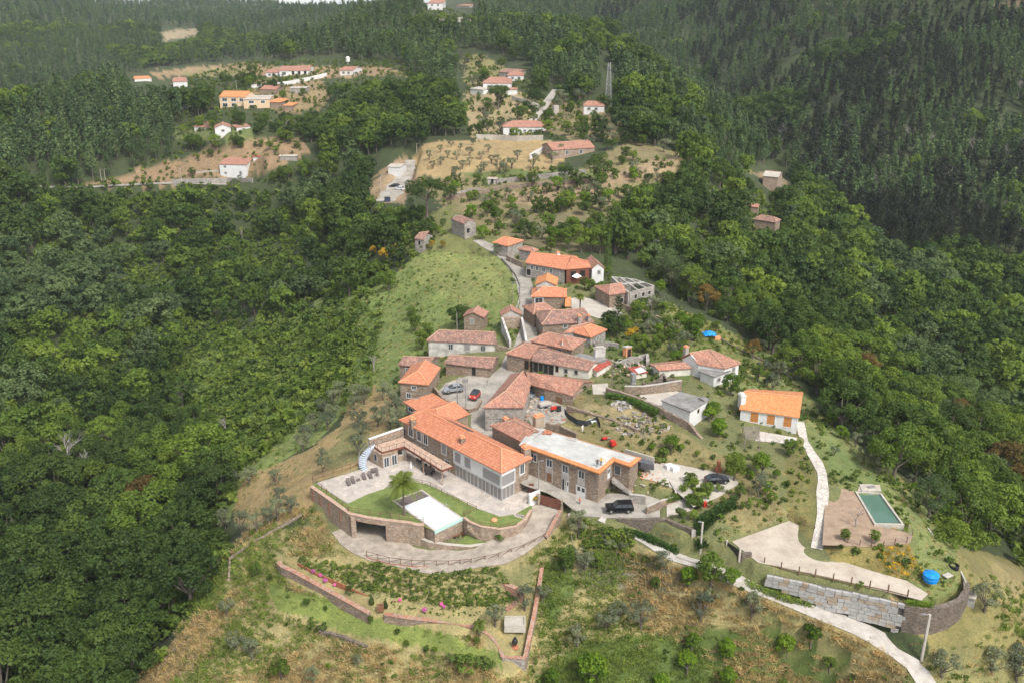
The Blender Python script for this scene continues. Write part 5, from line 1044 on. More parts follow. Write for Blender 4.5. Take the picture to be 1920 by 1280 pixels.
# ---- 2. flat roofed stone building under renovation
fz = 6.55; fr = Bd('flat_roofed_building', 'long stone building under renovation with pale flat roof and orange tiled edge', (2,700,600), 0, 'building'); fr.r['_o'] = tuple(fr.r.location)
FP = [XY(p, fz) for p in ((2,352,345),(2,920,546),(2,1022,458),(2,1140,497),(2,1217,436),(2,540,236))]; fc = sum(FP, V3((0, 0, 0))) / 6
def inset(P, d):
 out = []; n = len(P); ar = sum(P[i].x * P[(i + 1) % n].y - P[(i + 1) % n].x * P[i].y for i in range(n)); sg_ = 1 if ar > 0 else -1
 for i in range(n):
  a, b, c = P[i - 1], P[i], P[(i + 1) % n]; e1 = (b - a).to_2d().normalized(); e2 = (c - b).to_2d().normalized(); m1 = V3((-e1.y, e1.x)) * sg_; m2 = V3((-e2.y, e2.x)) * sg_
  k = (m1 + m2); k = k / max(.3, k.length_squared) * 2 * d; out.append(V3((b.x + k.x, b.y + k.y, b.z)))
 return out
FI = inset(FP, .45); fw = MB().prism([(p.x, p.y) for p in FI], -1.5, fz - .2).build('wall', M['stone'], fr.r)
FS = inset(FP, .7); MB().prism([(p.x, p.y) for p in FS], fz - .25, fz + .02).build('roof', M['screed'], fr.r)
cn = MB()
for i in range(6):
 if i == 5: continue
 a, b = FP[i], FP[(i + 1) % 6]; a2, b2 = FS[i], FS[(i + 1) % 6]; dz = V3((0, 0, -.22)); up = V3((0, 0, .06))
 L_ = (b - a).length; cn.face([a + dz, b + dz, b2 + up, a2 + up], [(0, 0), (L_, 0), (L_, .8), (0, .8)]); cn.face([a + dz * 2, b + dz * 2, b + dz, a + dz], [(0, 0), (L_, 0), (L_, .3), (0, .3)]); cn.face([b + dz * 2, a + dz * 2, FI[i] + dz * 2, FI[(i + 1) % 6] + dz * 2])
cn.build('tile_cornice', M['t_bright'], fr.r)
for t_, st_, fr_ in ((.155, 'win', 'granite'), (.365, 'win', 'granite'), (.575, 'win', 'granite'), (.785, 'win', 'granite')): fr.win(FI[0], FI[1], t_, 3.75, 1.25, 1.5, st_, fr_, cen=fc)
fr.win(FI[0], FI[1], .365, .55, 1.2, 2.2, 'door', 'granite', cen=fc); fr.win(FI[0], FI[1], .565, .1, .75, 2.2, 'dark', 'granite', cen=fc); fr.win(FI[0], FI[1], .60, .1, .8, 2.2, 'white_door', 'granite', cen=fc); fr.win(FI[0], FI[1], .785, -.1, 1.9, 2.3, 'white_door', 'granite', cen=fc)
fr.win(FI[2], FI[3], .30, 3.7, 1.1, 1.7, 'win', 'granite', cen=fc); fr.win(FI[1], FI[2], .72, 3.2, .9, 2.1, 'white_door', 'granite', cen=fc)
qs = MB()
for t_ in (.365, .575, .785):
 a, b = FI[0], FI[1]; e = (b - a).normalized(); n_v = V3((e.y, -e.x, 0)); n_v = n_v if (a - fc).dot(n_v) > 0 else -n_v; c = a + (b - a) * t_ + n_v * .02; qs.box((c.x, c.y, 3.0), (1.7, .06, 1.1), ax=(e, n_v, V3((0, 0, 1))))
qs.build('stone_surround', M['granite'], fr.r)
rb = Bd('tiled_stone_house', 'small stone house with half old half bright tiles against the flat roofed building', (2,260,300), .6); rb.r['_o'] = tuple(rb.r.location)
rb.hq((2,145,215), (2,372,332), (2,318,150), 6.0, 1.3, 3.4, 0, mat='t_mid', wall='stone_warm')
rb.chimney((2,255,205), 6.2, .9, 1.2, 'stone_warm'); rb.chimney((2,487,200), 6.4, 1.9, 1.6, 'block_tan', 1.2)
MB().prism([xy(p, 6.7) for p in ((2,352,345),(2,420,322),(2,540,236),(2,440,228))], 6.3, 6.62).build('roof_flashing', M['screed'], rb.r)
# ---- 3. village houses
def ex(name, label, Q, R, ze, zr, mat, wall, gables=(True, True), wins=(), chim=(), over=.3, cat='house', group=None):
 b = Bd(name, label, Q[0], 0, cat, group); v = XY(Q[0], ze); b.r.location = (v.x, v.y, H(v.x, v.y)); b.r['_o'] = tuple(b.r.location)
 A, B = XY(Q[0], ze), XY(Q[1], ze); R1, R2 = XY(R[0], zr), XY(R[1], zr)
 C = XY(Q[2], ze) if Q[2] is not None else V3((2 * R2.x - B.x, 2 * R2.y - B.y, ze)); D = XY(Q[3], ze) if Q[3] is not None else V3((2 * R1.x - A.x, 2 * R1.y - A.y, ze))
 b.roof([A, B, C, D], [R1, R2], ze, zr, mat, wall, over=over, gables=gables)
 for w in wins: e = b.edge(w[0]); b.win(e[0], e[1], w[1], ze - w[2], w[3], w[4], w[5] if len(w) > 5 else 'win', w[6] if len(w) > 6 else 'granite')
 for c in chim: b.chimney(c[0], c[1], c[2], c[3], c[4])
 return b
ex('block_stone_house', 'grey block stone house with old hipped roof beside the lane', [(4,790,868),(4,1125,868),(4,1180,640),(4,1010,600)], [(4,970,738),(4,1112,576)], 7.2, 9.3, 't_mid', 'stone_grey') if 0 else None
bh = Bd('block_stone_house', 'grey block stone house with weathered hipped roof beside the lane', (4,960,1000), 1.6); bh.r['_o'] = tuple(bh.r.location)
A, B, C, D = [XY(p, 7.0) for p in ((4,1125,868),(4,1178,670),(4,1015,600),(4,790,868))]; bh.roof([A, B, C, D], [XY((4,972,738), 9.0), XY((4,1112,578), 9.0)], 7.0, 9.0, 't_mid', 'stone_grey', gables=(False, True), zb=.8)
bh.win(bh.W[3], bh.W[0], .5, 2.2, .8, .6, 'dark', 'conc')
bn = Bd('open_barn', 'long open fronted stone barn with sagging old tiles and a car inside', (4,1400,800), 2.8, 'barn'); bn.r['_o'] = tuple(bn.r.location)
A, B = XY((4,1172,685), 6.2), XY((4,1512,774), 6.0); R1, R2 = XY((4,1130,580), 8.2), XY((4,1600,660), 7.6); C = V3((2 * R2.x - B.x, 2 * R2.y - B.y, 6.1)); D = V3((2 * R1.x - A.x, 2 * R1.y - A.y, 6.1))
bm_ = MB()
bm_.face([A, B, R2, R1], [(0, 0), (9, 0), (11, 3), (0, 3)]); bm_.face([C, D, R1, R2]); dn = V3((0, 0, -.2))
for f in ([A, B, R2, R1], [C, D, R1, R2]): bm_.face([q + dn for q in f][::-1])
for a, b in ((A, B), (B, R2), (R2, C), (C, D), (D, R1), (R1, A)): bm_.face([a + dn, b + dn, b, a])
bn.roof_o = bm_.build('roof', M['t_mid'], bn.r); bc = (A + B + C + D) / 4
def wl(a, b, z0, z1, th=.5, z1b=None):
 e = (b - a); e.z = 0; n = V3((-e.y, e.x, 0)).normalized() * th / 2; z1b = z1 if z1b is None else z1b
 return MB().prism([(a + n)[:2], (b + n)[:2], (b - n)[:2], (a - n)[:2]], z0, [z1, z1b, z1b, z1])
k_ = .32; M1 = A.lerp(B, k_) + (bc - A.lerp(B, k_)).normalized() * .4; M2 = B + (bc - B).normalized() * .5; M3 = C + (bc - C).normalized() * .5; M4 = D + (bc - D).normalized() * .4; M5 = A + (bc - A).normalized() * .4
mm = MB()
for a, b, z1 in ((M1, M2, 5.8), (M2, M3, 5.85), (M3, M4, 5.85), (M1, M1.lerp(M4, .5), 5.85)):
 s_ = wl(a, b, 1.8, z1); mm.v, mm.f, mm.uv, mm.mi = mm.v + s_.v, mm.f + [tuple(i + len(mm.v) for i in f) for f in s_.f], mm.uv + s_.uv, mm.mi + s_.mi
mid = (M2 + M3) / 2; mm.face([V3((M2.x, M2.y, 5.8)), V3((M3.x, M3.y, 5.8)), V3((R2.x * .97 + bc.x * .03, R2.y * .97 + bc.y * .03, 7.4))]); mm.build('wall', M['stone'], bn.r); bn.cen = bc
bn.win(M1, M2, .55, 3.0, 1.6, 1.9, 'door', 'woodgrey', off=.25); bn.win(M2, M3, .35, 3.0, 1.0, 2.0, 'door', 'woodgrey', off=.25)
ex('long_rendered_house', 'long house with peeling grey white render and old red roof above the court', [(4,338,336),(4,905,364),None,None], [(4,440,252),(4,890,268)], 5.8, 7.2, 't_old', 'greywhite', (False, True), [(0,.33,2.1,1.1,1.5),(0,.575,2.1,1.1,1.5,'blind'),(0,.81,2.1,1.1,1.5)])
rw_ = wl(XY((4,895,372), 5.4), XY((4,1005,385), 5.4), 1.5, 5.6, .5, 5.0); rwo = rw_.build('ruined_wall', M['stone'], label='broken end wall of the long rendered house with one window', cat='ruined wall')
ex('low_stone_house', 'low stone house with sagging old tiles and one dark doorway behind the parked cars', [(4,478,514),(4,864,558),None,None], [(4,522,450),(4,897,472)], 5.4, 6.5, 't_old', 'stone', wins=[(0,.62,2.3,.9,2.0,'dark','stone_grey')])
ex('old_tiled_house', 'small stone house with patchy old tiles at the left edge of the court', [(4,108,527),(4,350,548),None,None], [(4,152,460),(4,400,470)], 4.9, 5.9, 't_old', 'stone', wins=[(0,.3,1.7,.9,1.0)])
simple('orange_hip_house', 'stone house with smooth orange hipped roof overlooking the pool house', (4,358,688), (4,455,548), (4,110,672), 5.4, 1.5, 3.4, 0, 't_new', 'stone', [(3,.5,1.5,1.0,.9),(3,.3,3.6,1.0,1.2)])
simple('square_stone_hut', 'small square two storey stone hut with tiled roof in the meadow edge', (4,802,153), (4,840,104), (4,624,142), 6.2, 1.3, 0, 0, 't_mid', 'stone', [(3,.42,1.9,.9,1.2,'blind','conc')])
simple('gable_roof_hut', 'hut with small orange gable roof at the head of the roofless enclosure', (4,1103,130), (4,1092,92), (4,932,132), 8.2, 1.5, 0, 0, 't_mid', 'conc', [])
ru = empty('roofless_ruin', XY((4,1040,330), 4.8), 'roofless enclosure of pale plastered walls beside the climbing lane', 'ruin'); ru['_o'] = tuple(ru.location)
RP = [XY(p, z) for p, z in (((4,945,142),8),((4,1103,142),8),((4,1140,330),6.2),((4,1010,330),6.6))]
for i, (a, b) in enumerate(((0, 1), (1, 2), (3, 0))): wl(RP[a], RP[b], 3.4, RP[a].z - .2, .5, RP[b].z - .2).build('wall', M['stone_warm' if i == 0 else 'greywhite'], ru)
simple('corner_stone_house', 'stone corner house with faded orange hip roof where the court meets the lane', (4,970,438), (4,1163,478), None, 8.0, 1.3, 2.6, 0, 't_mid', 'stone', [(0,.9,2.8,1.0,2.0,'dark','wood')], C=(4,1214,362))
gb = ex('gallery_house', 'long cream walled house with dark wooden gallery under old tiles', [(4,1178,492),(4,1642,575),None,None], [(4,1212,394),(4,1690,505)], 7.6, 8.7, 't_old', 'cream', wins=[(0,.60,1.6,.7,.9),(0,.78,1.5,.7,.9),(0,.44,1.7,.6,1.4,'dark','wood')])
for t_ in (.06, .15, .24, .33): gb.win(gb.W[0], gb.W[1], t_, 5.0, 1.3, 2.2, 'dark', 'woodgrey')
pr = Bd('tin_porch', 'porch with rusty red sheet roof at the end of the cream gallery house', (4,1720,560), 5, 'porch'); pr.r['_o'] = tuple(pr.r.location)
pq = [XY(p, z) for p, z in (((4,1648,546),7.4),((4,1706,582),7.1),((4,1825,512),7.2),((4,1775,478),7.6))]; MB().face(pq[::-1]).face([q - V3((0, 0, .08)) for q in pq]).build('roof', M['redtin'], pr.r)
MB().prism([(q.x, q.y) for q in inset([V3((q.x, q.y, 0)) for q in pq], .3)], 4.5, 7.0).build('wall', M['cream'], pr.r)
fl = Bd('flat_dark_annex', 'flat dark roofed annex with a wide plastered chimney behind the gallery house', (4,1640,470), 5.5, 'annex'); fl.r['_o'] = tuple(fl.r.location)
fq = [XY(p, 8.2) for p in ((4,1495,468),(4,1690,508),(4,1800,478),(4,1560,432))]; MB().prism([(q.x, q.y) for q in fq], 8.0, 8.2, True, True).build('roof', M['conc_dark'], fl.r); MB().prism([(q.x, q.y) for q in inset(fq, .3)], 5, 8.0).build('wall', M['stone_grey'], fl.r)
fl.chimney((4,1722,455), 8.2, 2.4, 1.8, 'greywhite', 1.2, .3, 'conc')
simple('long_hip_house', 'house with long clean orange hipped roof in the middle of the village', (4,1165,338), (4,1505,410), None, 8.3, 1.5, 3, 4, 't_mid', 'stone', [(0,.4,1.2,1.2,.8),(0,.72,1.2,.7,.7)], C=(4,1612,330), chim=[((4,1425,365),.5,.35,.9,'conc')])
simple('angled_orange_house', 'house with fresh orange hip roof and grey gable at the village right edge', (4,1655,312), (4,1785,249), (4,1540,225), 8.2, 1.2, 2.0, 2.0, 't_new', 'stone_grey', [(0,.5,1.6,.8,.9)])
ex('narrow_tiled_shed', 'narrow weathered tile roof running up to the orange hip roof', [(4,1425,278),(4,1560,262),(4,1700,196),(4,1600,196)], [(4,1500,225),(4,1640,190)], 8.4, 9.2, 't_mid', 'stone_grey', cat='shed')
simple('dark_hip_house', 'wide stone house with dark brown hipped roof and one small window facing the pool', (4,1262,210), (4,1680,184), (4,1215,100), 8.8, 1.7, 3.5, 3.5, 't_old', 'stone', [(0,.45,1.3,.9,1.0)], chim=[((4,1560,165),.8,.8,.9,'stone_grey'),((4,1635,160),.8,.7,.8,'stone_grey')])
simple('twin_roof_house', 'old house with sunlit orange side on its roof beside the climbing lane', (4,1195,128), (4,1385,100), (4,1185,48), 8.6, 1.4, 2, 2, 't_mid', 'stone')
simple('yellow_gable_house', 'narrow house with bright yellow orange gable roof on the lane', (6,872,662), (6,886,602), (6,688,676), 9.8, 1.3, 0, 0, 't_bright', 'greywhite')
simple('skylight_house', 'house with orange hipped roof holding a dark square skylight', (6,665,752), (6,952,756), (6,700,690), 9.4, 1.6, 3, 3, 't_new', 'stone', [(0,.2,2.0,2.0,1.6,'win','white')])
sk = MB().box(XY((6,750,694), 10.4) + V3((0, 0, .05)), (2.4, 1.6, .12), .05).build('roof_window', M['conc_dark'], label='dark square skylight on the orange hipped roof', cat='skylight')
pc = Bd('tiled_porch', 'small yellow orange lean-to porch beside the pale court', (6,960,800), 6, 'porch'); pc.r['_o'] = tuple(pc.r.location)
pq = [XY(p, z) for p, z in (((6,938,755),9.0),((6,985,757),8.8),((6,982,832),8.2),((6,934,830),8.4))]; MB().face(pq[::-1]).face([q - V3((0, 0, .1)) for q in pq]).build('roof', M['t_bright'], pc.r)
for q in pq[1:3]: MB().box((q.x, q.y, 7.2), (.15, .15, 2.2)).build('post', M['wood'], pc.r)
ex('long_village_house', 'longest village house with stone front and long orange roof at the upper lane', [(6,612,480),(6,935,536),None,None], [(6,665,398),(6,978,437)], 11, 12.5, 't_new', 'stone_grey', wins=[(0,.17,1.8,.9,1.3),(0,.30,1.8,.9,1.3),(0,.47,1.9,1.0,1.4),(0,.66,1.8,.9,1.3),(0,.08,3.6,1.3,1.8,'dark')], chim=[((6,878,425),12.2,.8,.9,'white')])
ex('orange_wing_house', 'orange roofed wing with brick red wall on the right of the long house', [(6,937,534),(6,1146,517),None,None], [(6,985,437),(6,1120,470)], 11, 12.5, 't_new', 'gate', wins=[(0,.3,2.6,1.6,1.8,'dark','wood'),(0,.7,2.6,1.6,1.8,'dark','wood')])
simple('white_gable_house', 'white gabled house end closing the row of upper houses', (6,1146,530), (6,1085,468), (6,1250,515), 10.4, 1.5, 0, 0, 't_mid', 'white', [(3,.4,1.8,.8,1.1)])
simple('far_lane_house', 'grey house with orange roof and dark porch at the top of the lane', (6,358,322), (6,478,348), None, 11, 1.3, 1.5, 2.5, 't_new', 'stone_grey', C=(6,622,306))
simple('low_roof_house', 'low house with faded roof between lane top and long orange house', (6,560,372), (6,690,396), None, 10.4, .9, 1.5, 1.5, 't_mid', 'stone_grey', C=(6,790,392))
simple('tiled_ruin_house', 'stone house with rough orange roof joined to the roofless concrete walls', (6,1290,740), (6,1446,716), (6,1180,668), 9.8, 1.3, 2.5, 0, 't_mid', 'stone', [(0,.7,2.6,.9,1.1,'dark')])
rc = empty('roofless_building', XY((6,1500,760), 6), 'roofless building of bare walls with concrete beams open to the sky', 'ruin'); rc['_o'] = tuple(rc.location)
RC = [XY(p, 10.2) for p in ((6,1448,718),(6,1648,664),(6,1490,612),(6,1310,592))]; rcc = sum(RC, V3((0, 0, 0))) / 4
class _B(Bd):
 def __init__(s, r, c): s.r = r; s.cen = c
for i in range(4): wl(RC[i], RC[(i + 1) % 4], 5, 10.2, .4).build('wall', M['stone_grey' if i == 0 else 'conc'], rc)
bb = MB()
for t_ in (.33, .66): bb.beam(RC[0].lerp(RC[1], t_), RC[3].lerp(RC[2], t_), .35, .4)
bb.beam(RC[0].lerp(RC[3], .5), RC[1].lerp(RC[2], .5), .33, .38); bb.build('roof_beam', M['conc'], rc); _b = _B(rc, rcc)
for t_, z_, h_, s_ in ((.25, 8.2, 1.0, 'dark'), (.55, 8.2, 1.0, 'dark'), (.8, 8.2, 1.0, 'dark'), (.72, 5.6, 2.0, 'dark')): _b.win(RC[0], RC[1], t_, z_, .9, h_, s_, 'conc', off=.2)
zz = GZ((880,436)); ex('ruined_stone_house', 'ruined stone house with collapsing roof above the meadow', [(6,20,128),(6,130,172),(6,232,150),(6,100,96)], [(6,70,108),(6,165,140)], zz + 4.2, zz + 5.0, 't_old', 'stone_grey', wins=[(1,.3,3.2,1.2,1.5,'dark')])
zz = GZ((800,462)); ex('ruined_stone_hut', 'tiny ruined stone hut with broken gable left of the road end', [(776,447),(795,450),(813,441),(792,434)], [(785,437),(804,434)], zz + 3, zz + 3.9, 't_old', 'stone_grey', wins=[(0,.5,2.0,.8,1.4,'dark')])
wh = ex('white_brown_roof_house', 'white house with brown tiled roof right of the village', [(5,1148,524),(5,1362,558),(5,1492,515),(5,1005,470)], [(5,1078,434),(5,1240,406)], 9.2, 10.9, 't_mid', 'white', (True, False), wins=[(1,.65,1.6,.8,1.1,'win','conc')])
wh.chimney((5,1048,440), 9.4, .9, 1.6, 'conc')
an = Bd('flat_annex', 'flat grey roofed white annex in front of the brown roofed house', (5,1280,680), 5.6, 'annex'); an.r['_o'] = tuple(an.r.location)
aq = [XY(p, 8.4) for p in ((5,1155,576),(5,1276,622),(5,1412,570),(5,1190,520))]; MB().prism([(q.x, q.y) for q in aq], 8.2, 8.4, True, True).build('roof', M['conc_dark'], an.r); ai = inset(aq, .3); MB().prism([(q.x, q.y) for q in ai], 3.5, 8.2).build('wall', M['white'], an.r); an.cen = sum(aq, V3((0, 0, 0))) / 4; an.win(ai[1], ai[2], .35, 6.6, 1.0, .9)
ex('low_tiled_wing', 'low pale wing with brown tiles left of the white house', [(5,835,572),(5,1105,552),(5,1000,488),(5,752,520)], [(5,800,540),(5,1050,512)], 8.0, 8.7, 't_mid', 'cream', cat='house wing')
bk = Bd('white_block_house', 'small white flat roofed block house above the stone wall', (5,1150,980), 4.6, 'building'); bk.r['_o'] = tuple(bk.r.location)
kq = [XY(p, 8.8) for p in ((5,850,808),(5,1085,902),(5,1237,806),(5,1010,740))]; MB().prism([(q.x, q.y) for q in kq], 8.58, 8.8, True, True).build('roof', M['conc_dark'], bk.r); ki = inset(kq, .2); MB().prism([(q.x, q.y) for q in ki], 3.2, 8.58).build('wall', M['white'], bk.r); bk.cen = sum(kq, V3((0, 0, 0))) / 4
bk.win(ki[1], ki[2], .48, 7.3, .6, .7, 'dark', 'wood'); MB().prism([xy(p, 9.2) for p in ((5,1150,785),(5,1200,812),(5,1237,796),(5,1188,772))], 8.82, 9.15).build('roof_tank', M['conc_dark'], bk.r)
oh = ex('white_orange_roof_house', 'white house with vivid orange roof and wooden shutters above the green pool', [(3,315,198),(3,652,245),None,None], [(3,342,100),(3,668,131)], 6.9, 8.5, 't_bright', 'white', wins=[(0,.25,2.5,1.5,2.1,'shutter','white'),(0,.54,2.5,1.5,2.1,'shutter','white'),(0,.83,2.5,1.5,2.1,'shutter','white')])
oh.chimney((3,330,160), 7.4, 1.0, 1.6, 'white', 1.8, .1, 'white')
pg = empty('slatted_pergola', XY((3,390,420), 3.4), 'grey slatted pergola in front of the white house with vivid orange roof', 'pergola'); pg['_o'] = tuple(pg.location)
gq = [XY(p, 5.9) for p in ((3,350,362),(3,432,368),(3,428,300),(3,338,296))]
for q in gq: MB().box((q.x, q.y, 4.6), (.14, .14, 2.6)).build('post', M['woodgrey'], pg)
sl_ = MB()
for k in range(12): sl_.beam(gq[0].lerp(gq[3], k / 11), gq[1].lerp(gq[2], k / 11), .22, .05)
sl_.build('slats', M['woodgrey'], pg)
sh = Bd('brick_shed', 'narrow orange brick shed with pale lid in the terraced gardens', (5,580,440), 5.5, 'shed'); sh.r['_o'] = tuple(sh.r.location)
sq_ = [XY(p, 8.3) for p in ((5,540,380),(5,575,390),(5,624,378),(5,585,368))]; MB().prism([(q.x, q.y) for q in inset(sq_, .12)], 5, 8.1).build('wall', M['t_ridge'], sh.r); MB().prism([(q.x, q.y) for q in sq_], 8.1, 8.25, True, True).build('roof', M['conc_pale'], sh.r); sh.cen = sum(sq_, V3((0, 0, 0))) / 4; sh.win(sq_[1], sq_[2], .5, 5.9, .8, 1.9, 'dark', 'wood')
fg = Bd('grey_lean_to', 'low shed with white and rusty red sheet roof in the rubble yard', (5,660,580), 5.8, 'shed'); fg.r['_o'] = tuple(fg.r.location)
fq = [XY(p, 7.4) for p in ((5,585,550),(5,640,600),(5,750,585),(5,680,535))]; MB().prism([(q.x, q.y) for q in fq], 7.25, 7.4, True, True).build('roof', M['redtin'], fg.r); MB().prism([(q.x, q.y) for q in inset(fq, .25)], 5, 7.25).build('wall', M['cream'], fg.r)
MB().prism([xy(p, 7.45) for p in ((5,640,560),(5,670,595),(5,735,575),(5,690,545))], 7.41, 7.44).build('patch', M['white'], fg.r)
# ---- 4. houses on the hill
def far(name, label, A, B, C, base, h, rise, i1, i2, mat, wall, wins=(), sq=True, D=None):
 return simple(name, label, A, B, D, (base, h), rise, i1, i2, mat, wall, wins, C=C, sq=sq, group=None, over=.25)
WN = lambda *t: [(0, x, 2.0, 1.3, 1.2, 'win', 'conc') for x in t]
far('white_road_house', 'white two storey house with pale orange roof above the valley road', ('a',940,858),('a',1140,862),None,('a',1050,940),5.8,1.6,0,0,'t_mid','white',[(0,.2,1.6,1.0,.9),(0,.2,4.6,1.0,.9),(0,.75,4.8,1.0,1.6),(1,.5,2.0,1.4,1.2)],D=('a',985,812))
far('small_white_annex', 'small white annex with dark red flat roof edge behind the road house', ('a',1178,806),('a',1290,808),None,('a',1240,865),3.6,.3,0,0,'redtin','white',WN(.4),D=('a',1190,790))
far('grey_shelter', 'open grey roofed shelter right of the small white annex', ('a',1365,802),('a',1495,802),None,('a',1430,830),2.4,.3,0,0,'conc','stone_grey',D=('a',1370,790))
b = far('white_l_house', 'white bungalow with light orange roof and blue shutters on the hillside', ('a',762,594),('a',905,600),None,('a',840,630),3.0,1.2,0,0,'t_mid','white',[(0,.3,2.4,1.2,2.0,'blind','white'),(0,.62,2.4,1.2,2.0,'blind','white')],D=('a',775,560))
far('white_gable_wing', 'white gable wing of the hillside bungalow facing the village', ('a',1028,598),('a',1031,579),None,('a',960,650),4.0,1.5,0,0,'t_mid','white',[(3,.5,2.0,1.3,1.0)],D=('a',908,604))
far('peach_villa', 'long peach coloured villa with orange roof and glazed front', ('a',940,382),('a',1128,384),None,('a',1030,450),6.2,1.8,0,0,'t_bright','peach',[(0,.2,2.3,2.6,1.5,'win','white'),(0,.55,2.3,2.6,1.5,'win','white'),(0,.2,5.0,2.6,1.7,'win','white'),(0,.55,5.0,2.6,1.7,'win','white'),(0,.85,2.3,2.0,1.5,'win','white')],D=('a',945,352))
far('peach_villa_wing', 'terraced peach wing with flat roofs beside the long villa', ('a',1110,402),('a',1300,400),None,('a',1190,455),5.0,.2,0,0,'conc_pale','peach',[(0,.3,2.0,2.6,1.3,'win','white'),(0,.75,2.0,2.0,1.3,'win','white'),(0,.3,4.4,2.0,1.5,'dark','white')],D=('a',1120,372))
far('orange_roof_pavilion', 'small brick pavilion with orange hip roof right of the peach villa', ('a',1300,420),('a',1375,422),None,('a',1340,450),3.0,1.1,2,2,'t_bright','stone',D=('a',1310,398))
far('orange_shelter', 'small orange roofed shelter on the brown clearing', ('a',1395,445),('a',1458,446),None,('a',1430,470),2.8,.8,1.5,1.5,'t_bright','stone',D=('a',1400,425))
far('hilltop_bungalow', 'long white bungalow with red orange roof behind the curved white wall', ('a',1365,200),('a',1585,198),None,('a',1470,225),3.6,1.4,0,0,'t_mid','white',[(0,.15,2.4,2.2,1.6,'win','white'),(0,.45,2.4,1.4,2.0,'dark'),(0,.65,2.4,1.4,2.0,'dark'),(0,.85,2.4,1.4,2.0,'dark')],D=('a',1368,170))
far('bungalow_wing', 'white porch wing at the left end of the hilltop bungalow', ('a',1268,212),('a',1362,212),None,('a',1310,240),3.2,1.0,0,0,'t_mid','white',WN(.3,.7),D=('a',1275,192))
far('white_cabin', 'small white house with orange roof at the right end of the white wall', ('a',1790,196),('a',1885,198),None,('a',1840,222),3.2,1.2,0,0,'t_mid','white',WN(.3,.7),D=('a',1795,172))
far('brown_farm_house', 'brown stone farm building with dull roof below the white wall', ('a',1230,330),('a',1345,332),None,('a',1290,360),3.4,1.2,0,0,'t_mid','stone',D=('a',1245,308))
far('grey_farm_shed', 'long grey farm shed among trees below the white wall', ('a',1440,322),('a',1560,322),None,('a',1500,345),2.8,.3,0,0,'conc','stone_grey',D=('a',1440,308))
far('red_roof_cottage', 'low cottage with orange red roof at the left edge of the wood', ('a',345,258),('a',468,252),None,('a',410,270),3.4,1.2,1.5,1.5,'t_bright','white',D=('a',365,238))
far('white_wood_cottage', 'white cottage with pinkish roof half hidden in the left wood', ('a',615,278),('a',722,274),None,('a',670,300),4.0,1.2,1.5,1.5,'t_mid','white',D=('a',640,250))
far('white_annex_house', 'low white outbuilding right of the hillside bungalow', ('a',1065,600),('a',1168,588),None,('a',1110,615),2.6,.5,0,0,'t_mid','white',WN(.5),D=('a',1070,576))
far('large_white_villa', 'large white villa with orange hipped roof above the wooded slope', ('b',770,222),('b',932,222),None,('b',850,262),4.2,2.0,4,4,'t_mid','white',[(0,.2,2.4,1.4,1.2),(0,.5,2.4,1.4,1.2),(0,.8,2.4,1.4,1.2)],D=('b',780,200))
far('villa_lower_wing', 'low white wing with stair wall stepping down from the white villa', ('b',700,250),('b',775,258),None,('b',740,272),3.2,.3,0,0,'conc_pale','white',D=('b',720,228))
far('villa_garage', 'small white garage with red roof edge right of the large villa', ('b',895,256),('b',962,256),None,('b',930,275),2.8,.4,0,0,'t_mid','white',D=('b',890,246))
far('upper_white_house', 'white house with light orange roof behind the large villa', ('b',905,180),('b',998,180),None,('b',950,195),3.2,1.2,2,2,'t_mid','white',WN(.3,.7),D=('b',910,165))
far('ruined_barn', 'grey crumbling barn beside the upper white house', ('b',855,160),('b',925,165),None,('b',890,170),3.5,1,1,1,'t_old','stone_grey',D=('b',860,140))
far('white_villa_wide_roof', 'white bungalow with wide spreading orange hip roof above the pale field', ('b',880,462),('b',1120,460),None,('b',1000,498),3.8,1.9,5,5,'t_mid','white',[(0,.5,2.2,1.0,1.0),(0,.65,2.2,1.0,1.0),(0,.85,2.2,1.0,1.0),(0,.2,2.4,2.0,1.6,'dark')],D=('b',905,438))
far('brick_barn', 'long brown brick farmhouse with dull red roof at the field corner', ('b',1150,586),('b',1385,572),None,('b',1260,615),4.2,1.8,0,0,'t_mid','stone_warm',[(0,.35,2.2,1.3,1.6,'win','conc'),(0,.68,2.2,1.3,1.6,'win','conc')],D=('b',1165,552))
far('blue_white_house', 'small white house with orange roof under the steel pylon', ('b',1320,345),('b',1438,346),None,('b',1385,382),4.4,1.4,2,2,'t_mid','white',WN(.25,.6),D=('b',1330,328))
far('white_farm_shed', 'white shed among the trees beside the pale uphill road', ('b',250,676),('b',322,680),None,('b',290,690),3.4,.4,0,0,'conc_pale','white',D=('b',255,655))
far('hilltop_white_house', 'white two storey house with orange roof on the very top of the hill', ('c',1538,12),('c',1594,12),None,('c',1565,38),5.0,1.4,2,2,'t_mid','white',WN(.3,.7),D=('c',1542,4))
far('hilltop_barn', 'low grey barn right of the hilltop white house', ('c',1640,20),('c',1690,22),None,('c',1665,35),4,1,0,0,'t_mid','stone_grey',D=('c',1645,14))
far('valley_stone_house', 'lonely stone house with brown roof in the right woods', ('d',905,822),('d',990,835),None,('d',950,855),4.2,1.4,2,2,'t_old','stone',D=('d',925,812))
far('valley_orange_hut', 'tiny orange roofed hut above the lonely stone house', ('d',888,775),('d',925,778),None,('d',905,785),2.6,.8,0,0,'t_mid','stone',D=('d',895,768))
far('valley_pale_house', 'pale ruined house with earth yard high in the right woods', ('d',940,660),('d',1000,665),None,('d',970,690),3.8,1.2,0,0,'conc_pale','stone_warm',D=('d',955,642))
far('garden_shed', 'grey white tool shed on the long terrace wall', ('b',795,742),('b',850,744),None,('b',822,768),2.6,.3,0,0,'conc','conc',[(0,.5,2.0,1.0,1.8,'dark')],D=('b',800,736))
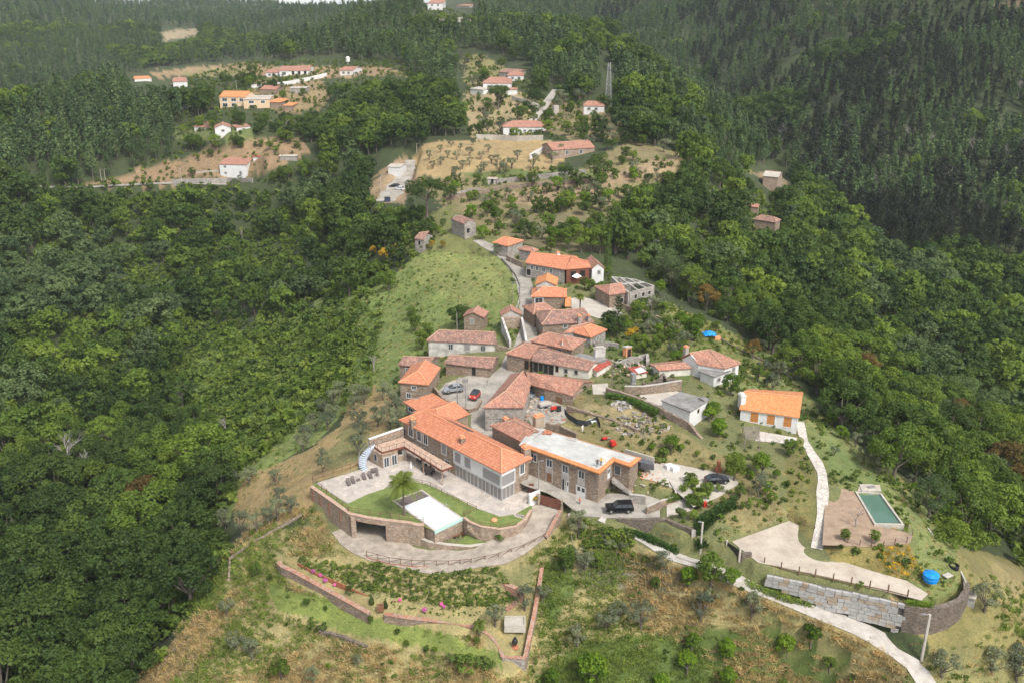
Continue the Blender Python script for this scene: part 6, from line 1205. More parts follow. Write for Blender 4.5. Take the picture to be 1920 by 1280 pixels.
# ------------------------------------------------------------------ walls, fences, pools and gardens
def poly_wall(pts, zb, th):
 """pts: vectors with their own top height; returns MB of a wall of even thickness along them"""
 n = len(pts); Ls, Rs = [], []
 for i, p in enumerate(pts):
  d = (pts[min(i + 1, n - 1)] - pts[max(i - 1, 0)]); d.z = 0; d.normalize(); q = V3((-d.y, d.x, 0)) * th / 2; Ls.append(p + q); Rs.append(p - q)
 m = MB(); ZB = zb if hasattr(zb, '__len__') else [zb] * n; acc = 0
 for i in range(n - 1):
  a, b, c, d = Rs[i], Rs[i + 1], Ls[i + 1], Ls[i]; lo = lambda v, k: V3((v.x, v.y, ZB[k]))
  m.face([lo(a, i), lo(b, i + 1), b, a]); m.face([lo(c, i + 1), lo(d, i), d, c]); m.face([a, b, c, d])
 m.face([V3((Ls[0].x, Ls[0].y, ZB[0])), V3((Rs[0].x, Rs[0].y, ZB[0])), Rs[0], Ls[0]]); m.face([V3((Rs[-1].x, Rs[-1].y, ZB[-1])), V3((Ls[-1].x, Ls[-1].y, ZB[-1])), Ls[-1], Rs[-1]])
 return m, Ls, Rs
def rwall(name, label, pts, zb=None, th=.5, mat='stone', cop=None, cat='wall', jag=0.0, cth=.12, cw=.12):
 P = [p if isinstance(p, Vector) else at(p[:-1], p[-1]) for p in pts]
 if jag:      # dry stone: broken top line
  Q = []; r = random.Random(len(label)); zl = []; zq = zb if hasattr(zb, '__len__') else [0] * len(P)
  for i, (a, b) in enumerate(zip(P, P[1:])):
   n = max(1, int((b - a).length / 1.2))
   for k in range(n): q = a.lerp(b, k / n); q.z += r.uniform(-jag, jag); Q.append(q); zl.append(zq[i] + (zq[i + 1] - zq[i]) * k / n)
  P = Q + [P[-1]]; zb = zl + [zq[-1]] if hasattr(zb, '__len__') else zb
 ZB = [min(H(p.x, p.y), H(p.x + 1, p.y - 1), H(p.x - 1, p.y - 1), H(p.x, p.y - 2)) - .6 for p in P] if zb is None else (zb if hasattr(zb, '__len__') else [zb] * len(P))
 m, Ls, Rs = poly_wall(P, ZB, th)
 o = m.build(name, M[mat], label=label, cat=cat)
 if cop:
  C = [p + V3((0, 0, cth + .003)) for p in P]; m2, _, _ = poly_wall(C, [p.z + .003 for p in P], th + cw); m2.build('coping', M[cop], o)
 return o
def GP(*p): return [G(q) + V3((0, 0, .45)) for q in p]
o = rwall('retaining_wall', 'tall pinkish stone retaining wall with buttress lines at the left end of the pool terrace', [(1,92,722,-.95),(1,225,815,-.95),(1,362,912,-.95)], -7, .6, 'stone_warm', 'terracotta')
bt = MB(); a, b = at((1,92,722), -.95), at((1,362,912), -.95); e = (b - a).normalized(); nn = V3((e.y, -e.x, 0)); nn = nn if nn.y < 0 else -nn
for t_ in (.06, .25, .5, .78): q = a.lerp(b, t_) + nn * .33; bt.box((q.x, q.y, -2.6), (.16, .1, 2.6), ax=(e, nn, V3((0, 0, 1))))
bt.build('rusty_channel', M['rust'], o)
up_ = rwall('underpass_lintel_wall', 'stone lintel wall spanning the dark underpass below the lawn', [(1,362,912,-.95),(1,480,938,-.95),(1,620,958,-.95)], -1.95, .6, 'stone_warm', 'terracotta')
rwall('curved_retaining_wall', 'curved stone retaining wall sweeping below the lawn from underpass to pool', [(1,615,957,-.955),(1,770,974,-.955),(1,840,990,-.955),(1,885,990,-.955)], -6.2, .6, 'stone_warm', 'terracotta')
q_ = at((1,372,915), -.95); MB().box((q_.x + .2, q_.y - .3, -3.9), (.9, .9, 5.6), .5).build('stone_pier', M['stone_warm'], label='stone pier carrying the left end of the underpass lintel', cat='pier')
rwall('lower_curved_wall', 'lower curved stone wall with pale coping around the slatted pit', [(1,700,1015,-3.9),(1,780,1045,-3.9),(1,845,1077,-3.7),(1,920,1110,-3.6),(1,1050,1130,-3.6),(1,1200,1142,-3.6),(1,1350,1122,-3.7),(1,1400,1100,-3.7)], -6, .5, 'stone_warm', 'conc_pale')
rwall('curved_garden_wall', 'curved stone wall holding the right tip of the lawn', [(1,1168,940,-1.0),(1,1205,970,-1.0),(1,1290,1003,-1.0),(1,1420,1022,-1.0),(1,1530,1003,-1.0),(1,1600,952,-1.0),(1,1640,885,-1.0)], -5, .4, 'stone_warm', 'terracotta')
pb = empty('swimming_pool', at((800, 955), -1.2), 'rectangular white covered swimming pool with stone sides in the lawn', 'pool'); pb['_o'] = tuple(pb.location)
PQ = [at(p, -1.12) for p in ((735.4,938),(791,917),(868,970),(815,995.5))]; pcen = sum(PQ, V3((0, 0, 0))) / 4
MB().prism([(p.x, p.y) for p in PQ], -5.6, -1.2).build('basin', M['stone_warm'], pb)
def ringm(P, d, z0, z1):
 I = inset(P, d); m = MB(); n = len(P)
 for i in range(n):
  j = (i + 1) % n; m.prism([(P[i].x, P[i].y), (P[j].x, P[j].y), (I[j].x, I[j].y), (I[i].x, I[i].y)], z0, z1)
 return m, I
rm_, PI_ = ringm(PQ, .35, -1.195, -1.08); rm_.build('edge_stone', M['patio'], pb)
c_ = PI_; dkp = [c_[0], c_[1], c_[1].lerp(c_[2], .2), c_[0].lerp(c_[3], .2)]; MB().prism([(p.x, p.y) for p in dkp], -1.19, -1.10).build('wooden_deck', M['rattan'], pb)
wq = [c_[0].lerp(c_[3], .203), c_[1].lerp(c_[2], .203), c_[2], c_[3]]; MB().prism([(p.x, p.y) for p in wq], -1.19, -1.13).build('pool_cover', M['poolcover'], pb)
ed = MB(); a, b = PQ[3], PQ[2]; e = (b - a).normalized(); nn = V3((e.y, -e.x, 0)); nn = nn if (a - pcen).dot(nn) > 0 else -nn; c = (a + b) / 2; ed.box((c.x + nn.x * .05, c.y + nn.y * .05, -1.3), ((b - a).length + .1, .3, .5), ax=(e, nn, V3((0, 0, 1)))); ed.build('overflow_edge', M['pooledge'], pb)
ld = MB()
for s_ in (0, .5):
 q = c_[1].lerp(c_[2], .62) + (c_[2] - c_[1]).normalized() * s_; ld.tube([q + V3((.3, 0, 0)), q + V3((.25, .1, .8)), q + V3((-.2, -.1, .8)), q + V3((-.3, -.1, -.02))], .03, 6)
ld.build('ladder', M['steel'], pb)
pit = MB(); pp = [at(p, -3.95) for p in ((1,862,1070),(1,935,1102),(1,1100,1112),(1,1170,1075),(1,1190,1040),(1,1170,1015))]
MB().prism([(p.x, p.y) for p in pp], -4.6, -4.2).build('pit_floor', M['dark'], kind='structure')
a0, a1, b0, b1 = at((1,870,1072), -3.95), at((1,1170,1020), -3.95), at((1,945,1104), -3.95), at((1,1185,1060), -3.95)
for k in range(13): t_ = k / 12; pit.beam(a0.lerp(a1, t_), b0.lerp(b1, t_), .42, .08)
pit.build('slatted_cover', M['wood'], label='dark wooden slats over the pit below the pool edge', cat='slats')
rl = lambda *p: [at(q, -1.0) for q in p]
railing(rl((1,100,690),(1,230,800),(1,350,895)), None, 1.0, 1.9, 'fencew', .1, (1.0, .5), .06, 'wooden_fence', 'wooden railing on top of the tall left terrace wall', 'fence')
railing(rl((1,352,900),(1,500,920),(1,650,940),(1,780,960),(1,880,970)), None, 1.0, 1.9, 'fencew', .1, (1.0, .5), .06, 'wooden_fence', 'wooden railing along the front lawn edge above the underpass', 'fence')
railing(rl((1,100,680),(1,245,630),(1,430,572)), None, 1.0, 2.2, 'fencew', .1, (1.0, .3), .08, 'wooden_fence', 'pale wooden railing along the back of the sun terrace', 'fence')
railing(rl((1,815,690),(1,930,715),(1,1010,765),(1,1130,830),(1,1255,885),(1,1165,925)), None, .8, 1.8, 'fencew', .08, (1.0, .5), .05, 'wooden_fence', 'low wooden railing between the paved walk and the lawn', 'fence')
railing(rl((1,1172,935),(1,1290,1000),(1,1420,1018),(1,1540,995)), None, .8, 1.8, 'fencew', .08, (1.0, .5), .05, 'wooden_fence', 'low wooden railing on the curved right lawn wall', 'fence')
DR = [at(p, z) for p, z in (((1,480,1212),-5.0),((1,640,1255),-4.8),((1,800,1275),-4.6),((1,1060,1280),-4.4),((1,1220,1265),-4.1),((1,1410,1225),-3.6),((1,1590,1165),-3.2),((1,1745,1085),-2.8))]
railing(DR, None, 1.0, 2.2, 'fencew', .11, (1.0,), .07, 'wooden_fence', 'rustic post fence with cross braces along the outer edge of the curved driveway', 'fence', cross=True)
m_, _, _ = poly_wall([p + V3((0, -.25, -.02)) for p in DR], [p.z - .9 for p in DR], .12); m_.build('rusty_edging', M['rust'], label='long rusty steel edging below the curved driveway fence', cat='edging')
gt = empty('wooden_gate', at((1,1770,830), -1.2), 'brown wooden driveway gate between the road and the curved drive', 'gate'); gt['_o'] = tuple(gt.location)
ga, gb_ = at((1,1702,845), -1.3), at((1,1848,885), -1.3); gl = gb_ - ga; gl.z = 0
for k in range(4):
 a, b = ga + gl * (k / 4 + .01), ga + gl * ((k + 1) / 4 - .01); c = (a + b) / 2; e = gl.normalized(); MB().box(c + V3((0, 0, 1.0)), ((b - a).length, .08, 1.9), ax=(e, V3((-e.y, e.x, 0)), V3((0, 0, 1)))).build('gate_leaf', M['gate'], gt)
hd = MB()
for k in (.02, .98, .5): hd.box(ga + gl * k + V3((0, -.06, 1.45)), (.5, .03, .05))
hd.build('hinge', M['steel'], gt)
for lb_, q in (('left', ga), ('right', gb_)): MB().box(q + V3((0, 0, .9)) - gl.normalized() * (.25 if lb_ == 'left' else -.25), (.35, .35, 2.4)).build('gate_post', M['stone_warm'], label='stone gate post at the %s end of the brown driveway gate' % lb_, cat='gate post')
rwall('garden_wall', 'pale rendered wall with small dark door beside the driveway steps', [(1,1625,775,.9),(1,1700,745,.9)], -1.6, .4, 'white')
dd = at((1,1645,760), -1.0); MB().box(dd + V3((-.1, -.15, .95)), (.9, .12, 1.9)).build('garden_door', M['gate'], label='small dark brown door in the pale wall beside the driveway gate', cat='door')
rwall('long_boundary_wall', 'long stone wall with brick red top running from the gate down past the garden', [(1,1850,890,-.2),(1,1800,975,-.9),(1,1745,1080,-2.2),('e',1812,60,-2.4),('e',1800,180,-4.2),('e',1780,330,-6.6),('e',1750,500,-8.6),('e',1720,640,-10.2),('e',1700,735,-11.2)], None, .55, 'stone_warm', 'brickw')
rwall('long_boundary_wall', 'stone wall end pier with rough grey stones at the bottom of the long wall', [('e',1700,738,-11.2),('e',1578,730,-11.2)], -15, .6, 'stone_grey', 'brickw')
rwall('curved_brick_wall', 'low curved stone and brick wall from the end pier up to the stone basin', [('e',1578,730,-11.2),('e',1560,670,-10.9),('e',1500,605,-10.5),('e',1440,578,-10.2)], None, .5, 'stone', 'brickw')
rwall('terrace_garden_wall', 'long curved terrace wall with brick red top below the flower bed', [('e',1440,572,-9.9),('e',1320,545,-9.6),('e',1180,530,-9.3),('e',1050,515,-9.0),('e',935,495,-8.9)], None, .75, 'stone', 'brickw')
rwall('terrace_garden_wall', 'left arc of the garden terrace wall with wide brick red top', [('e',850,490,-8.8),('e',740,430,-8.5),('e',640,375,-8.2),('e',540,320,-8.0),('e',440,265,-7.8),('e',375,235,-7.7),('e',355,212,-7.7)], None, .75, 'stone', 'brickw')
rwall('brick_garden_path_wall', 'narrow brick red garden wall between the small lawn and the bushes', [('e',1375,268,-5.4),('e',1500,300,-5.8),('e',1600,335,-6.2),('e',1690,370,-6.6)], None, .8, 'brickw', 'brickw')
rwall('dry_stone_wall', 'dark dry stone wall half buried in the dry lower slope', GP(('e',560,590),('e',680,620),('e',760,650),('e',840,680)), None, .5, 'stone_dark', jag=.2)
rwall('dry_stone_wall', 'thin pale stone kerb along the bottom left field', GP(('i',915,1072),('i',850,1115),('i',790,1160),('i',705,1215)), None, .3, 'stone', jag=.05)
rwall('dry_stone_wall', 'grey stone wall climbing the slope edge left of the terrace', GP(('i',1100,800),('i',1105,690),('i',1200,620),('i',1385,515),('i',1450,475)), None, .4, 'stone', jag=.12)
bed = rwall('planting_bed_edge', 'thin brick edge along the grid planted flower bed', [('e',460,215,-7.4),('e',560,270,-7.6),('e',700,330,-7.9),('e',830,390,-8.3),('e',990,425,-8.4),('e',1180,445,-8.7),('e',1400,480,-9.2)], None, .12, 'rust')
BED = [[(561,1043),(640,1062),(830,1075),(900,1080),(960,1110),(972,1130),(940,1135),(850,1140),(780,1128),(700,1110),(620,1082),(560,1062)]]
scatter('garden_shrubbery', -70, 10, 105, 150, .42, BED, ['f_shrub', 's_lush'], .3, .6, 301, dens=6)
BED2 = [[(552,1052),(620,1078),(700,1110),(760,1135),(850,1143),(950,1138),(945,1150),(850,1158),(740,1140),(640,1095),(560,1066)]]
scatter('bedding_plants', -70, 10, 105, 150, .45, BED2, ['f_shrubd', 's_dry'], .14, .26, 302, dens=4)
for i, (p, s_) in enumerate([(('e',545,275),.42),(('e',585,296),.36),(('e',612,326),.48),(('e',662,348),.28),(('e',1018,430),.28),(('e',1152,488),.48),(('e',1245,455),.36),(('e',1258,468),.3),(('e',598,298),.2)]):
 g = G(p); rg = np.random.default_rng(i); s_ *= .78; P_ = sph(rg, 420) * s_; V_2, F_2 = leaf_mesh('h', P_ * np.array([1, 1, .85]) + np.array([0, 0, s_ * .9 + .25]), P_, .16, rg, jit=.3)
 o = bpy.data.objects.new('hydrangea', np_mesh('hydrangea', V_2, F_2, [M['l_pink']])); COL.objects.link(o); o.location = g
 tag(o, ['large round pink hydrangea at the upper left end of the bed', 'deep crimson round flower bush left in the bed', 'largest round pink hydrangea in the left bed', 'tiny pink flower bush in the left bed', 'small pink flower bush behind the gap in the bed wall', 'big pink hydrangea in the right part of the bed', 'upper of two pink flower bushes at the bed right end', 'lower of two pink flower bushes at the bed right end', 'tiny magenta bloom beside the crimson bush'][i], 'flower bush')
for p, h_, lb_ in ((('e',865,445),1.9,'left of two dark conical shrubs at the garden wall gap'),(('e',940,465),1.7,'right of two dark conical shrubs at the garden wall gap')): g = G(p); tree('cypress', g, h_, lb_, wide=2.2, cat='shrub')
for k, (p, h_) in enumerate(((('e',510,455),1.8),(('e',612,482),1.2),(('e',860,548),1.6),(('e',1005,612),1.4),(('e',1055,680),1.6),(('e',1160,710),1.6),(('e',1210,710),1.4),(('e',1440,662),1.6),(('e',308,312),1.4),(('e',410,410),1.0))): g = G(p); tree('small_green', g, h_, 'young planted sapling on the lower grass terrace', 'saplings on the grass terrace')
for k, (p, h_) in enumerate(((('e',590,588),1.4),(('e',545,560),1.4),(('e',750,380),1.2),(('e',1570,92),1.4),(('e',1400,800),2.6),(('e',1330,760),2),(('e',1480,780),2))): g = G(p); tree('shrub', g, h_, 'rounded low shrub in the terraced garden', 'low garden shrubs', wide=1.3)
def tub(name, label, p, z, w, d, h_, mat, rz=.3, inner='soil'):
 v = at(p, z); o = MB(); o.box(v + V3((0, 0, h_ / 2 - .1)), (w, d, h_ + .2), rz); r = o.build(name, M[mat], label=label, cat='planter' if 'plant' in name else 'basin')
 c = MB(); R_ = Matrix.Rotation(rz, 3, 'Z')
 for sx, sy, ww, dd_ in ((0, 1, w, .2), (0, -1, w, .2), (1, 0, .2, d - .4), (-1, 0, .2, d - .4)): q = R_ @ V3((sx * (w / 2 - .1), sy * (d / 2 - .1), 0)); c.box(v + q + V3((0, 0, h_ + .15)), (ww, dd_, .3), rz)
 c.build('rim', M[mat], r); return r
tub('stone_basin', 'open pale stone basin on the small terrace by the long wall', ('e',1645,565), -9.6, 3.4, 2.4, .9, 'conc_pale', .0)
tub('planter', 'square brown planter in the gap of the terrace wall', ('e',912,470), -8.8, 1.1, .9, .5, 'wood', .2)
jar = empty('iron_stove', G(('e',1645,680)), 'dark old iron pot on a rusty stand near the wall corner', 'pot'); jar['_o'] = tuple(jar.location); jv = V3(jar.location)
MB().lathe(jv + V3((0, 0, .7)), [(.1, 0), (.42, .15), (.5, .5), (.36, .9), (.2, 1.0), (.24, 1.2)], 14).build('pot', M['black'], jar, smooth=True); MB().lathe(jv, [(.62, 0), (.6, .2), (.25, .35), (.3, .75)], 12).build('stand', M['rust'], jar)
def stairs(name, label, a, b, w, n, mat='stone_warm'):
 r = empty(name, a, label, 'steps'); r['_o'] = tuple(r.location); e = (b - a); e.z = 0; L_ = e.length; e.normalize(); s_ = V3((-e.y, e.x, 0))
 for k in range(n):
  t_ = (k + .5) / n; c = a.lerp(b, t_); c.z = a.z + (b.z - a.z) * (k + 1) / n; MB().box(c - V3((0, 0, .3)), (L_ / n + .03, w, .6), ax=(e, s_, V3((0, 0, 1)))).build('step', M[mat], r)
stairs('garden_steps', 'stone steps descending beside the pool to the lower lawn', at((1,1300,1088), -3.7), at((1,1198,985), -1.3), 1.5, 9)
stairs('house_steps', 'broad pale steps at the right front corner of the pool house', at((1,1590,812), -1.2), at((1,1625,785), -.3), 2.2, 4, 'patio')
stairs('stone_steps', 'steep rough stone steps behind the long wall below the road', at((2,655,925), -4.4), at((2,712,835), -.7), .9, 12, 'conc')
stairs('entrance_steps', 'grey stone steps rising to the upper white door of the flat roofed building', at((2,1150,690), .6), at((2,1010,590), 3.1), 1.3, 11, 'stone_grey')
stairs('brick_steps', 'small brick red steps by the olive at the garden corner', G(('e',1590,470)), G(('e',1650,425)) , 1.2, 5, 'brickw')
stp = empty('stepping_stones', at((1,1560,925), -1.2), 'two rows of pale stepping stones across the lawn tip', 'paving'); stp['_o'] = tuple(stp.location)
for i in range(5):
 for j in range(2): v = at((1,1527 + i * 18 + j * 8, 913 + i * 5 + j * 13), -1.21); MB().box(v, (.62, .5, .08), .2).build('slab', M['patio'], stp)
rk = G((1,1380,960)); MB().lathe(at((1,1380,962), -1.25), [(.5, 0), (.62, .2), (.4, .45), (.1, .55)], 9).build('boulder', M['t_ridge'], label='small orange brown boulder on the lawn near the curved wall', cat='boulder', smooth=True)
tree('olive', at((1,1415,1100), -3.7), 1.7, 'round grey green bush at the foot of the curved garden wall', wide=1.3, cat='shrub')
tree('yellow', at((1,1668,835), -1.2), 1.5, 'orange yellow leaved shrub beside the brown gate', wide=1.2, cat='shrub')
# ---- right side: walls, lot, path
def blockwall(label, T, zb):
 root = empty('granite_block_wall', T[0], label, 'wall'); root['_o'] = tuple(T[0]); back, _, _ = poly_wall([p - V3((0, 0, .1)) + V3((0, .25, 0)) for p in T], zb, .5); back.build('backing', M['blockjoint'], root)
 r = random.Random(4); g1 = MB(); cum = [0]
 for a, b in zip(T, T[1:]): cum.append(cum[-1] + (b - a).length)
 def pos(s_):
  for i in range(len(T) - 1):
   if s_ <= cum[i + 1] or i == len(T) - 2: t_ = (s_ - cum[i]) / (cum[i + 1] - cum[i]); return T[i].lerp(T[i + 1], t_), (T[i + 1] - T[i]).normalized(), zb[i] + (zb[i + 1] - zb[i]) * t_
 row = 0
 while row < 8:
  s_ = -r.uniform(0, .8)
  while s_ < cum[-1] - .3:
   w_ = r.uniform(.9, 1.7); q, e, lo = pos(min(cum[-1], max(0, s_ + w_ / 2))); h_ = .62; z = q.z - .35 - row * .66 + r.uniform(-.04, .04)
   if z - h_ / 2 > lo - .4 and s_ + w_ < cum[-1] + .4:
    n = V3((e.y, -e.x, 0)).normalized(); n = n if n.y < 0 else -n; g1.cur = 0 if r.random() < .85 else 1; c = V3((q.x, q.y + 0, z)) + n * r.uniform(.02, .1); ex2 = V3((e.x, e.y, e.z)).normalized(); ez = ex2.cross(n); ez = ez if ez.z > 0 else -ez
    ra = r.uniform(-.04, .04); ex3 = (ex2 + ez * ra).normalized(); g1.box(c, (w_ - .06, .5, h_ - .02 + r.uniform(-.06, .04)), ax=(ex3, n, ez))
   s_ += w_
  row += 1
 g1.cur = 0; o = g1.build('blocks', [M['block'], M['block_tan']], root); return root
gp = [('g',150,285),('g',350,325),('g',600,385),('g',720,402),('g',900,442),('g',1100,490)]; GT = [at(p, -1.35) for p in gp]
blockwall('tall wall of big grey and tan granite blocks above the lower path', GT, [-3.2, -4.2, -5.2, -5.6, -6.1, -6.3])
rwall('bastion_wall', 'rounded dark dry stone bastion overgrown with roots right of the granite block wall', [('g',1095,488,-1.4),('g',1190,505,-1.4),('g',1300,505,-1.5),('g',1400,485,-1.7),('g',1480,450,-1.9),('g',1525,385,-2.0),('g',1520,330,-2.0)], -9, .9, 'stone_dark', jag=.12)
rwall('boundary_wall', 'thin low boundary wall running up the grass edge above the right woods', [('g',1520,335,-2.0),('g',1490,270,-1.9),('g',1430,190,-1.6),('g',1370,100,-1.2),(3,1440,960,-.9),(3,1385,880,-.5),(3,1370,860,-.4)], None, .25, 'conc', jag=.03)
rwall('path_retaining_wall', 'broad dark dry stone retaining wall above the path below the black suv', [(2,1050,868,.35),(2,1130,872,.7),(2,1250,872,1.1),(2,1390,868,1.5),(2,1440,895,1.5),(2,1585,950,1.5)], [-1.5,-1.8,-2.4,-3.0,-3.2,-3.8], .6, 'stone_dark', jag=.06)
rwall('wall_end_pillar', 'pale mortared end of the dark path retaining wall beside the lamp post', [(2,1583,948,1.55),(2,1586,960,1.55)], -4, .7, 'conc')
rwall('ivy_stone_wall', 'low rough stone wall between the garden and the descending path', [(2,800,860,-.3),(2,880,905,-.9),(2,980,925,-1.3),(2,1080,975,-1.7),(2,1200,1010,-2.0),(2,1330,1055,-2.3),(2,1460,1115,-2.6)], None, .6, 'stone_dark', jag=.15)
rwall('concrete_parapet', 'grey concrete parapet beside the leafy fig tree', [(2,1465,1135,-2.1),(2,1540,1160,-2.2),(2,1600,1180,-2.3)], -5.5, .3, 'conc')
rwall('path_edge_wall', 'low stone wall on the field side of the lower path', [('g',0,325,-4.0),('g',250,420,-4.4),('g',430,480,-5.0),('g',600,600,-5.7)], None, .35, 'conc', jag=.05)
def ivy(name, label, pts, hgt, n, seed, mat='hedge', w=1.0, size=.34):
 rg = np.random.default_rng(seed); P = [V3(p) for p in pts]; t_ = rg.uniform(0, len(P) - 1.001, n); i = t_.astype(int); f = (t_ - i)[:, None]; A_ = np.array([tuple(p) for p in P]); base = A_[i] * (1 - f) + A_[i + 1] * f
 lump = (.5 + .8 * fbm(base[:, 0], base[:, 1], 2.2, seed))[:, None]; a = rg.uniform(0, 3.14, n)[:, None]; rr = rg.uniform(.6, 1, n)[:, None] * lump; d = np.concatenate([np.cos(a) * 0, -np.cos(a), np.sin(a)], 1)
 C = base + np.concatenate([rg.normal(0, .3, (n, 1)), np.cos(a) * w * rr, np.sin(a) * hgt * rr], 1); C[:, 2] -= rg.uniform(0, 1, n) * .2
 off = C.mean(0); V_2, F_2 = leaf_mesh('i', C - off, d, size, rg); o = bpy.data.objects.new(name, np_mesh(name, V_2, F_2, [M[mat]])); COL.objects.link(o); o.location = off; return tag(o, label, 'ivy')
ivy('ivy', 'long mound of dark ivy on the wall between garden and path', [at((2,1080,950), -1.4), at((2,1200,1000), -1.8), at((2,1330,1050), -2.2), at((2,1460,1110), -2.5)], 1.0, 5200, 3, w=1.5)
ivy('ivy', 'upper band of trailing ivy on the bank left of the gravel lot', [at((2,1600,960), .6), at((2,1660,900), 1.6), at((2,1750,830), 2.0), at((2,1880,760), 2.0)], 1.3, 6000, 4, w=1.8)
ivy('ivy', 'lower band of trailing ivy on the bank behind the dark gate', [at((2,1600,1050), -.8), at((2,1700,1010), -.3), at((2,1800,960), .3), at((2,1890,900), .8)], 1.2, 6000, 5, w=1.8)
ivy('ivy', 'ivy strip hanging on the long stone wall in front of the pale yard', [at((5,420,770), 6.3), at((5,560,790), 6.6), at((5,700,850), 6.7), at((5,820,910), 6.5)], .7, 4200, 6, w=1.3)
ivy('ivy', 'bright green hedge on the rounded bastion top', [at(('g',1110,480), -1.4), at(('g',1190,490), -1.4), at(('g',1270,490), -1.4)], .5, 1500, 7, 'l_citrus', .8, .22)
ivy('ivy', 'trailing grass mound along the field side of the lower path', [at(('g',0,360), -3.9), at(('g',150,420), -4.4), at(('g',300,470), -4.8), at(('g',440,500), -5.2)], 1.0, 4200, 8, 'l_scrub', 1.4, .26)
rwall('stone_terrace_wall', 'long crumbling stone wall holding the upper dry field', [(2,690,75,4.8),(2,800,110,4.9),(2,930,150,5.0),(2,1060,190,5.2),(2,1190,245,5.3)], None, .6, 'stone', jag=.2)
rwall('long_yard_wall', 'long tall stone wall descending from the pale yard past the white block house', [(5,415,708,6.8),(5,560,750,7.2),(5,700,800,7.3),(5,850,870,7.2),(5,1075,985,6.4),(5,1150,1080,5.0),(5,1260,1200,3.6),(5,1290,1240,3.0)], None, .6, 'stone', jag=.12)
rwall('yard_back_wall', 'stone wall along the back of the pale yard', [(5,560,700,7.6),(5,700,700,7.8),(5,850,680,7.9),(5,1015,652,8.2)], 5.4, .5, 'stone', 'conc', jag=0)
rwall('garden_ruin_wall', 'broken stone garden walls below the brick shed', [(5,480,520,6.6),(5,560,490,6.9),(5,620,470,7.4),(5,740,440,7.6),(5,745,500,7.2)], None, .7, 'stone_grey', jag=.4)
rwall('garden_ruin_wall', 'short dark jagged ruin wall next to the low tiled wing', [(5,700,680,7.0),(5,840,650,7.6),(5,870,590,8.4),(5,900,640,7.6),(5,980,640,7.0)], 5.0, .8, 'stone_dark', jag=.5)
rwall('plot_wall', 'low stone wall behind the long orange hip roof house', [(4,1690,330,7.4),(4,1800,345,7.2),(4,1877,360,7.0)], None, .4, 'stone_grey', jag=.1)
rwall('yard_wall', 'stone wall across the rubble yard behind the flat roofed building', [(2,540,190,4.9),(2,640,215,4.8),(2,760,270,4.7)], None, .5, 'stone', jag=.2)
rwall('court_wall', 'curved low wall of the parking court next to the lane', [(4,400,700,3.6),(4,470,790,3.3),(4,590,850,3.1),(4,680,880,3.2),(4,745,860,3.1),(4,775,810,3.0)], 1.0, .5, 'stone', jag=.05)
rwall('white_capped_wall', 'rough wall with white cap behind the deck of the pool house', [(1,495,388,3.0),(1,600,352,3.2),(1,737,306,3.4)], -2.5, .5, 'stone_warm', 'white')
rwall('lane_wall', 'low stone kerb wall on the meadow side of the climbing lane', [(6,545,850,5.9),(6,575,760,6.4),(6,580,650,6.9),(6,545,570,7.3),(6,480,490,7.7),(6,430,440,7.9)], None, .35, 'stone_grey', jag=.05)
rwall('lane_wall', 'stone garden wall along the right side of the lane top', [(6,470,420,8.8),(6,540,455,8.6),(6,600,480,8.5)], None, .4, 'stone', jag=.1)
rwall('terrace_field_wall', 'brown stone terrace wall at the edge of the upper gardens', [(5,540,40,7.2),(5,700,95,7),(5,860,150,6.8)], None, .4, 'stone', jag=.1)
rwall('terrace_field_wall', 'low stone wall between the grass slope and the gardens', GP((5,1330,330),(5,1450,400),(5,1600,470),(5,1720,530)), None, .4, 'stone_dark', jag=.1)
rwall('house_plinth_wall', 'stone wall behind the white house with vivid orange roof', [(3,340,70,4.4),(3,430,92,4.2)], None, .5, 'stone', jag=.1)
rwall('front_garden_wall', 'grey concrete block garden wall beside the black suv', [(2,1130,700,1.9),(2,1245,715,1.9)], -.5, .3, 'stone_grey', 'conc')
rwall('front_garden_wall', 'curved low terrace wall in front of the yard with seedlings', [(2,1250,790,1.6),(2,1340,750,1.9),(2,1450,715,2.0),(2,1460,680,2.1),(2,1420,610,2.4)], .2, .3, 'stone', 'conc')
def fwall(name, label, pts, h_, mat, th=.5, cat='wall'):
 P = []
 for p in pts: d = ray(p); z = GH(p, h_); P.append(at(p, z))
 m, _, _ = poly_wall(P, [H(p.x, p.y) - 1.5 for p in P], th); return m.build(name, M[mat], label=label, cat=cat)
fwall('white_wall', 'long curved white wall in front of the hilltop bungalow', [('a',1170,300),('a',1300,290),('a',1440,272),('a',1600,240),('a',1700,215)], 2.0, 'white', .8)
fwall('grey_block_wall', 'long grey wall below the white road house', [('a',612,965),('a',800,960),('a',1000,957),('a',1180,958)], 2.4, 'stone_grey')
fwall('ramp_wall', 'pale ramp wall left of the white road house', [('a',780,912),('a',860,905),('a',945,900)], 1.2, 'conc_pale')
fwall('villa_garden_wall', 'stepped white garden wall right of the large white villa', [('b',930,290),('b',1020,315),('b',1100,345)], 2.5, 'conc_pale')
fwall('bungalow_garden_wall', 'long pale garden wall in front of the wide roofed bungalow', [('b',735,500),('b',850,505),('b',960,510),('b',1100,505)], 2.2, 'conc_pale')
fwall('villa_wall', 'short white stair wall left of the brick barn', [('b',1028,610),('b',1060,590),('b',1100,570)], 2.2, 'white')
fwall('lane_side_wall', 'tall grey wall beside the pale uphill lane', [('b',1155,345),('b',1182,343)], 4, 'conc', 2)
fwall('terrace_wall', 'long grey terrace wall across the upper fields', [('b',850,745),('b',980,730),('b',1150,712),('b',1335,690)], 2.0, 'stone_grey')
fwall('terrace_wall', 'lower grey terrace wall below the pale field', [('b',570,840),('b',700,812),('b',850,785),('b',1000,768),('b',1350,742)], 1.8, 'stone')
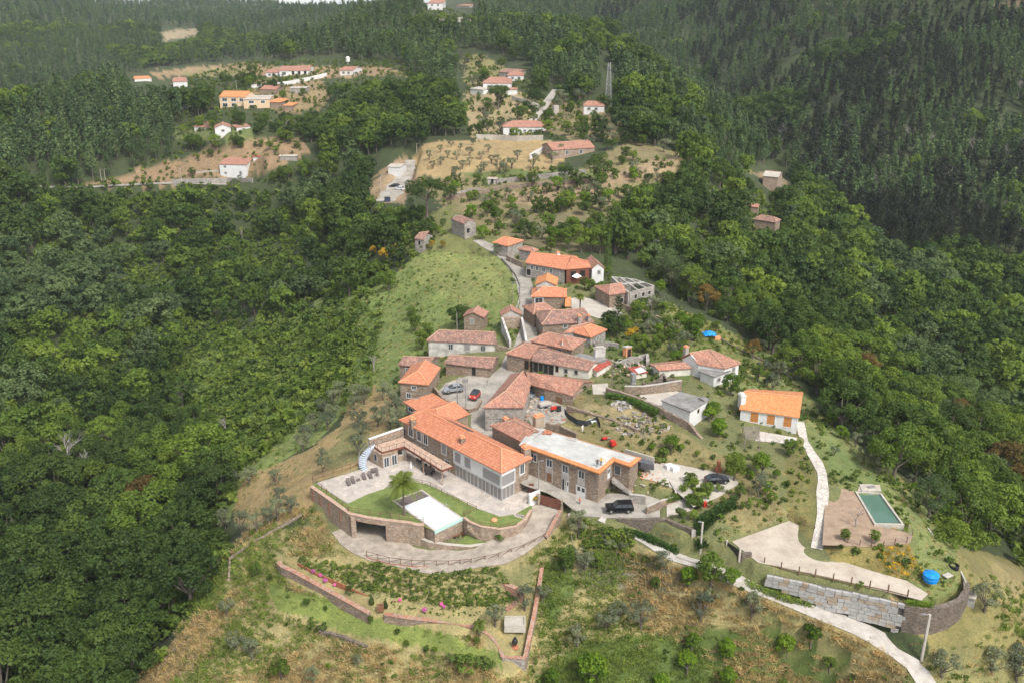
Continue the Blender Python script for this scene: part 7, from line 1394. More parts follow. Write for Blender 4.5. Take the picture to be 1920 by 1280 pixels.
fwall('hill_wall', 'pale retaining wall below the hilltop white house', [('c',1560,62),('c',1640,64),('c',1710,58)], 4, 'conc_pale')
fwall('terrace_wall', 'stone walls of the small ruin plot at the road bend', [('b',600,830),('b',680,800),('b',760,790)], 1.4, 'stone_grey')
# ---- green pool
gp_ = [(3,962,655),(3,1108,663),(3,1238,842),(3,1070,838)]; zp = 1.35; G4 = [at(p, zp) for p in gp_]
gpl = empty('swimming_pool', G4[3], 'green water swimming pool with white rim beside the bare soil', 'pool'); gpl['_o'] = tuple(gpl.location)
m_, I_ = ringm(G4, .34, zp - 2.5, zp); m_.build('rim', M['conc_pale'], gpl); MB().prism([(p.x, p.y) for p in I_], zp - .9, zp - .28).build('water', M['water'], gpl)
ld = MB()
for s_ in (0, .5): q = G4[1] + V3((-.3, -.3 - s_, 0)); ld.tube([q, q + V3((0, 0, .9)), q + V3((-.5, 0, .9)), q + V3((-.6, 0, -.3))], .03, 6)
ld.build('ladder', M['steel'], gpl)
MB().prism([(p.x, p.y) for p in [at(q, 1.5) for q in ((3,985,615),(3,1060,615),(3,1085,650),(3,1000,652))]], 1.2, 1.5).build('pump_cover', M['conc_pale'], label='pale concrete pump cover slab at the head of the green pool', cat='slab')
MB().box(at((3,1052,632), 1.53), (1.4, .8, .1), .2).build('hatch', M['conc_dark'], label='dark hatch on the pump cover slab', cat='hatch')
def posts(name, label, P, hgt, w=.12, mat='fencew', rails=(.8,), rw=.04):
 r = empty(name, P[0], label, 'fence'); r['_o'] = tuple(r.location)
 for q in P: MB().box(q + V3((0, 0, hgt / 2)), (w, w, hgt)).build('post', M[mat], r)
 rm = MB()
 for a, b in zip(P, P[1:]):
  for k in rails: rm.beam(a + V3((0, 0, hgt * k)), b + V3((0, 0, hgt * k)), rw)
 rm.build('wire', M['fencew' if rw > .03 else 'steel'], r)
posts('post_fence', 'long fence of dark wooden posts along the gravel lot above the granite blocks', [at(('g',x,y + 12), -1.1) for x, y in ((120,205),(237,240),(360,270),(473,288),(597,318),(723,343),(850,368),(977,396),(1112,430))], 1.5, .17, rails=(.25,), rw=.12)
posts('post_fence', 'curved low post fence at the bottom of the bare soil plot', [at((3,x,y), .8) for x, y in ((920,945),(988,958),(1053,962),(1120,962),(1183,952),(1250,942),(1280,905),(1255,865))], 1.1, .12, rails=(.8, .3), rw=.03)
posts('post_fence', 'short railing between the gravel lot and the path bank', [at((3,x,y), -.2) for x, y in ((585,805),(630,830),(680,855),(735,880))], .9, .1, rails=(1, .5), rw=.06)
posts('post_fence', 'thin wire fence along the ridge of the right grass slope', [G((3,x,y)) for x, y in ((935,440),(975,480),(1000,510))], 1.4, .1, rails=(.8, .4), rw=.02)
dg = empty('dark_gate', at((3,280,1000), -.8), 'dark sliding gate with pale posts at the gravel lot entrance', 'gate'); dg['_o'] = tuple(dg.location)
a, b = at((3,242,1000), -1.6), at((3,315,1048), -1.6); e = (b - a).normalized(); c = (a + b) / 2; MB().box(c + V3((0, 0, 1.15)), ((b - a).length, .08, 2.0), ax=(e, V3((-e.y, e.x, 0)), V3((0, 0, 1)))).build('gate_leaf', M['black'], dg)
for q in (a, b): MB().box(q + V3((0, 0, 1.2)), (.3, .3, 2.5)).build('gate_post', M['conc_pale'], dg)
wc = at((3,352,1052), -1.7); MB().box(wc + V3((0, 0, .95)), (1.6, .5, 1.9)).build('firewood_box', M['stone_dark'], label='box of stacked firewood beside the dark gate', cat='firewood')
rg_ = empty('rusty_gate', at(('g',730,720), -8), 'long rust coloured fence gate with white posts below the path', 'gate'); rg_['_o'] = tuple(rg_.location)
PA, PB, PC = at(('g',603,712), -7.6), at(('g',660,722), -7.8), at(('g',852,790), -8.6)
for q in (PA, PB, PC): MB().box(q + V3((0, 0, 1.0)), (.22, .22, 2.2)).build('gate_post', M['conc_pale'], rg_)
for a, b in ((PA, PB), (PB, PC)): e = (b - a).normalized(); c = (a + b) / 2; n = V3((-e.y, e.x, 0)).normalized(); MB().box(c + V3((0, 0, 1.0)), ((b - a).length - .25, .06, 1.7), ax=(e, n, e.cross(n))).build('gate_leaf', M['rust'], rg_)
# ---- more trees on the hill terraces, clear of the houses
HR = [proj(*o.location) for o in SC.objects if o.parent is None and o.get('category') in ('house', 'building', 'deck', 'barn', 'shed', 'tank', 'pylon', 'car')]
HR2 = np.array(HR)
def rgrove(poly, n, kinds, h0, h1, label, group, seed):
 r = random.Random(seed); us = [p[0] for p in poly]; vs = [p[1] for p in poly]; k = 0; tries = 0
 while k < n and tries < n * 12:
  tries += 1; u, v = r.uniform(min(us), max(us)), r.uniform(min(vs), max(vs))
  if not inpoly(np.array([u]), np.array([v]), poly)[0]: continue
  du = u - HR2[:, 0]; dv = v - HR2[:, 1]
  if ((du > -20) & (du < 80) & (dv > -6) & (dv < 26)).any(): continue
  g = G((u, v)); tree(r.choice(kinds), (g.x, g.y, g.z - .1), r.uniform(h0, h1), label, group); k += 1
rgrove([(1040,180),(1200,200),(1290,285),(1200,300),(1050,262)], 40, ['small_green', 'olive', 'broad', 'broad_dark'], 4, 7.5, 'leafy tree on the slope around the pylon house', 'trees around the pylon house', 1)
rgrove([(830,340),(1270,330),(1230,400),(1180,465),(1000,460),(850,405)], 80, ['small_green', 'olive', 'citrus', 'broad', 'broad_dark'], 3.5, 7, 'orchard tree dotted over the brown terraces above the village', 'orchard trees of the brown terraces', 2)
rgrove([(340,245),(600,195),(640,262),(560,268),(480,280),(340,285)], 46, ['small_green', 'broad', 'broad_dark'], 4.5, 8, 'green tree between the peach villa and the bungalow', 'trees below the peach villa', 3)
rgrove([(862,100),(1000,150),(1040,255),(880,258)], 34, ['small_green', 'olive', 'broad', 'broad_dark'], 4, 7.5, 'green tree on the slope around the large white villa', 'trees around the white villa', 4)
rgrove([(400,350),(560,345),(620,330),(600,290),(540,300),(500,345)], 16, ['small_green', 'broad'], 4, 7, 'green tree at the edge of the valley road clearing', 'trees at the valley road clearing', 5)
rgrove([(1120,600),(1240,610),(1300,660),(1260,720),(1150,690)], 14, ['small_green', 'citrus', 'olive'], 3, 4.5, 'small garden tree in the plots behind the village', 'garden trees behind the village', 6)
rgrove([(450,150),(620,165),(600,215),(480,205)], 14, ['small_green', 'broad_dark'], 5, 8, 'dark tree above the peach villa', 'trees above the peach villa', 7)
rgrove([(1190,440),(1300,450),(1335,585),(1250,545),(1180,480)], 24, ['broad', 'broad_dark', 'olive'], 5, 8, 'green tree on the slope behind the roofless building', 'trees behind the roofless building', 8)
rgrove([(1180,835),(1290,845),(1420,890),(1480,900),(1470,960),(1330,960),(1230,860)], 26, ['small_green', 'shrub', 'citrus'], 1.4, 3, 'leafy bush on the dry slope around the concrete yard', 'bushes around the concrete yard', 9)
rgrove([(1540,800),(1600,820),(1740,980),(1700,900),(1790,1000)], 9, ['olive', 'small_green'], 2, 3.6, 'small tree on the green slope edge above the right woods', 'small trees of the right slope', 10)
# ------------------------------------------------------------------ cars
def car(label, p, z, rz, L=4.6, Wd=1.8, Hh=1.6, kind='suv', paint='carblack'):
 r = empty('parked_car', at(p, z), label, 'car'); r.rotation_euler = (0, 0, rz); r['_o'] = (0, 0, 0)
 k = L / 4.6; hw = Wd / 2
 if kind == 'suv': low = [(-2.3, .35), (-2.3, .95), (-2.2, 1.0), (-1.0, 1.08), (2.2, 1.05), (2.3, .95), (2.3, .35)]; cab = [(-1.05, 1.04), (-.35, 1.0 + .62 * Hh / 1.6), (2.0, 1.0 + .62 * Hh / 1.6), (2.2, 1.04)]
 elif kind == 'hatch': low = [(-2.3, .3), (-2.3, .62), (-2.1, .75), (-1.1, .92), (2.1, .95), (2.3, .85), (2.3, .3)]; cab = [(-1.2, .9), (-.3, 1.42), (1.3, 1.44), (2.15, .93)]
 else: low = [(-2.3, .3), (-2.3, .7), (-2.1, .85), (-1.3, 1.0), (2.2, 1.02), (2.3, .9), (2.3, .3)]; cab = [(-1.5, 1.0), (-.5, 1.62), (1.6, 1.62), (2.2, 1.02)]
 def loft(prof, w0, w1, zs):      # side profile with tapered width upward
  m = MB(); zmin = min(q[1] for q in prof); zmax = max(q[1] for q in prof); f = lambda zz: w0 + (w1 - w0) * (zz - zmin) / (zmax - zmin + 1e-6)
  Lp = [V3((x * k, f(zz), zz)) for x, zz in prof]; Rp = [V3((x * k, -f(zz), zz)) for x, zz in prof]; n = len(prof)
  m.face(Lp); m.face(Rp[::-1])
  for i in range(n): j = (i + 1) % n; m.face([Lp[j], Lp[i], Rp[i], Rp[j]])
  return m
 body = loft(low, hw * .97, hw, 1); c2 = loft(cab, hw * .93, hw * .74, 1); g = MB(); zt = max(q[1] for q in cab)
 b = body.build('body', M[paint], r); bv = b.modifiers.new('bevel', 'BEVEL'); bv.width = .06; bv.segments = 2
 co_ = c2.build('cabin', M['glass'], r); rf = MB(); x0, x1 = cab[1][0] * k, cab[2][0] * k; rf.box(((x0 + x1) / 2, 0, zt + .015), (x1 - x0, hw * 1.5, .05))
 for s_ in (-1, 1):
  for i in range(0, 3 if kind != 'suv' else 3):
   a_, b__ = cab[i], cab[i + 1]; wz = lambda zz: s_ * (hw * .94 + (hw * .75 - hw * .94) * (zz - cab[0][1]) / (zt - cab[0][1])); rf.beam((a_[0] * k, wz(a_[1]), a_[1]), (b__[0] * k, wz(b__[1]), b__[1]), .07)
  for xm in ((.35, 1.3) if kind != 'smart' else (.3,)): rf.beam((xm * k, s_ * hw * .94, cab[0][1]), (xm * k, s_ * hw * .75, zt), .07)
 rf.build('roof_frame', M[paint if kind != 'smart' else 'carblack'], r)
 for x in (-1.45, 1.4):
  for s_ in (-1, 1):
   w = MB(); w.tube([(x * k, s_ * (hw - .2), .34), (x * k, s_ * (hw + .02), .34)], .34, 16); wo = w.build('wheel', M['tyre'], r); w = MB(); w.tube([(x * k, s_ * (hw + .0), .34), (x * k, s_ * (hw + .035), .34)], .2, 12); w.build('rim', M['steel'], wo)
 for s_ in (-1, 1):
  MB().box((-2.29 * k, s_ * hw * .68, .72 if kind != 'suv' else .82), (.08, .34, .15)).build('headlight', M['carwhite'], r); MB().box((2.29 * k, s_ * hw * .78, .8 if kind != 'suv' else .95), (.06, .22, .24)).build('tail_light', M['carred'], r)
 return r
car('black suv parked beside the concrete block wall at the road junction', (2,1058,815), .35, math.radians(2), 4.85, 1.9, 1.85, 'suv', 'carblack')
car('black hatchback parked at the right end of the concrete yard', (2,1745,615), 2.45, math.radians(8), 4.3, 1.75, 1.5, 'hatch', 'carblack').rotation_euler[2] = math.radians(188)
car('silver estate car at the back of the parking court', (4,560,735), 2.9, math.radians(18), 4.5, 1.8, 1.5, 'hatch', 'carsilver')
car('small black and red two seater car at the court edge', (4,728,790), 2.85, math.radians(68), 2.7, 1.6, 1.6, 'smart', 'carred')
car('silver car half hidden inside the open barn', (4,1195,775), 2.9, math.radians(60), 4.1, 1.7, 1.5, 'hatch', 'carsilver')
g = G((749,356)); car('white car on the pale road by the upper wood', (749,356), g.z + .05, math.radians(-25), 4.4, 1.8, 1.5, 'hatch', 'carwhite')
g = G((741,351)); car('dark car parked behind the white car on the upper road', (740,351), g.z + .05, math.radians(-15), 4.3, 1.8, 1.5, 'hatch', 'carblack')
# ------------------------------------------------------------------ people
def person(label, foot, h, face, shirt, trousers, arms='down', hair=(.03, .02, .015)):
 s = h / 1.75; J = {'pelvis': (0, 0, .93), 'belly': (0, .01, 1.10), 'chest': (0, 0, 1.32), 'neck': (0, 0, 1.48), 'head': (0, -.01, 1.60), 'top': (0, 0, 1.72)}; E = [('pelvis', 'belly'), ('belly', 'chest'), ('chest', 'neck'), ('neck', 'head'), ('head', 'top')]
 R_ = {'pelvis': .15, 'belly': .135, 'chest': .15, 'neck': .055, 'head': .098, 'top': .07}
 for sd_, n in ((1, 'l'), (-1, 'r')):
  J.update({n + 'sh': (.19 * sd_, 0, 1.40), n + 'hip': (.10 * sd_, 0, .86), n + 'kn': (.12 * sd_, -.03, .48), n + 'an': (.13 * sd_, .02, .08), n + 'to': (.14 * sd_, -.14, .035)})
  up_arm = arms == 'point' and sd_ == 1
  if up_arm: J.update({n + 'el': (.42, -.06, 1.28), n + 'wr': (.66, -.12, 1.18), n + 'ha': (.75, -.14, 1.15)})
  elif arms == 'hips': J.update({n + 'el': (.36 * sd_, .06, 1.16), n + 'wr': (.2 * sd_, -.08, 1.02), n + 'ha': (.14 * sd_, -.12, .98)})
  else: J.update({n + 'el': (.25 * sd_, .03, 1.13), n + 'wr': (.27 * sd_, -.04, .88), n + 'ha': (.27 * sd_, -.06, .79)})
  E += [('chest', n + 'sh'), (n + 'sh', n + 'el'), (n + 'el', n + 'wr'), (n + 'wr', n + 'ha'), ('pelvis', n + 'hip'), (n + 'hip', n + 'kn'), (n + 'kn', n + 'an'), (n + 'an', n + 'to')]
  R_.update({n + 'sh': .075, n + 'el': .045, n + 'wr': .032, n + 'ha': .04, n + 'hip': .095, n + 'kn': .062, n + 'an': .043, n + 'to': .04})
  hx, hy, hz = J[n + 'ha']; wx, wy, wz = J[n + 'wr']; d = Vector((hx - wx, hy - wy, hz - wz)).normalized()
  for fi in range(4): q = Vector((hx, hy, hz)); o_ = Vector((0, (fi - 1.5) * .022, 0)); L_ = (.055, .07, .065, .05)[fi]; J[n + 'f%d' % fi] = tuple(q + o_ + d * .03); J[n + 'g%d' % fi] = tuple(q + o_ + d * (.03 + L_) + Vector((0, 0, -.01))); E += [(n + 'ha', n + 'f%d' % fi), (n + 'f%d' % fi, n + 'g%d' % fi)]; R_[n + 'f%d' % fi] = .011; R_[n + 'g%d' % fi] = .009
  J[n + 'th'] = tuple(Vector((hx, hy - .05, hz)) + d * .01); E += [(n + 'wr', n + 'th')]; R_[n + 'th'] = .012
 K = list(J); me = bpy.data.meshes.new('person'); me.from_pydata([Vector(J[k]) * s for k in K], [(K.index(a), K.index(b)) for a, b in E], []); me.update()
 t_ = bpy.data.objects.new('person', me); COL.objects.link(t_); t_.modifiers.new('skin', 'SKIN').use_smooth_shade = True; t_.modifiers.new('sub', 'SUBSURF').levels = 1
 for i, k in enumerate(K): sv = me.skin_vertices[0].data[i]; sv.radius = (R_[k] * s, R_[k] * s * (.75 if k in ('chest', 'belly', 'pelvis') else 1)); sv.use_root = (k == 'pelvis')
 dg = bpy.context.evaluated_depsgraph_get(); dg.update(); m2 = bpy.data.meshes.new_from_object(t_.evaluated_get(dg)); bpy.data.objects.remove(t_)
 for m_ in ('skin', shirt, trousers, 'tyre'): m2.materials.append(M[m_]) if M[m_].name not in [x.name for x in m2.materials if x] else None
 idx = {x.name: i for i, x in enumerate(m2.materials) if x}
 for f in m2.polygons:
  z = f.center.z / s; x = abs(f.center.x) / s; slot = 'skin' if z > 1.455 or (x > .22 and z < 1.0 and arms != 'point') or (arms == 'point' and f.center.x / s > .62) else (shirt if z > .95 else (trousers if z > .1 else 'tyre'))
  f.material_index = idx[M[slot].name]; f.use_smooth = True
 o = bpy.data.objects.new('person', m2); COL.objects.link(o); o.location = foot; o.rotation_euler = (0, 0, face); tag(o, label, 'person')
 hm = MB()
 hm.lathe((0, .018 * s, 1.60 * s), [(.112 * s, 0), (.114 * s, .06 * s), (.10 * s, .10 * s), (.06 * s, .135 * s), (.01, .145 * s)], 12); ho = hm.build('hair', M['tyre'], o, smooth=True)
 fm = MB(); [fm.box((x * s, -.105 * s, 1.625 * s), (.02 * s, .012 * s, .012 * s)) for x in (-.035, .035)]; fm.box((0, -.115 * s, 1.595 * s), (.022 * s, .03 * s, .035 * s)); fm.box((0, -.105 * s, 1.555 * s), (.045 * s, .01 * s, .012 * s)); fm.build('face_features', M['gate'], o)
 return o
person('person in dark clothes standing on the flat roof edge', at((2,902,508), 6.58), 1.75, .3, 'darktop', 'darktop', 'hips')
person('person in yellow shirt and dark trousers pointing on the flat roof', at((2,930,497), 6.58), 1.75, -.2, 'hivis', 'jeans', 'point')
g = G((2,798,262)); person('person in white working in the yard behind the flat roofed building', g, 1.72, .8, 'whitecloth', 'whitecloth', 'down')
g = G((2,1160,622)); person('person in blue bending near the steps beside the stone building', g, 1.6, 2.2, 'bluetop', 'whitecloth', 'down')
g = G((2,778,775)); person('person in red walking on the road below the stone building', g, 1.7, 1.2, 'redtop', 'jeans', 'down')
# ------------------------------------------------------------------ terrace furniture
def lounger(label, p, rz):
 r = empty('sun_lounger', at(p, -1.19), label, 'sun lounger', 'brown loungers on the sun terrace'); r.rotation_euler = (0, 0, rz); r['_o'] = (0, 0, 0)
 MB().box((0, -.35, .3), (.65, 1.3, .08)).build('seat', M['rattan'], r); MB().box((0, .62, .5), (.65, .75, .07), ax=(V3((1, 0, 0)), V3((0, .84, .54)), V3((0, -.54, .84)))).build('backrest', M['rattan'], r)
 for x in (-.27, .27):
  for y in (-.9, .3): MB().box((x, y, .13), (.06, .06, .26)).build('leg', M['rattan'], r)
lounger('leftmost brown lounger on the sun terrace', (1,352,700), .35); lounger('second brown lounger from the left on the sun terrace', (1,384,685), .35); lounger('brown lounger third from the left beside the small side table', (1,462,660), .35); lounger('rightmost brown lounger next to the lounge set', (1,505,650), .35)
def tbl(name, label, p, z, w, d, h, mat, rz=.3, cat='table'):
 r = empty(name, at(p, z), label, cat); r.rotation_euler = (0, 0, rz); r['_o'] = (0, 0, 0); MB().box((0, 0, h - .03), (w, d, .06)).build('table_top', M[mat], r)
 for x in (-1, 1):
  for y in (-1, 1): MB().box((x * (w / 2 - .07), y * (d / 2 - .07), (h - .06) / 2), (.07, .07, h - .06)).build('leg', M[mat], r)
def chair(name, label, p, z, rz, mat='rattan', group=None):
 r = empty(name, at(p, z), label, 'chair', group); r.rotation_euler = (0, 0, rz); r['_o'] = (0, 0, 0); MB().box((0, 0, .44), (.5, .5, .06)).build('seat', M[mat], r); MB().box((0, .23, .72), (.5, .05, .5)).build('backrest', M[mat], r)
 for x in (-.21, .21):
  for y in (-.21, .21): MB().box((x, y, .2), (.05, .05, .41)).build('leg', M[mat], r)
tbl('side_table', 'small low brown side table between the loungers', (1,422,680), -1.19, .7, .7, .35, 'rattan', .35)
tbl('lounge_table', 'large square brown lounge table at the steps end of the sun terrace', (1,535,620), -1.19, 1.3, 1.3, .6, 'rattan', .35)
chair('lounge_stool', 'brown stool beside the square lounge table', (1,556,648), -1.19, .4)
tbl('dining_table', 'long grey outdoor dining table in front of the house doors', (1,912,612), -1.19, 2.2, 1.1, .75, 'woodgrey', -.45)
for i, (x, y, a, lb_) in enumerate(((880,615,1.2,'left end'), (905,640,2.7,'near left side'), (935,645,2.7,'near right side'), (950,625,-1.9,'right end'), (895,592,-.4,'far left side'), (930,600,-.4,'far right side'))): chair('garden_chair', 'dark garden chair at the %s of the outdoor dining table' % lb_, (1,x,y), -1.19, a, 'black', 'chairs of the outdoor dining table')
for i, (x, y, lb_) in enumerate(((590,575,'dark folded garden chair left of the deck corner'), (615,572,'blue seated garden chair right of the deck corner'), (845,548,'dark chair in the shade of the deck'), (862,556,'second dark chair in the deck shade near the wall'))): chair('garden_chair', lb_, (1,x,y), -1.19, i * 1.3, 'black' if i != 1 else 'jeans')
um = empty('closed_parasol', at((1,795,632), -1.19), 'closed white parasol standing on the paved terrace behind the palm', 'parasol'); um['_o'] = tuple(um.location); v = V3(um.location)
MB().tube([v, v + V3((0, 0, 2.9))], .03, 6).build('pole', M['steel'], um); MB().lathe(v + V3((0, 0, 1.2)), [(.12, 0), (.17, .3), (.13, .9), (.05, 1.5)], 9).build('canopy', M['whitecloth'], um); MB().box(v + V3((0, 0, .05)), (.6, .6, .1)).build('base', M['conc'], um)
bq = empty('barbecue', at((1,722,532), -1.19), 'pale masonry barbecue counter under the deck', 'barbecue'); bq['_o'] = tuple(bq.location); v = V3(bq.location); MB().box(v + V3((0, 0, .45)), (1.5, .7, .9), .4).build('counter', M['stone_warm'], bq); MB().box(v + V3((0, .1, .95)), (1.6, .8, .08), .4).build('worktop', M['conc_pale'], bq); MB().box(v + V3((.6, .5, 1.1)), (.8, .6, 2.2), .4).build('hood', M['white'], bq)
MB().box(at((1,720,352), 1.9) + V3((0, 0, .5)), (1.6, .9, 1.0), .4).build('garden_box', M['hedge'] if 0 else M['jeans'], label='dark green storage box at the back of the deck', cat='storage box')
def palm(label, p, z, h, n, L_, seed, lean=(0, 0)):
 r = random.Random(seed); v = at(p, z) if z is not None else G(p); e = empty('palm_tree', v, label, 'palm tree'); e['_o'] = (0, 0, 0); top = V3((lean[0], lean[1], h)); pts = [V3((lean[0] * t * t, lean[1] * t * t, h * t)) for t in (0, .2, .5, .8, 1)]
 o = MB().tube([p_ - V3((0, 0, .2 if i == 0 else 0)) for i, p_ in enumerate(pts)], [.26, .2, .18, .2, .28], 9).build('trunk', M['bark'], e); m = MB()
 for k in range(n):
  a = k * 2.399 + r.uniform(-.2, .2); up_ = r.uniform(-.35, 1.15); L2 = L_ * r.uniform(.8, 1.1); d = V3((math.cos(a) * math.cos(up_), math.sin(a) * math.cos(up_), math.sin(up_))); P = []
  for j in range(9): t_ = j / 8; P.append(top + d * L2 * t_ + V3((0, 0, -L2 * .55 * t_ * t_ * (1.2 - up_ * .3))))
  for j in range(8):
   q0, q1 = P[j], P[j + 1]; t_ = j / 8; ax = (q1 - q0).normalized(); sd_ = ax.cross(V3((0, 0, 1))).normalized()
   for s_ in (-1, 1):
    for u_ in (0, .34, .67):
     q = q0.lerp(q1, u_); wl_ = L2 * .24 * math.sin(math.pi * min(1, (t_ + u_ / 8) * .85 + .12)); tip = q + sd_ * s_ * wl_ + ax * wl_ * .45 - V3((0, 0, wl_ * .55)); m.face([q, q + ax * .09, tip + ax * .03, tip])
   m.face([q0 - sd_ * .03, q0 + sd_ * .03, q1 + sd_ * .02, q1 - sd_ * .02])
 m.build('crown', M['l_palm'], e); return e
palm('tall date palm growing in the lawn beside the white pool', (1,745,925), -1.25, 6.9, 46, 3.5, 3)
palm('small fan palm in the pale upper court', (6,1055,882), 6.2, 4.6, 40, 1.3, 5)
palm('small dark palm at the corner of the garden wall', ('e',1452,615), None, 2.6, 26, 1.3, 8)
# ------------------------------------------------------------------ poles and lamps
def pole(name, label, base, top, r0=.13, mat='conc', arm=None, square=True, lamp=True):
 e = empty(name, base, label, 'street lamp' if lamp else 'pole'); e['_o'] = tuple(base); m = MB(); (m.beam(base - V3((0, 0, .5)), top, r0 * 2) if square else m.tube([base - V3((0, 0, .5)), top], [r0, r0 * .7], 8)); m.build('pole', M[mat], e)
 if lamp: d = V3(arm or (-.9, 0, .1)); MB().tube([top - V3((0, 0, .15)), top + d], .035, 6).build('arm', M['steel'], e); MB().box(top + d + V3((-.1, 0, -.05)), (.55, .22, .12)).build('lamp_head', M['steel'], e)
 return e
def vt(p, z, h): b = at(p, z); return b, b + V3((0, 0, h))
g_z = H(*xy(('g',1210,885), -8.4)); pole('street_lamp', 'pale concrete lamp post leaning over the lower path', *vt(('g',1208,885), g_z, 8.6), .17, 'conc_pale')
g_z = G((1312,1045)).z; pole('street_lamp', 'pale concrete lamp post beside the leafy fig and the ivy bank', *vt((1312.5,1042), g_z, 6.6), .14, 'conc_pale', (-.4, 0, .1))
pole('street_lamp', 'grey lamp post in front of the long stone building', *vt((2,488,690), -.2, 6.6), .09, 'steel', (.7, -.1, .1), False)
pole('street_lamp', 'tall lamp post in the walled island of the parking court', *vt((4,588,850), 2.4, 6.3), .1, 'conc_dark', (.7, 0, .1), False)
pole('utility_pole', 'dark pole with transformer box beside the court lamp', *vt((4,655,880), 2.4, 6.0), .09, 'conc_dark', None, False, False); MB().box(at((4,650,655), 7.9), (1.1, .6, .8), .2).build('transformer_box', M['conc_dark'], label='grey transformer box high on the court pole', cat='box')
pole('utility_pole', 'thin pole behind the long rendered house', *vt((4,585,250), 2.6, 4.9), .07, 'conc', None, False, False)
pole('utility_pole', 'pole beside the end of the cream gallery house', *vt((5,458,705), 6.2, 5.6), .08, 'woodgrey', None, False, False)
pole('utility_pole', 'leaning wooden pole in the kitchen garden', at(('f',400,425), -6.5), at(('f',355,200), -.6), .09, 'woodgrey', None, False, False)
g = G((6,514,800)); pole('street_lamp', 'lamp post on the meadow side of the climbing lane', g, g + V3((0, 0, 5.6)), .08, 'conc_dark', (.6, 0, .1), False)
g = G((6,502,520)); pole('utility_pole', 'pole at the lane side near the upper long house', g, g + V3((0, 0, 4.2)), .07, 'conc', None, False, False)
for p, h_, lb_ in ((('a',147,1005),7.5,'lamp post at the left end of the valley road'),(('a',118,1000),7,'wooden pole at the left end of the valley road'),(('a',682,990),7.5,'lamp post on the grey wall of the valley road'),(('b',217,815),6.5,'lamp post beside the car on the upper road'),(('b',412,615),5,'lamp post near the round hedge trees'),(('a',1068,335),5,'lamp post above the peach villa')):
 g = G(p); pole('street_lamp', lb_, g, g + V3((0, 0, h_)), .13, 'conc_pale', (.7, 0, .1), False)
g = aty((1140,197), 470); py = empty('steel_pylon', g, 'tall pale steel lattice pylon above the small white house', 'pylon'); py['_o'] = tuple(g); hp = 19; leg = [V3((x, y, 0)) for x, y in ((-1, -1), (1, -1), (1, 1), (-1, 1))];
for l_ in leg: MB().beam(g + l_ * 1.5 - V3((0, 0, 1)), g + l_ * .55 + V3((0, 0, hp)), .13).build('leg', M['steel'], py)
m = MB()
for lv in range(10):
 z0, z1 = hp * lv / 10, hp * (lv + 1) / 10; f0, f1 = 1.5 - .95 * lv / 10, 1.5 - .95 * (lv + 1) / 10
 for i in range(4): j = (i + 1) % 4; m.beam(g + leg[i] * f0 + V3((0, 0, z0)), g + leg[j] * f1 + V3((0, 0, z1)), .07); m.beam(g + leg[j] * f0 + V3((0, 0, z0)), g + leg[i] * f1 + V3((0, 0, z1)), .07); m.beam(g + leg[i] * f1 + V3((0, 0, z1)), g + leg[j] * f1 + V3((0, 0, z1)), .07)
m.build('bracing', M['steel'], py)
g = G(('a',1855,165)); wt = empty('water_tower', g, 'small white water tank on a stand behind the white cabin', 'tank'); wt['_o'] = tuple(g); MB().lathe(g + V3((0, 0, 2.5)), [(.1, 0), (1.3, 0), (1.3, 2.6), (.4, 3.2)], 12).build('tank', M['white'], wt); MB().beam(g, g + V3((0, 0, 2.5)), .8).build('stand', M['conc'], wt)
# ------------------------------------------------------------------ loose things
v = at(('g',1270,325), -1.4); bt_ = empty('water_tank', v, 'round bright blue plastic water tank with ribbed lid on the grass', 'tank'); bt_['_o'] = tuple(v)
MB().lathe(v, [(1.0, 0), (1.12, .1), (1.18, .55), (1.24, .6), (1.24, .68), (1.2, .75), (1.26, 1.2), (1.2, 1.3), (.6, 1.55), (.3, 1.6)], 28).build('shell', M['bluetank'], bt_, smooth=True)
m = MB()
for k in range(6): a = k * math.pi / 3; d = V3((math.cos(a), math.sin(a), 0)); m.beam(v + d * .35 + V3((0, 0, 1.62)), v + d * 1.12 + V3((0, 0, 1.38)), .16, .12)
m.build('rib', M['bluetank'], bt_); MB().lathe(v + V3((0, 0, 1.6)), [(.32, 0), (.32, .08), (.05, .1)], 14).build('lid', M['bluetank'], bt_)
v = at(('g',1432,248), -1.8); MB().lathe(v, [(.75, 0), (.8, .9), (.7, .95), (.65, .5)], 12).build('black_tub', M['black'], label='black plastic tub beside the curved boundary wall', cat='tub')
MB().box(at(('g',1392,288), -1.55), (1.5, 1.0, .15), .5).build('concrete_slab', M['conc_pale'], label='pale slab lying on the grass between blue tank and black tub', cat='slab')
MB().box(at((3,605,772), .2), (1.1, .8, .5), .4).build('white_box', M['white'], label='white box at the top corner of the gravel lot', cat='box')
pq = [at(p, -3.4) for p in (('g',1488,430),('g',1580,455),('g',1590,425),('g',1530,392))]; ph = empty('pump_house', pq[0], 'small grey concrete pump house beside the dense olive', 'hut'); ph['_o'] = tuple(pq[0])
MB().prism([(q.x, q.y) for q in pq], -8, -3.4).build('wall', M['block'], ph); MB().prism([(q.x, q.y) for q in inset(pq, -.15)], -3.398, -3.2, True, True).build('roof', M['conc_pale'], ph)
m = MB(); rr_ = random.Random(9); c0 = G((5,1235,305));
NG = 9; gx = [[V3((c0.x + (i / NG - .5) * 3.2, c0.y + (j / NG - .5) * 3.2, c0.z + .7 + .9 * math.exp(-((i - 4.5) ** 2 + (j - 4.5) ** 2) / 14) + rr_.uniform(-.12, .12))) for i in range(NG + 1)] for j in range(NG + 1)]
for j in range(NG):
 for i in range(NG): m.face([gx[j][i], gx[j][i + 1], gx[j + 1][i + 1], gx[j + 1][i]])
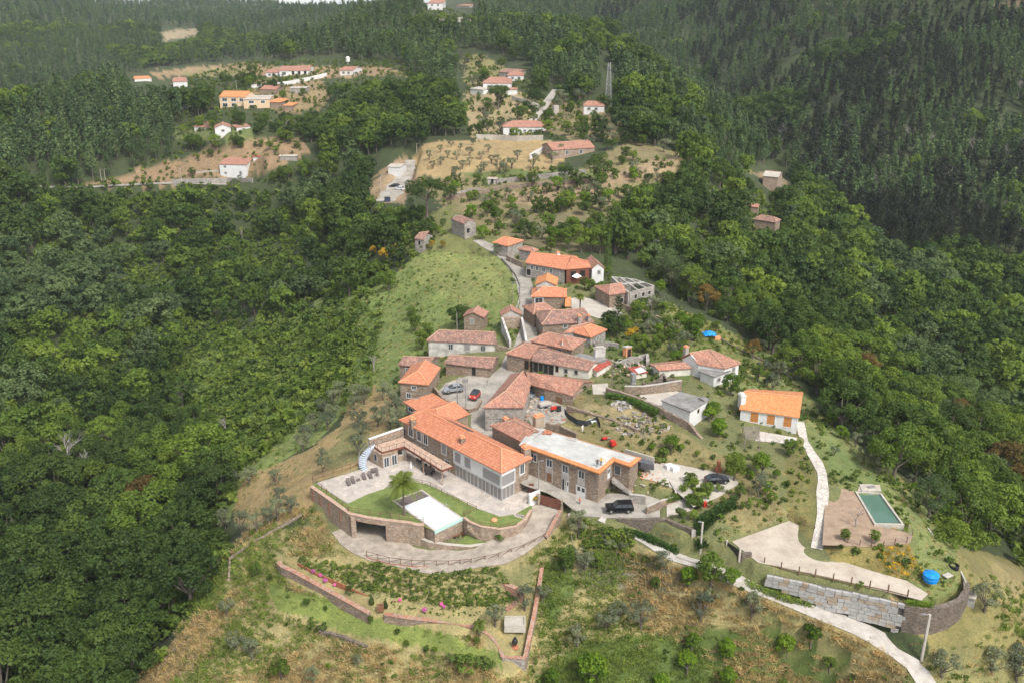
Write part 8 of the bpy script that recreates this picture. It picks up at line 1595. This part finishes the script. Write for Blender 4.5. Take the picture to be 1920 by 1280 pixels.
m.build('blue_tarpaulin', M['bluetank'], label='bright blue tarpaulin draped over a pile on the garden slope', cat='tarpaulin'); v = G((5,1297,325)); MB().box(v + V3((0, 0, .4)), (1.6, 1, .8), .3).build('orange_crate', M['t_ridge'], label='orange crate next to the blue tarpaulin', cat='crate')
def heap(name, label, c, R, n, mats, seed, size=.5, cat='rubble', flat=.35, long=1.0):
 r = random.Random(seed); root = MB(); hz = []
 for k in range(n):
  a = r.uniform(0, 6.28); q = R * r.random() ** .5; x, y = c.x + math.cos(a) * q * long, c.y + math.sin(a) * q; z = H(x, y) + flat * (1 - q / R) * R * .5 * r.random(); s_ = size * r.uniform(.4, 1.4); root.cur = r.randrange(len(mats))
  ax = Vector((r.gauss(0, 1), r.gauss(0, 1), r.gauss(0, .4))).normalized(); b_ = ax.cross(Vector((r.gauss(0, .2), r.gauss(0, .2), 1))).normalized(); root.box((x, y, z + s_ * .15), (s_ * r.uniform(.8, 2.2), s_ * r.uniform(.4, 1), s_ * r.uniform(.15, .5)), ax=(ax, b_, ax.cross(b_)))
 root.cur = 0; o = root.build(name, [M[k] for k in mats], label=label, cat=cat); o['kind'] = 'stuff'; return o
heap('rubble_debris', 'sprawling pile of pale broken stones on the terrace edge', G((5,700,1000)), 4.2, 150, ['conc', 'stone_grey', 'woodgrey', 'conc_dark'], 1, .42, long=1.3)
heap('stone_debris', 'dark heap of slates on the dry upper field', G((5,545,848)), 2.0, 60, ['conc_dark', 'conc'], 2, .55)
heap('yard_rubble', 'scattered white building debris in the yard by the barn', G((2,540,150)), 5, 120, ['conc', 'stone_grey', 'conc_pale', 'rust', 'conc_dark'], 3, .36)
heap('yard_rubble', 'bits of debris beside the block stone house', G((2,470,90)), 4, 90, ['conc', 'terracotta', 'conc_dark'], 4, .4)
heap('yard_rubble', 'rubble around the fallen walls by the brick shed', G((5,560,560)), 6, 120, ['conc', 'stone_grey', 'terracotta'], 5, .5)
heap('yard_rubble', 'loose building material on the concrete yard edge', G((2,1230,560)), 4, 80, ['terracotta', 'conc', 't_ridge'], 6, .35)
heap('stacked_tiles', 'small stack of orange tiles lying on the flat roof', at((2,545,266), 6.6), 1.3, 1, ['t_ridge'], 7, .4)
hp_ = MB(); rr_ = random.Random(3)
for k in range(26): v = at((2, 520 + rr_.uniform(0, 60), 272 + rr_.uniform(-14, 8)), 6.62); hp_.box(v + V3((0, 0, rr_.uniform(.03, .3))), (.5, .28, .08), rr_.uniform(0, 3))
hp_.build('roof_tile_pile', M['t_new'], label='pile of spare orange tiles on the flat roof beside the bright tiled house', cat='tile pile')
hp_ = MB()
for p, w_, d_2, a_2 in (((2,725,312), 1.9, 1.1, -.4), ((2,540,385), .5, .5, 0)): hp_.box(at(p, 6.63), (w_, d_2, .08), a_2)
hp_.build('roofing_sheets', M['conc'], label='thin pale panels lying on the flat roof', cat='panel')
def red(name, label, p, parts_, cat):
 v = G(p); e = empty(name, v, label, cat); e['_o'] = tuple(v)
 for nm_, mt, c, s_ in parts_: MB().box(v + V3(c), s_, .4).build(nm_, M[mt], e)
red('cement_mixer', 'red cement mixer on the track behind the flat roofed building', (2,1010,368), [('drum', 'red', (0, 0, 1.0), (.9, .9, .8)), ('frame', 'red', (.3, .2, .35), (1.1, .15, .7)), ('wheel', 'tyre', (-.4, 0, .2), (.15, .4, .4))], 'cement mixer')
red('small_tractor', 'small red tractor in the cluttered yard near the barn', (2,612,115), [('hood', 'red', (-.5, 0, .8), (1.2, .6, .5)), ('seat', 'black', (.4, 0, .95), (.5, .5, .4)), ('wheel', 'tyre', (.6, .55, .45), (.9, .2, .9)), ('wheel', 'tyre', (.6, -.55, .45), (.9, .2, .9)), ('wheel', 'tyre', (-.8, .45, .28), (.55, .15, .55)), ('wheel', 'tyre', (-.8, -.45, .28), (.55, .15, .55))], 'tractor')
red('trailer', 'pale covered trailer in the yard before the barn', (2,532,88), [('bed', 'carsilver', (0, 0, .7), (2.6, 1.5, .3)), ('cover', 'conc_pale', (0, 0, .95), (2.5, 1.4, .2)), ('wheel', 'tyre', (.2, .8, .3), (.6, .15, .6)), ('wheel', 'tyre', (.2, -.8, .3), (.6, .15, .6))], 'trailer')
red('blue_barrel', 'blue barrel in front of the open barn', (2,512,42), [('shell', 'bluetank', (0, 0, .5), (.6, .6, 1.0)), ('lid', 'bluetank', (0, 0, 1.02), (.66, .66, .06))], 'barrel')
red('red_wheelbarrow', 'red wheelbarrow on the slope behind the flat roofed building', (2,955,320), [('tray', 'red', (0, 0, .5), (1.0, .6, .3)), ('handle', 'woodgrey', (.8, 0, .5), (.8, .5, .05)), ('wheel', 'tyre', (-.6, 0, .2), (.4, .1, .4))], 'wheelbarrow')
red('red_bin', 'small red drum standing in the grass above the ivy bank', (2,1660,785), [('shell', 'red', (0, 0, .4), (.6, .6, .8)), ('lid', 'red', (0, 0, .83), (.66, .66, .06))], 'drum')
red('white_sack', 'left white bulk sack on the concrete yard', (2,1408,520), [('sack', 'whitecloth', (0, 0, .45), (1.3, 1.0, .9)), ('flap', 'whitecloth', (0, 0, .93), (1.0, .7, .1))], 'sack')
red('white_sack', 'right white bulk sack on the concrete yard', (2,1450,535), [('sack', 'whitecloth', (0, 0, .45), (1.3, 1.0, .9)), ('flap', 'whitecloth', (0, 0, .93), (1.0, .7, .1))], 'sack')
red('rusty_chimney_stove', 'rusty orange barbecue chimney behind the black hatchback', (2,1755,545), [('flue', 'rust', (0, 0, 1.6), (.5, .5, 1.6)), ('firebox', 'rust', (0, 0, .5), (1.0, .8, 1.0))], 'barbecue')
red('green_bin', 'dark green waste container at the foot of the upper road', ('b',252,868), [('box', 'jeans', (0, 0, .9), (2.0, 1.2, 1.6)), ('lid', 'black', (0, 0, 1.75), (2.1, 1.3, .12))], 'waste container')
red('steel_tank', 'upright steel water heater tank on the stone wall end', (5,625,690), [('shell', 'steel', (0, 0, 1.6), (.9, .9, 2.4)), ('stand', 'conc', (0, 0, .3), (1.0, 1.0, .6))], 'tank')
red('tyre_planter', 'pale painted tyre planter below the dry field wall', (2,873,190), [('ring', 'whitecloth', (0, 0, .25), (1.2, 1.2, .4)), ('hole', 'dark', (0, 0, .46), (.6, .6, .03))], 'tyre')
ld = MB(); a, b = G((5,718,1130)), G((5,700,1040)) + V3((0, 0, 2.0));
for s_ in (-.25, .25): ld.beam(a + V3((s_, 0, 0)), b + V3((s_, 0, 0)), .07)
for k in range(9): q = a.lerp(b, (k + .5) / 9); ld.beam(q - V3((.25, 0, 0)), q + V3((.25, 0, 0)), .05)
ld.build('ladder', M['woodgrey'], label='wooden ladder leaning on the rubble terrace', cat='ladder')
nt_ = MB(); pts = [((2,672,95),6.0),((2,700,135),5.2),((2,760,172),4.8),((2,830,185),4.8),((2,880,165),5.0),((2,905,150),5.6),((2,925,205),5.0)]; NP = [at(p, z) for p, z in pts]
for a, b in zip(NP, NP[1:]): nt_.face([a - V3((0, 0, 1.2)), b - V3((0, 0, 1.2)), b, a]); nt_.face([a + V3((0, .1, 0)), b + V3((0, .1, 0)), b + V3((0, .1, -1.2)), a + V3((0, .1, -1.2))])
nt_.build('black_net', M['blacknet'], label='black shade net draped along the yard wall', cat='net')
aw = [at((6,990,590), 9), at((6,1030,565), 9.6), at((6,1070,590), 9), at((6,1030,605), 8.6)]; MB().face(aw).face([q - V3((0, 0, .06)) for q in aw][::-1]).build('awning', M['whitecloth'], label='pale blue white awning in the corner of the orange wing house', cat='awning')
mb_ = MB(); mp = [at(p, 5.0) for p in ((2,1080,385),(2,1180,420),(2,1300,455),(2,1305,480),(2,1210,462),(2,1150,430))]; mb_.prism([(p.x, p.y) for p in mp], 3.5, 4.6); mb_.build('membrane_slab', M['asph'], label='dark membrane covered slab behind the corner of the flat roofed building', cat='slab')
cw = [at((2,x,y), z) for x, y, z in ((1100,380,5.0),(1200,410,4.9),(1305,440,4.8))]; m_, _, _ = poly_wall(cw, 2.5, .25); m_.build('concrete_kerb_wall', M['conc_pale'], label='pale concrete kerb wall along the dark membrane slab', cat='wall')
g0 = np.random.default_rng(8)
pts_ = [G(('f', x, y)) for y in range(330, 440, 16) for x in range(540, 860, 22)]
stuff('vegetable_ground_cover', [(p.x + g0.normal(0, .15), p.y, p.z) for p in pts_], PROTO['f_shrubd'] + PROTO['f_shrub'], g0.uniform(.12, .3, len(pts_)), seed=5)
pts_ = [G(('f', x + g0.uniform(-8, 8), y + g0.uniform(-5, 5))) for y in range(190, 300, 22) for x in range(430, 720, 26)]
stuff('garden_vegetation', [(p.x, p.y, p.z) for p in pts_], PROTO['f_shrub'] + PROTO['olive_s'] if 'olive_s' in PROTO else PROTO['f_shrub'], g0.uniform(.4, .95, len(pts_)), seed=6)
for k, (x, y) in enumerate(((590,265),(560,240),(620,280),(670,290))): tree('olive', G(('f', x, y)), 1.5, 'silvery artichoke clump in the kitchen garden', 'artichokes of the kitchen garden', wide=1.6, cat='plant')
for k, (x, y) in enumerate(((725,340),(680,310),(800,360))): tree('small_green', G(('f', x, y)), 1.3, 'leafy green clump at the bed edge of the kitchen garden', 'clumps of the kitchen garden', wide=1.5, cat='plant')
for k, (x, y) in enumerate(((1290,650),(1330,640),(1370,620),(1300,680),(1390,650),(1640,690),(1830,690),(1400,745),(1480,740),(1540,745))): tree('shrub', G((2, x, y)), .9, 'low leafy plant in the beds of the concrete yard', 'plants of the concrete yard beds')
for k, (x, y, h_) in enumerate(((960,700,1.6),(1000,650,1.4),(1060,680,1.8),(1500,870,1.8),(1480,850,1.6),(1580,880,2),(1400,770,1.8),(1450,760,2),(1560,770,2.2),(1590,800,2))): tree('small_green', G((2, x, y)), h_, 'leafy bush beside the entrance steps and garden wall', 'bushes by the entrance steps', wide=1.3, cat='shrub')
# ------------------------------------------------------------------ the air
hz = bpy.data.meshes.new('haze'); hb = MB(); hb.box((0, 1700, 60), (9000, 4400, 760)); ho = hb.build('haze', None, kind='stuff'); ho.data.materials.clear()
hm = bpy.data.materials.new('haze_air'); hm.use_nodes = True; hn = hm.node_tree; hn.nodes.clear(); pv = hn.nodes.new('ShaderNodeVolumePrincipled'); hout = hn.nodes.new('ShaderNodeOutputMaterial')
pv.inputs['Color'].default_value = (.80, .90, 1.0, 1); pv.inputs['Density'].default_value = 0.00007; pv.inputs['Anisotropy'].default_value = 0.0; hn.links.new(pv.outputs[0], hout.inputs['Volume']); ho.data.materials.append(hm)
sb = MB(); SR = 5600; sa = [math.radians(a) for a in range(-75, 76, 5)]; SZ = [-900, 200, 1400]
for a, b in zip(sa, sa[1:]):
 for z0, z1 in zip(SZ, SZ[1:]): sb.face([V3((SR * math.sin(a), SR * math.cos(a), z0)), V3((SR * math.sin(a), SR * math.cos(a), z1)), V3((SR * math.sin(b), SR * math.cos(b), z1)), V3((SR * math.sin(b), SR * math.cos(b), z0))])
t = NT('overcast_sky'); em = t.n('ShaderNodeEmission'); nz_ = t.noise(t.coord(), .002, 4); t.l(t.ramp(nz_, [(.3, (.78, .84, .92)), (.65, (1, 1, 1))]), em.inputs[0]); em.inputs[1].default_value = .44; t.l(em.outputs[0], t.out.inputs[0])
sb.build('sky', t.m, kind='structure')
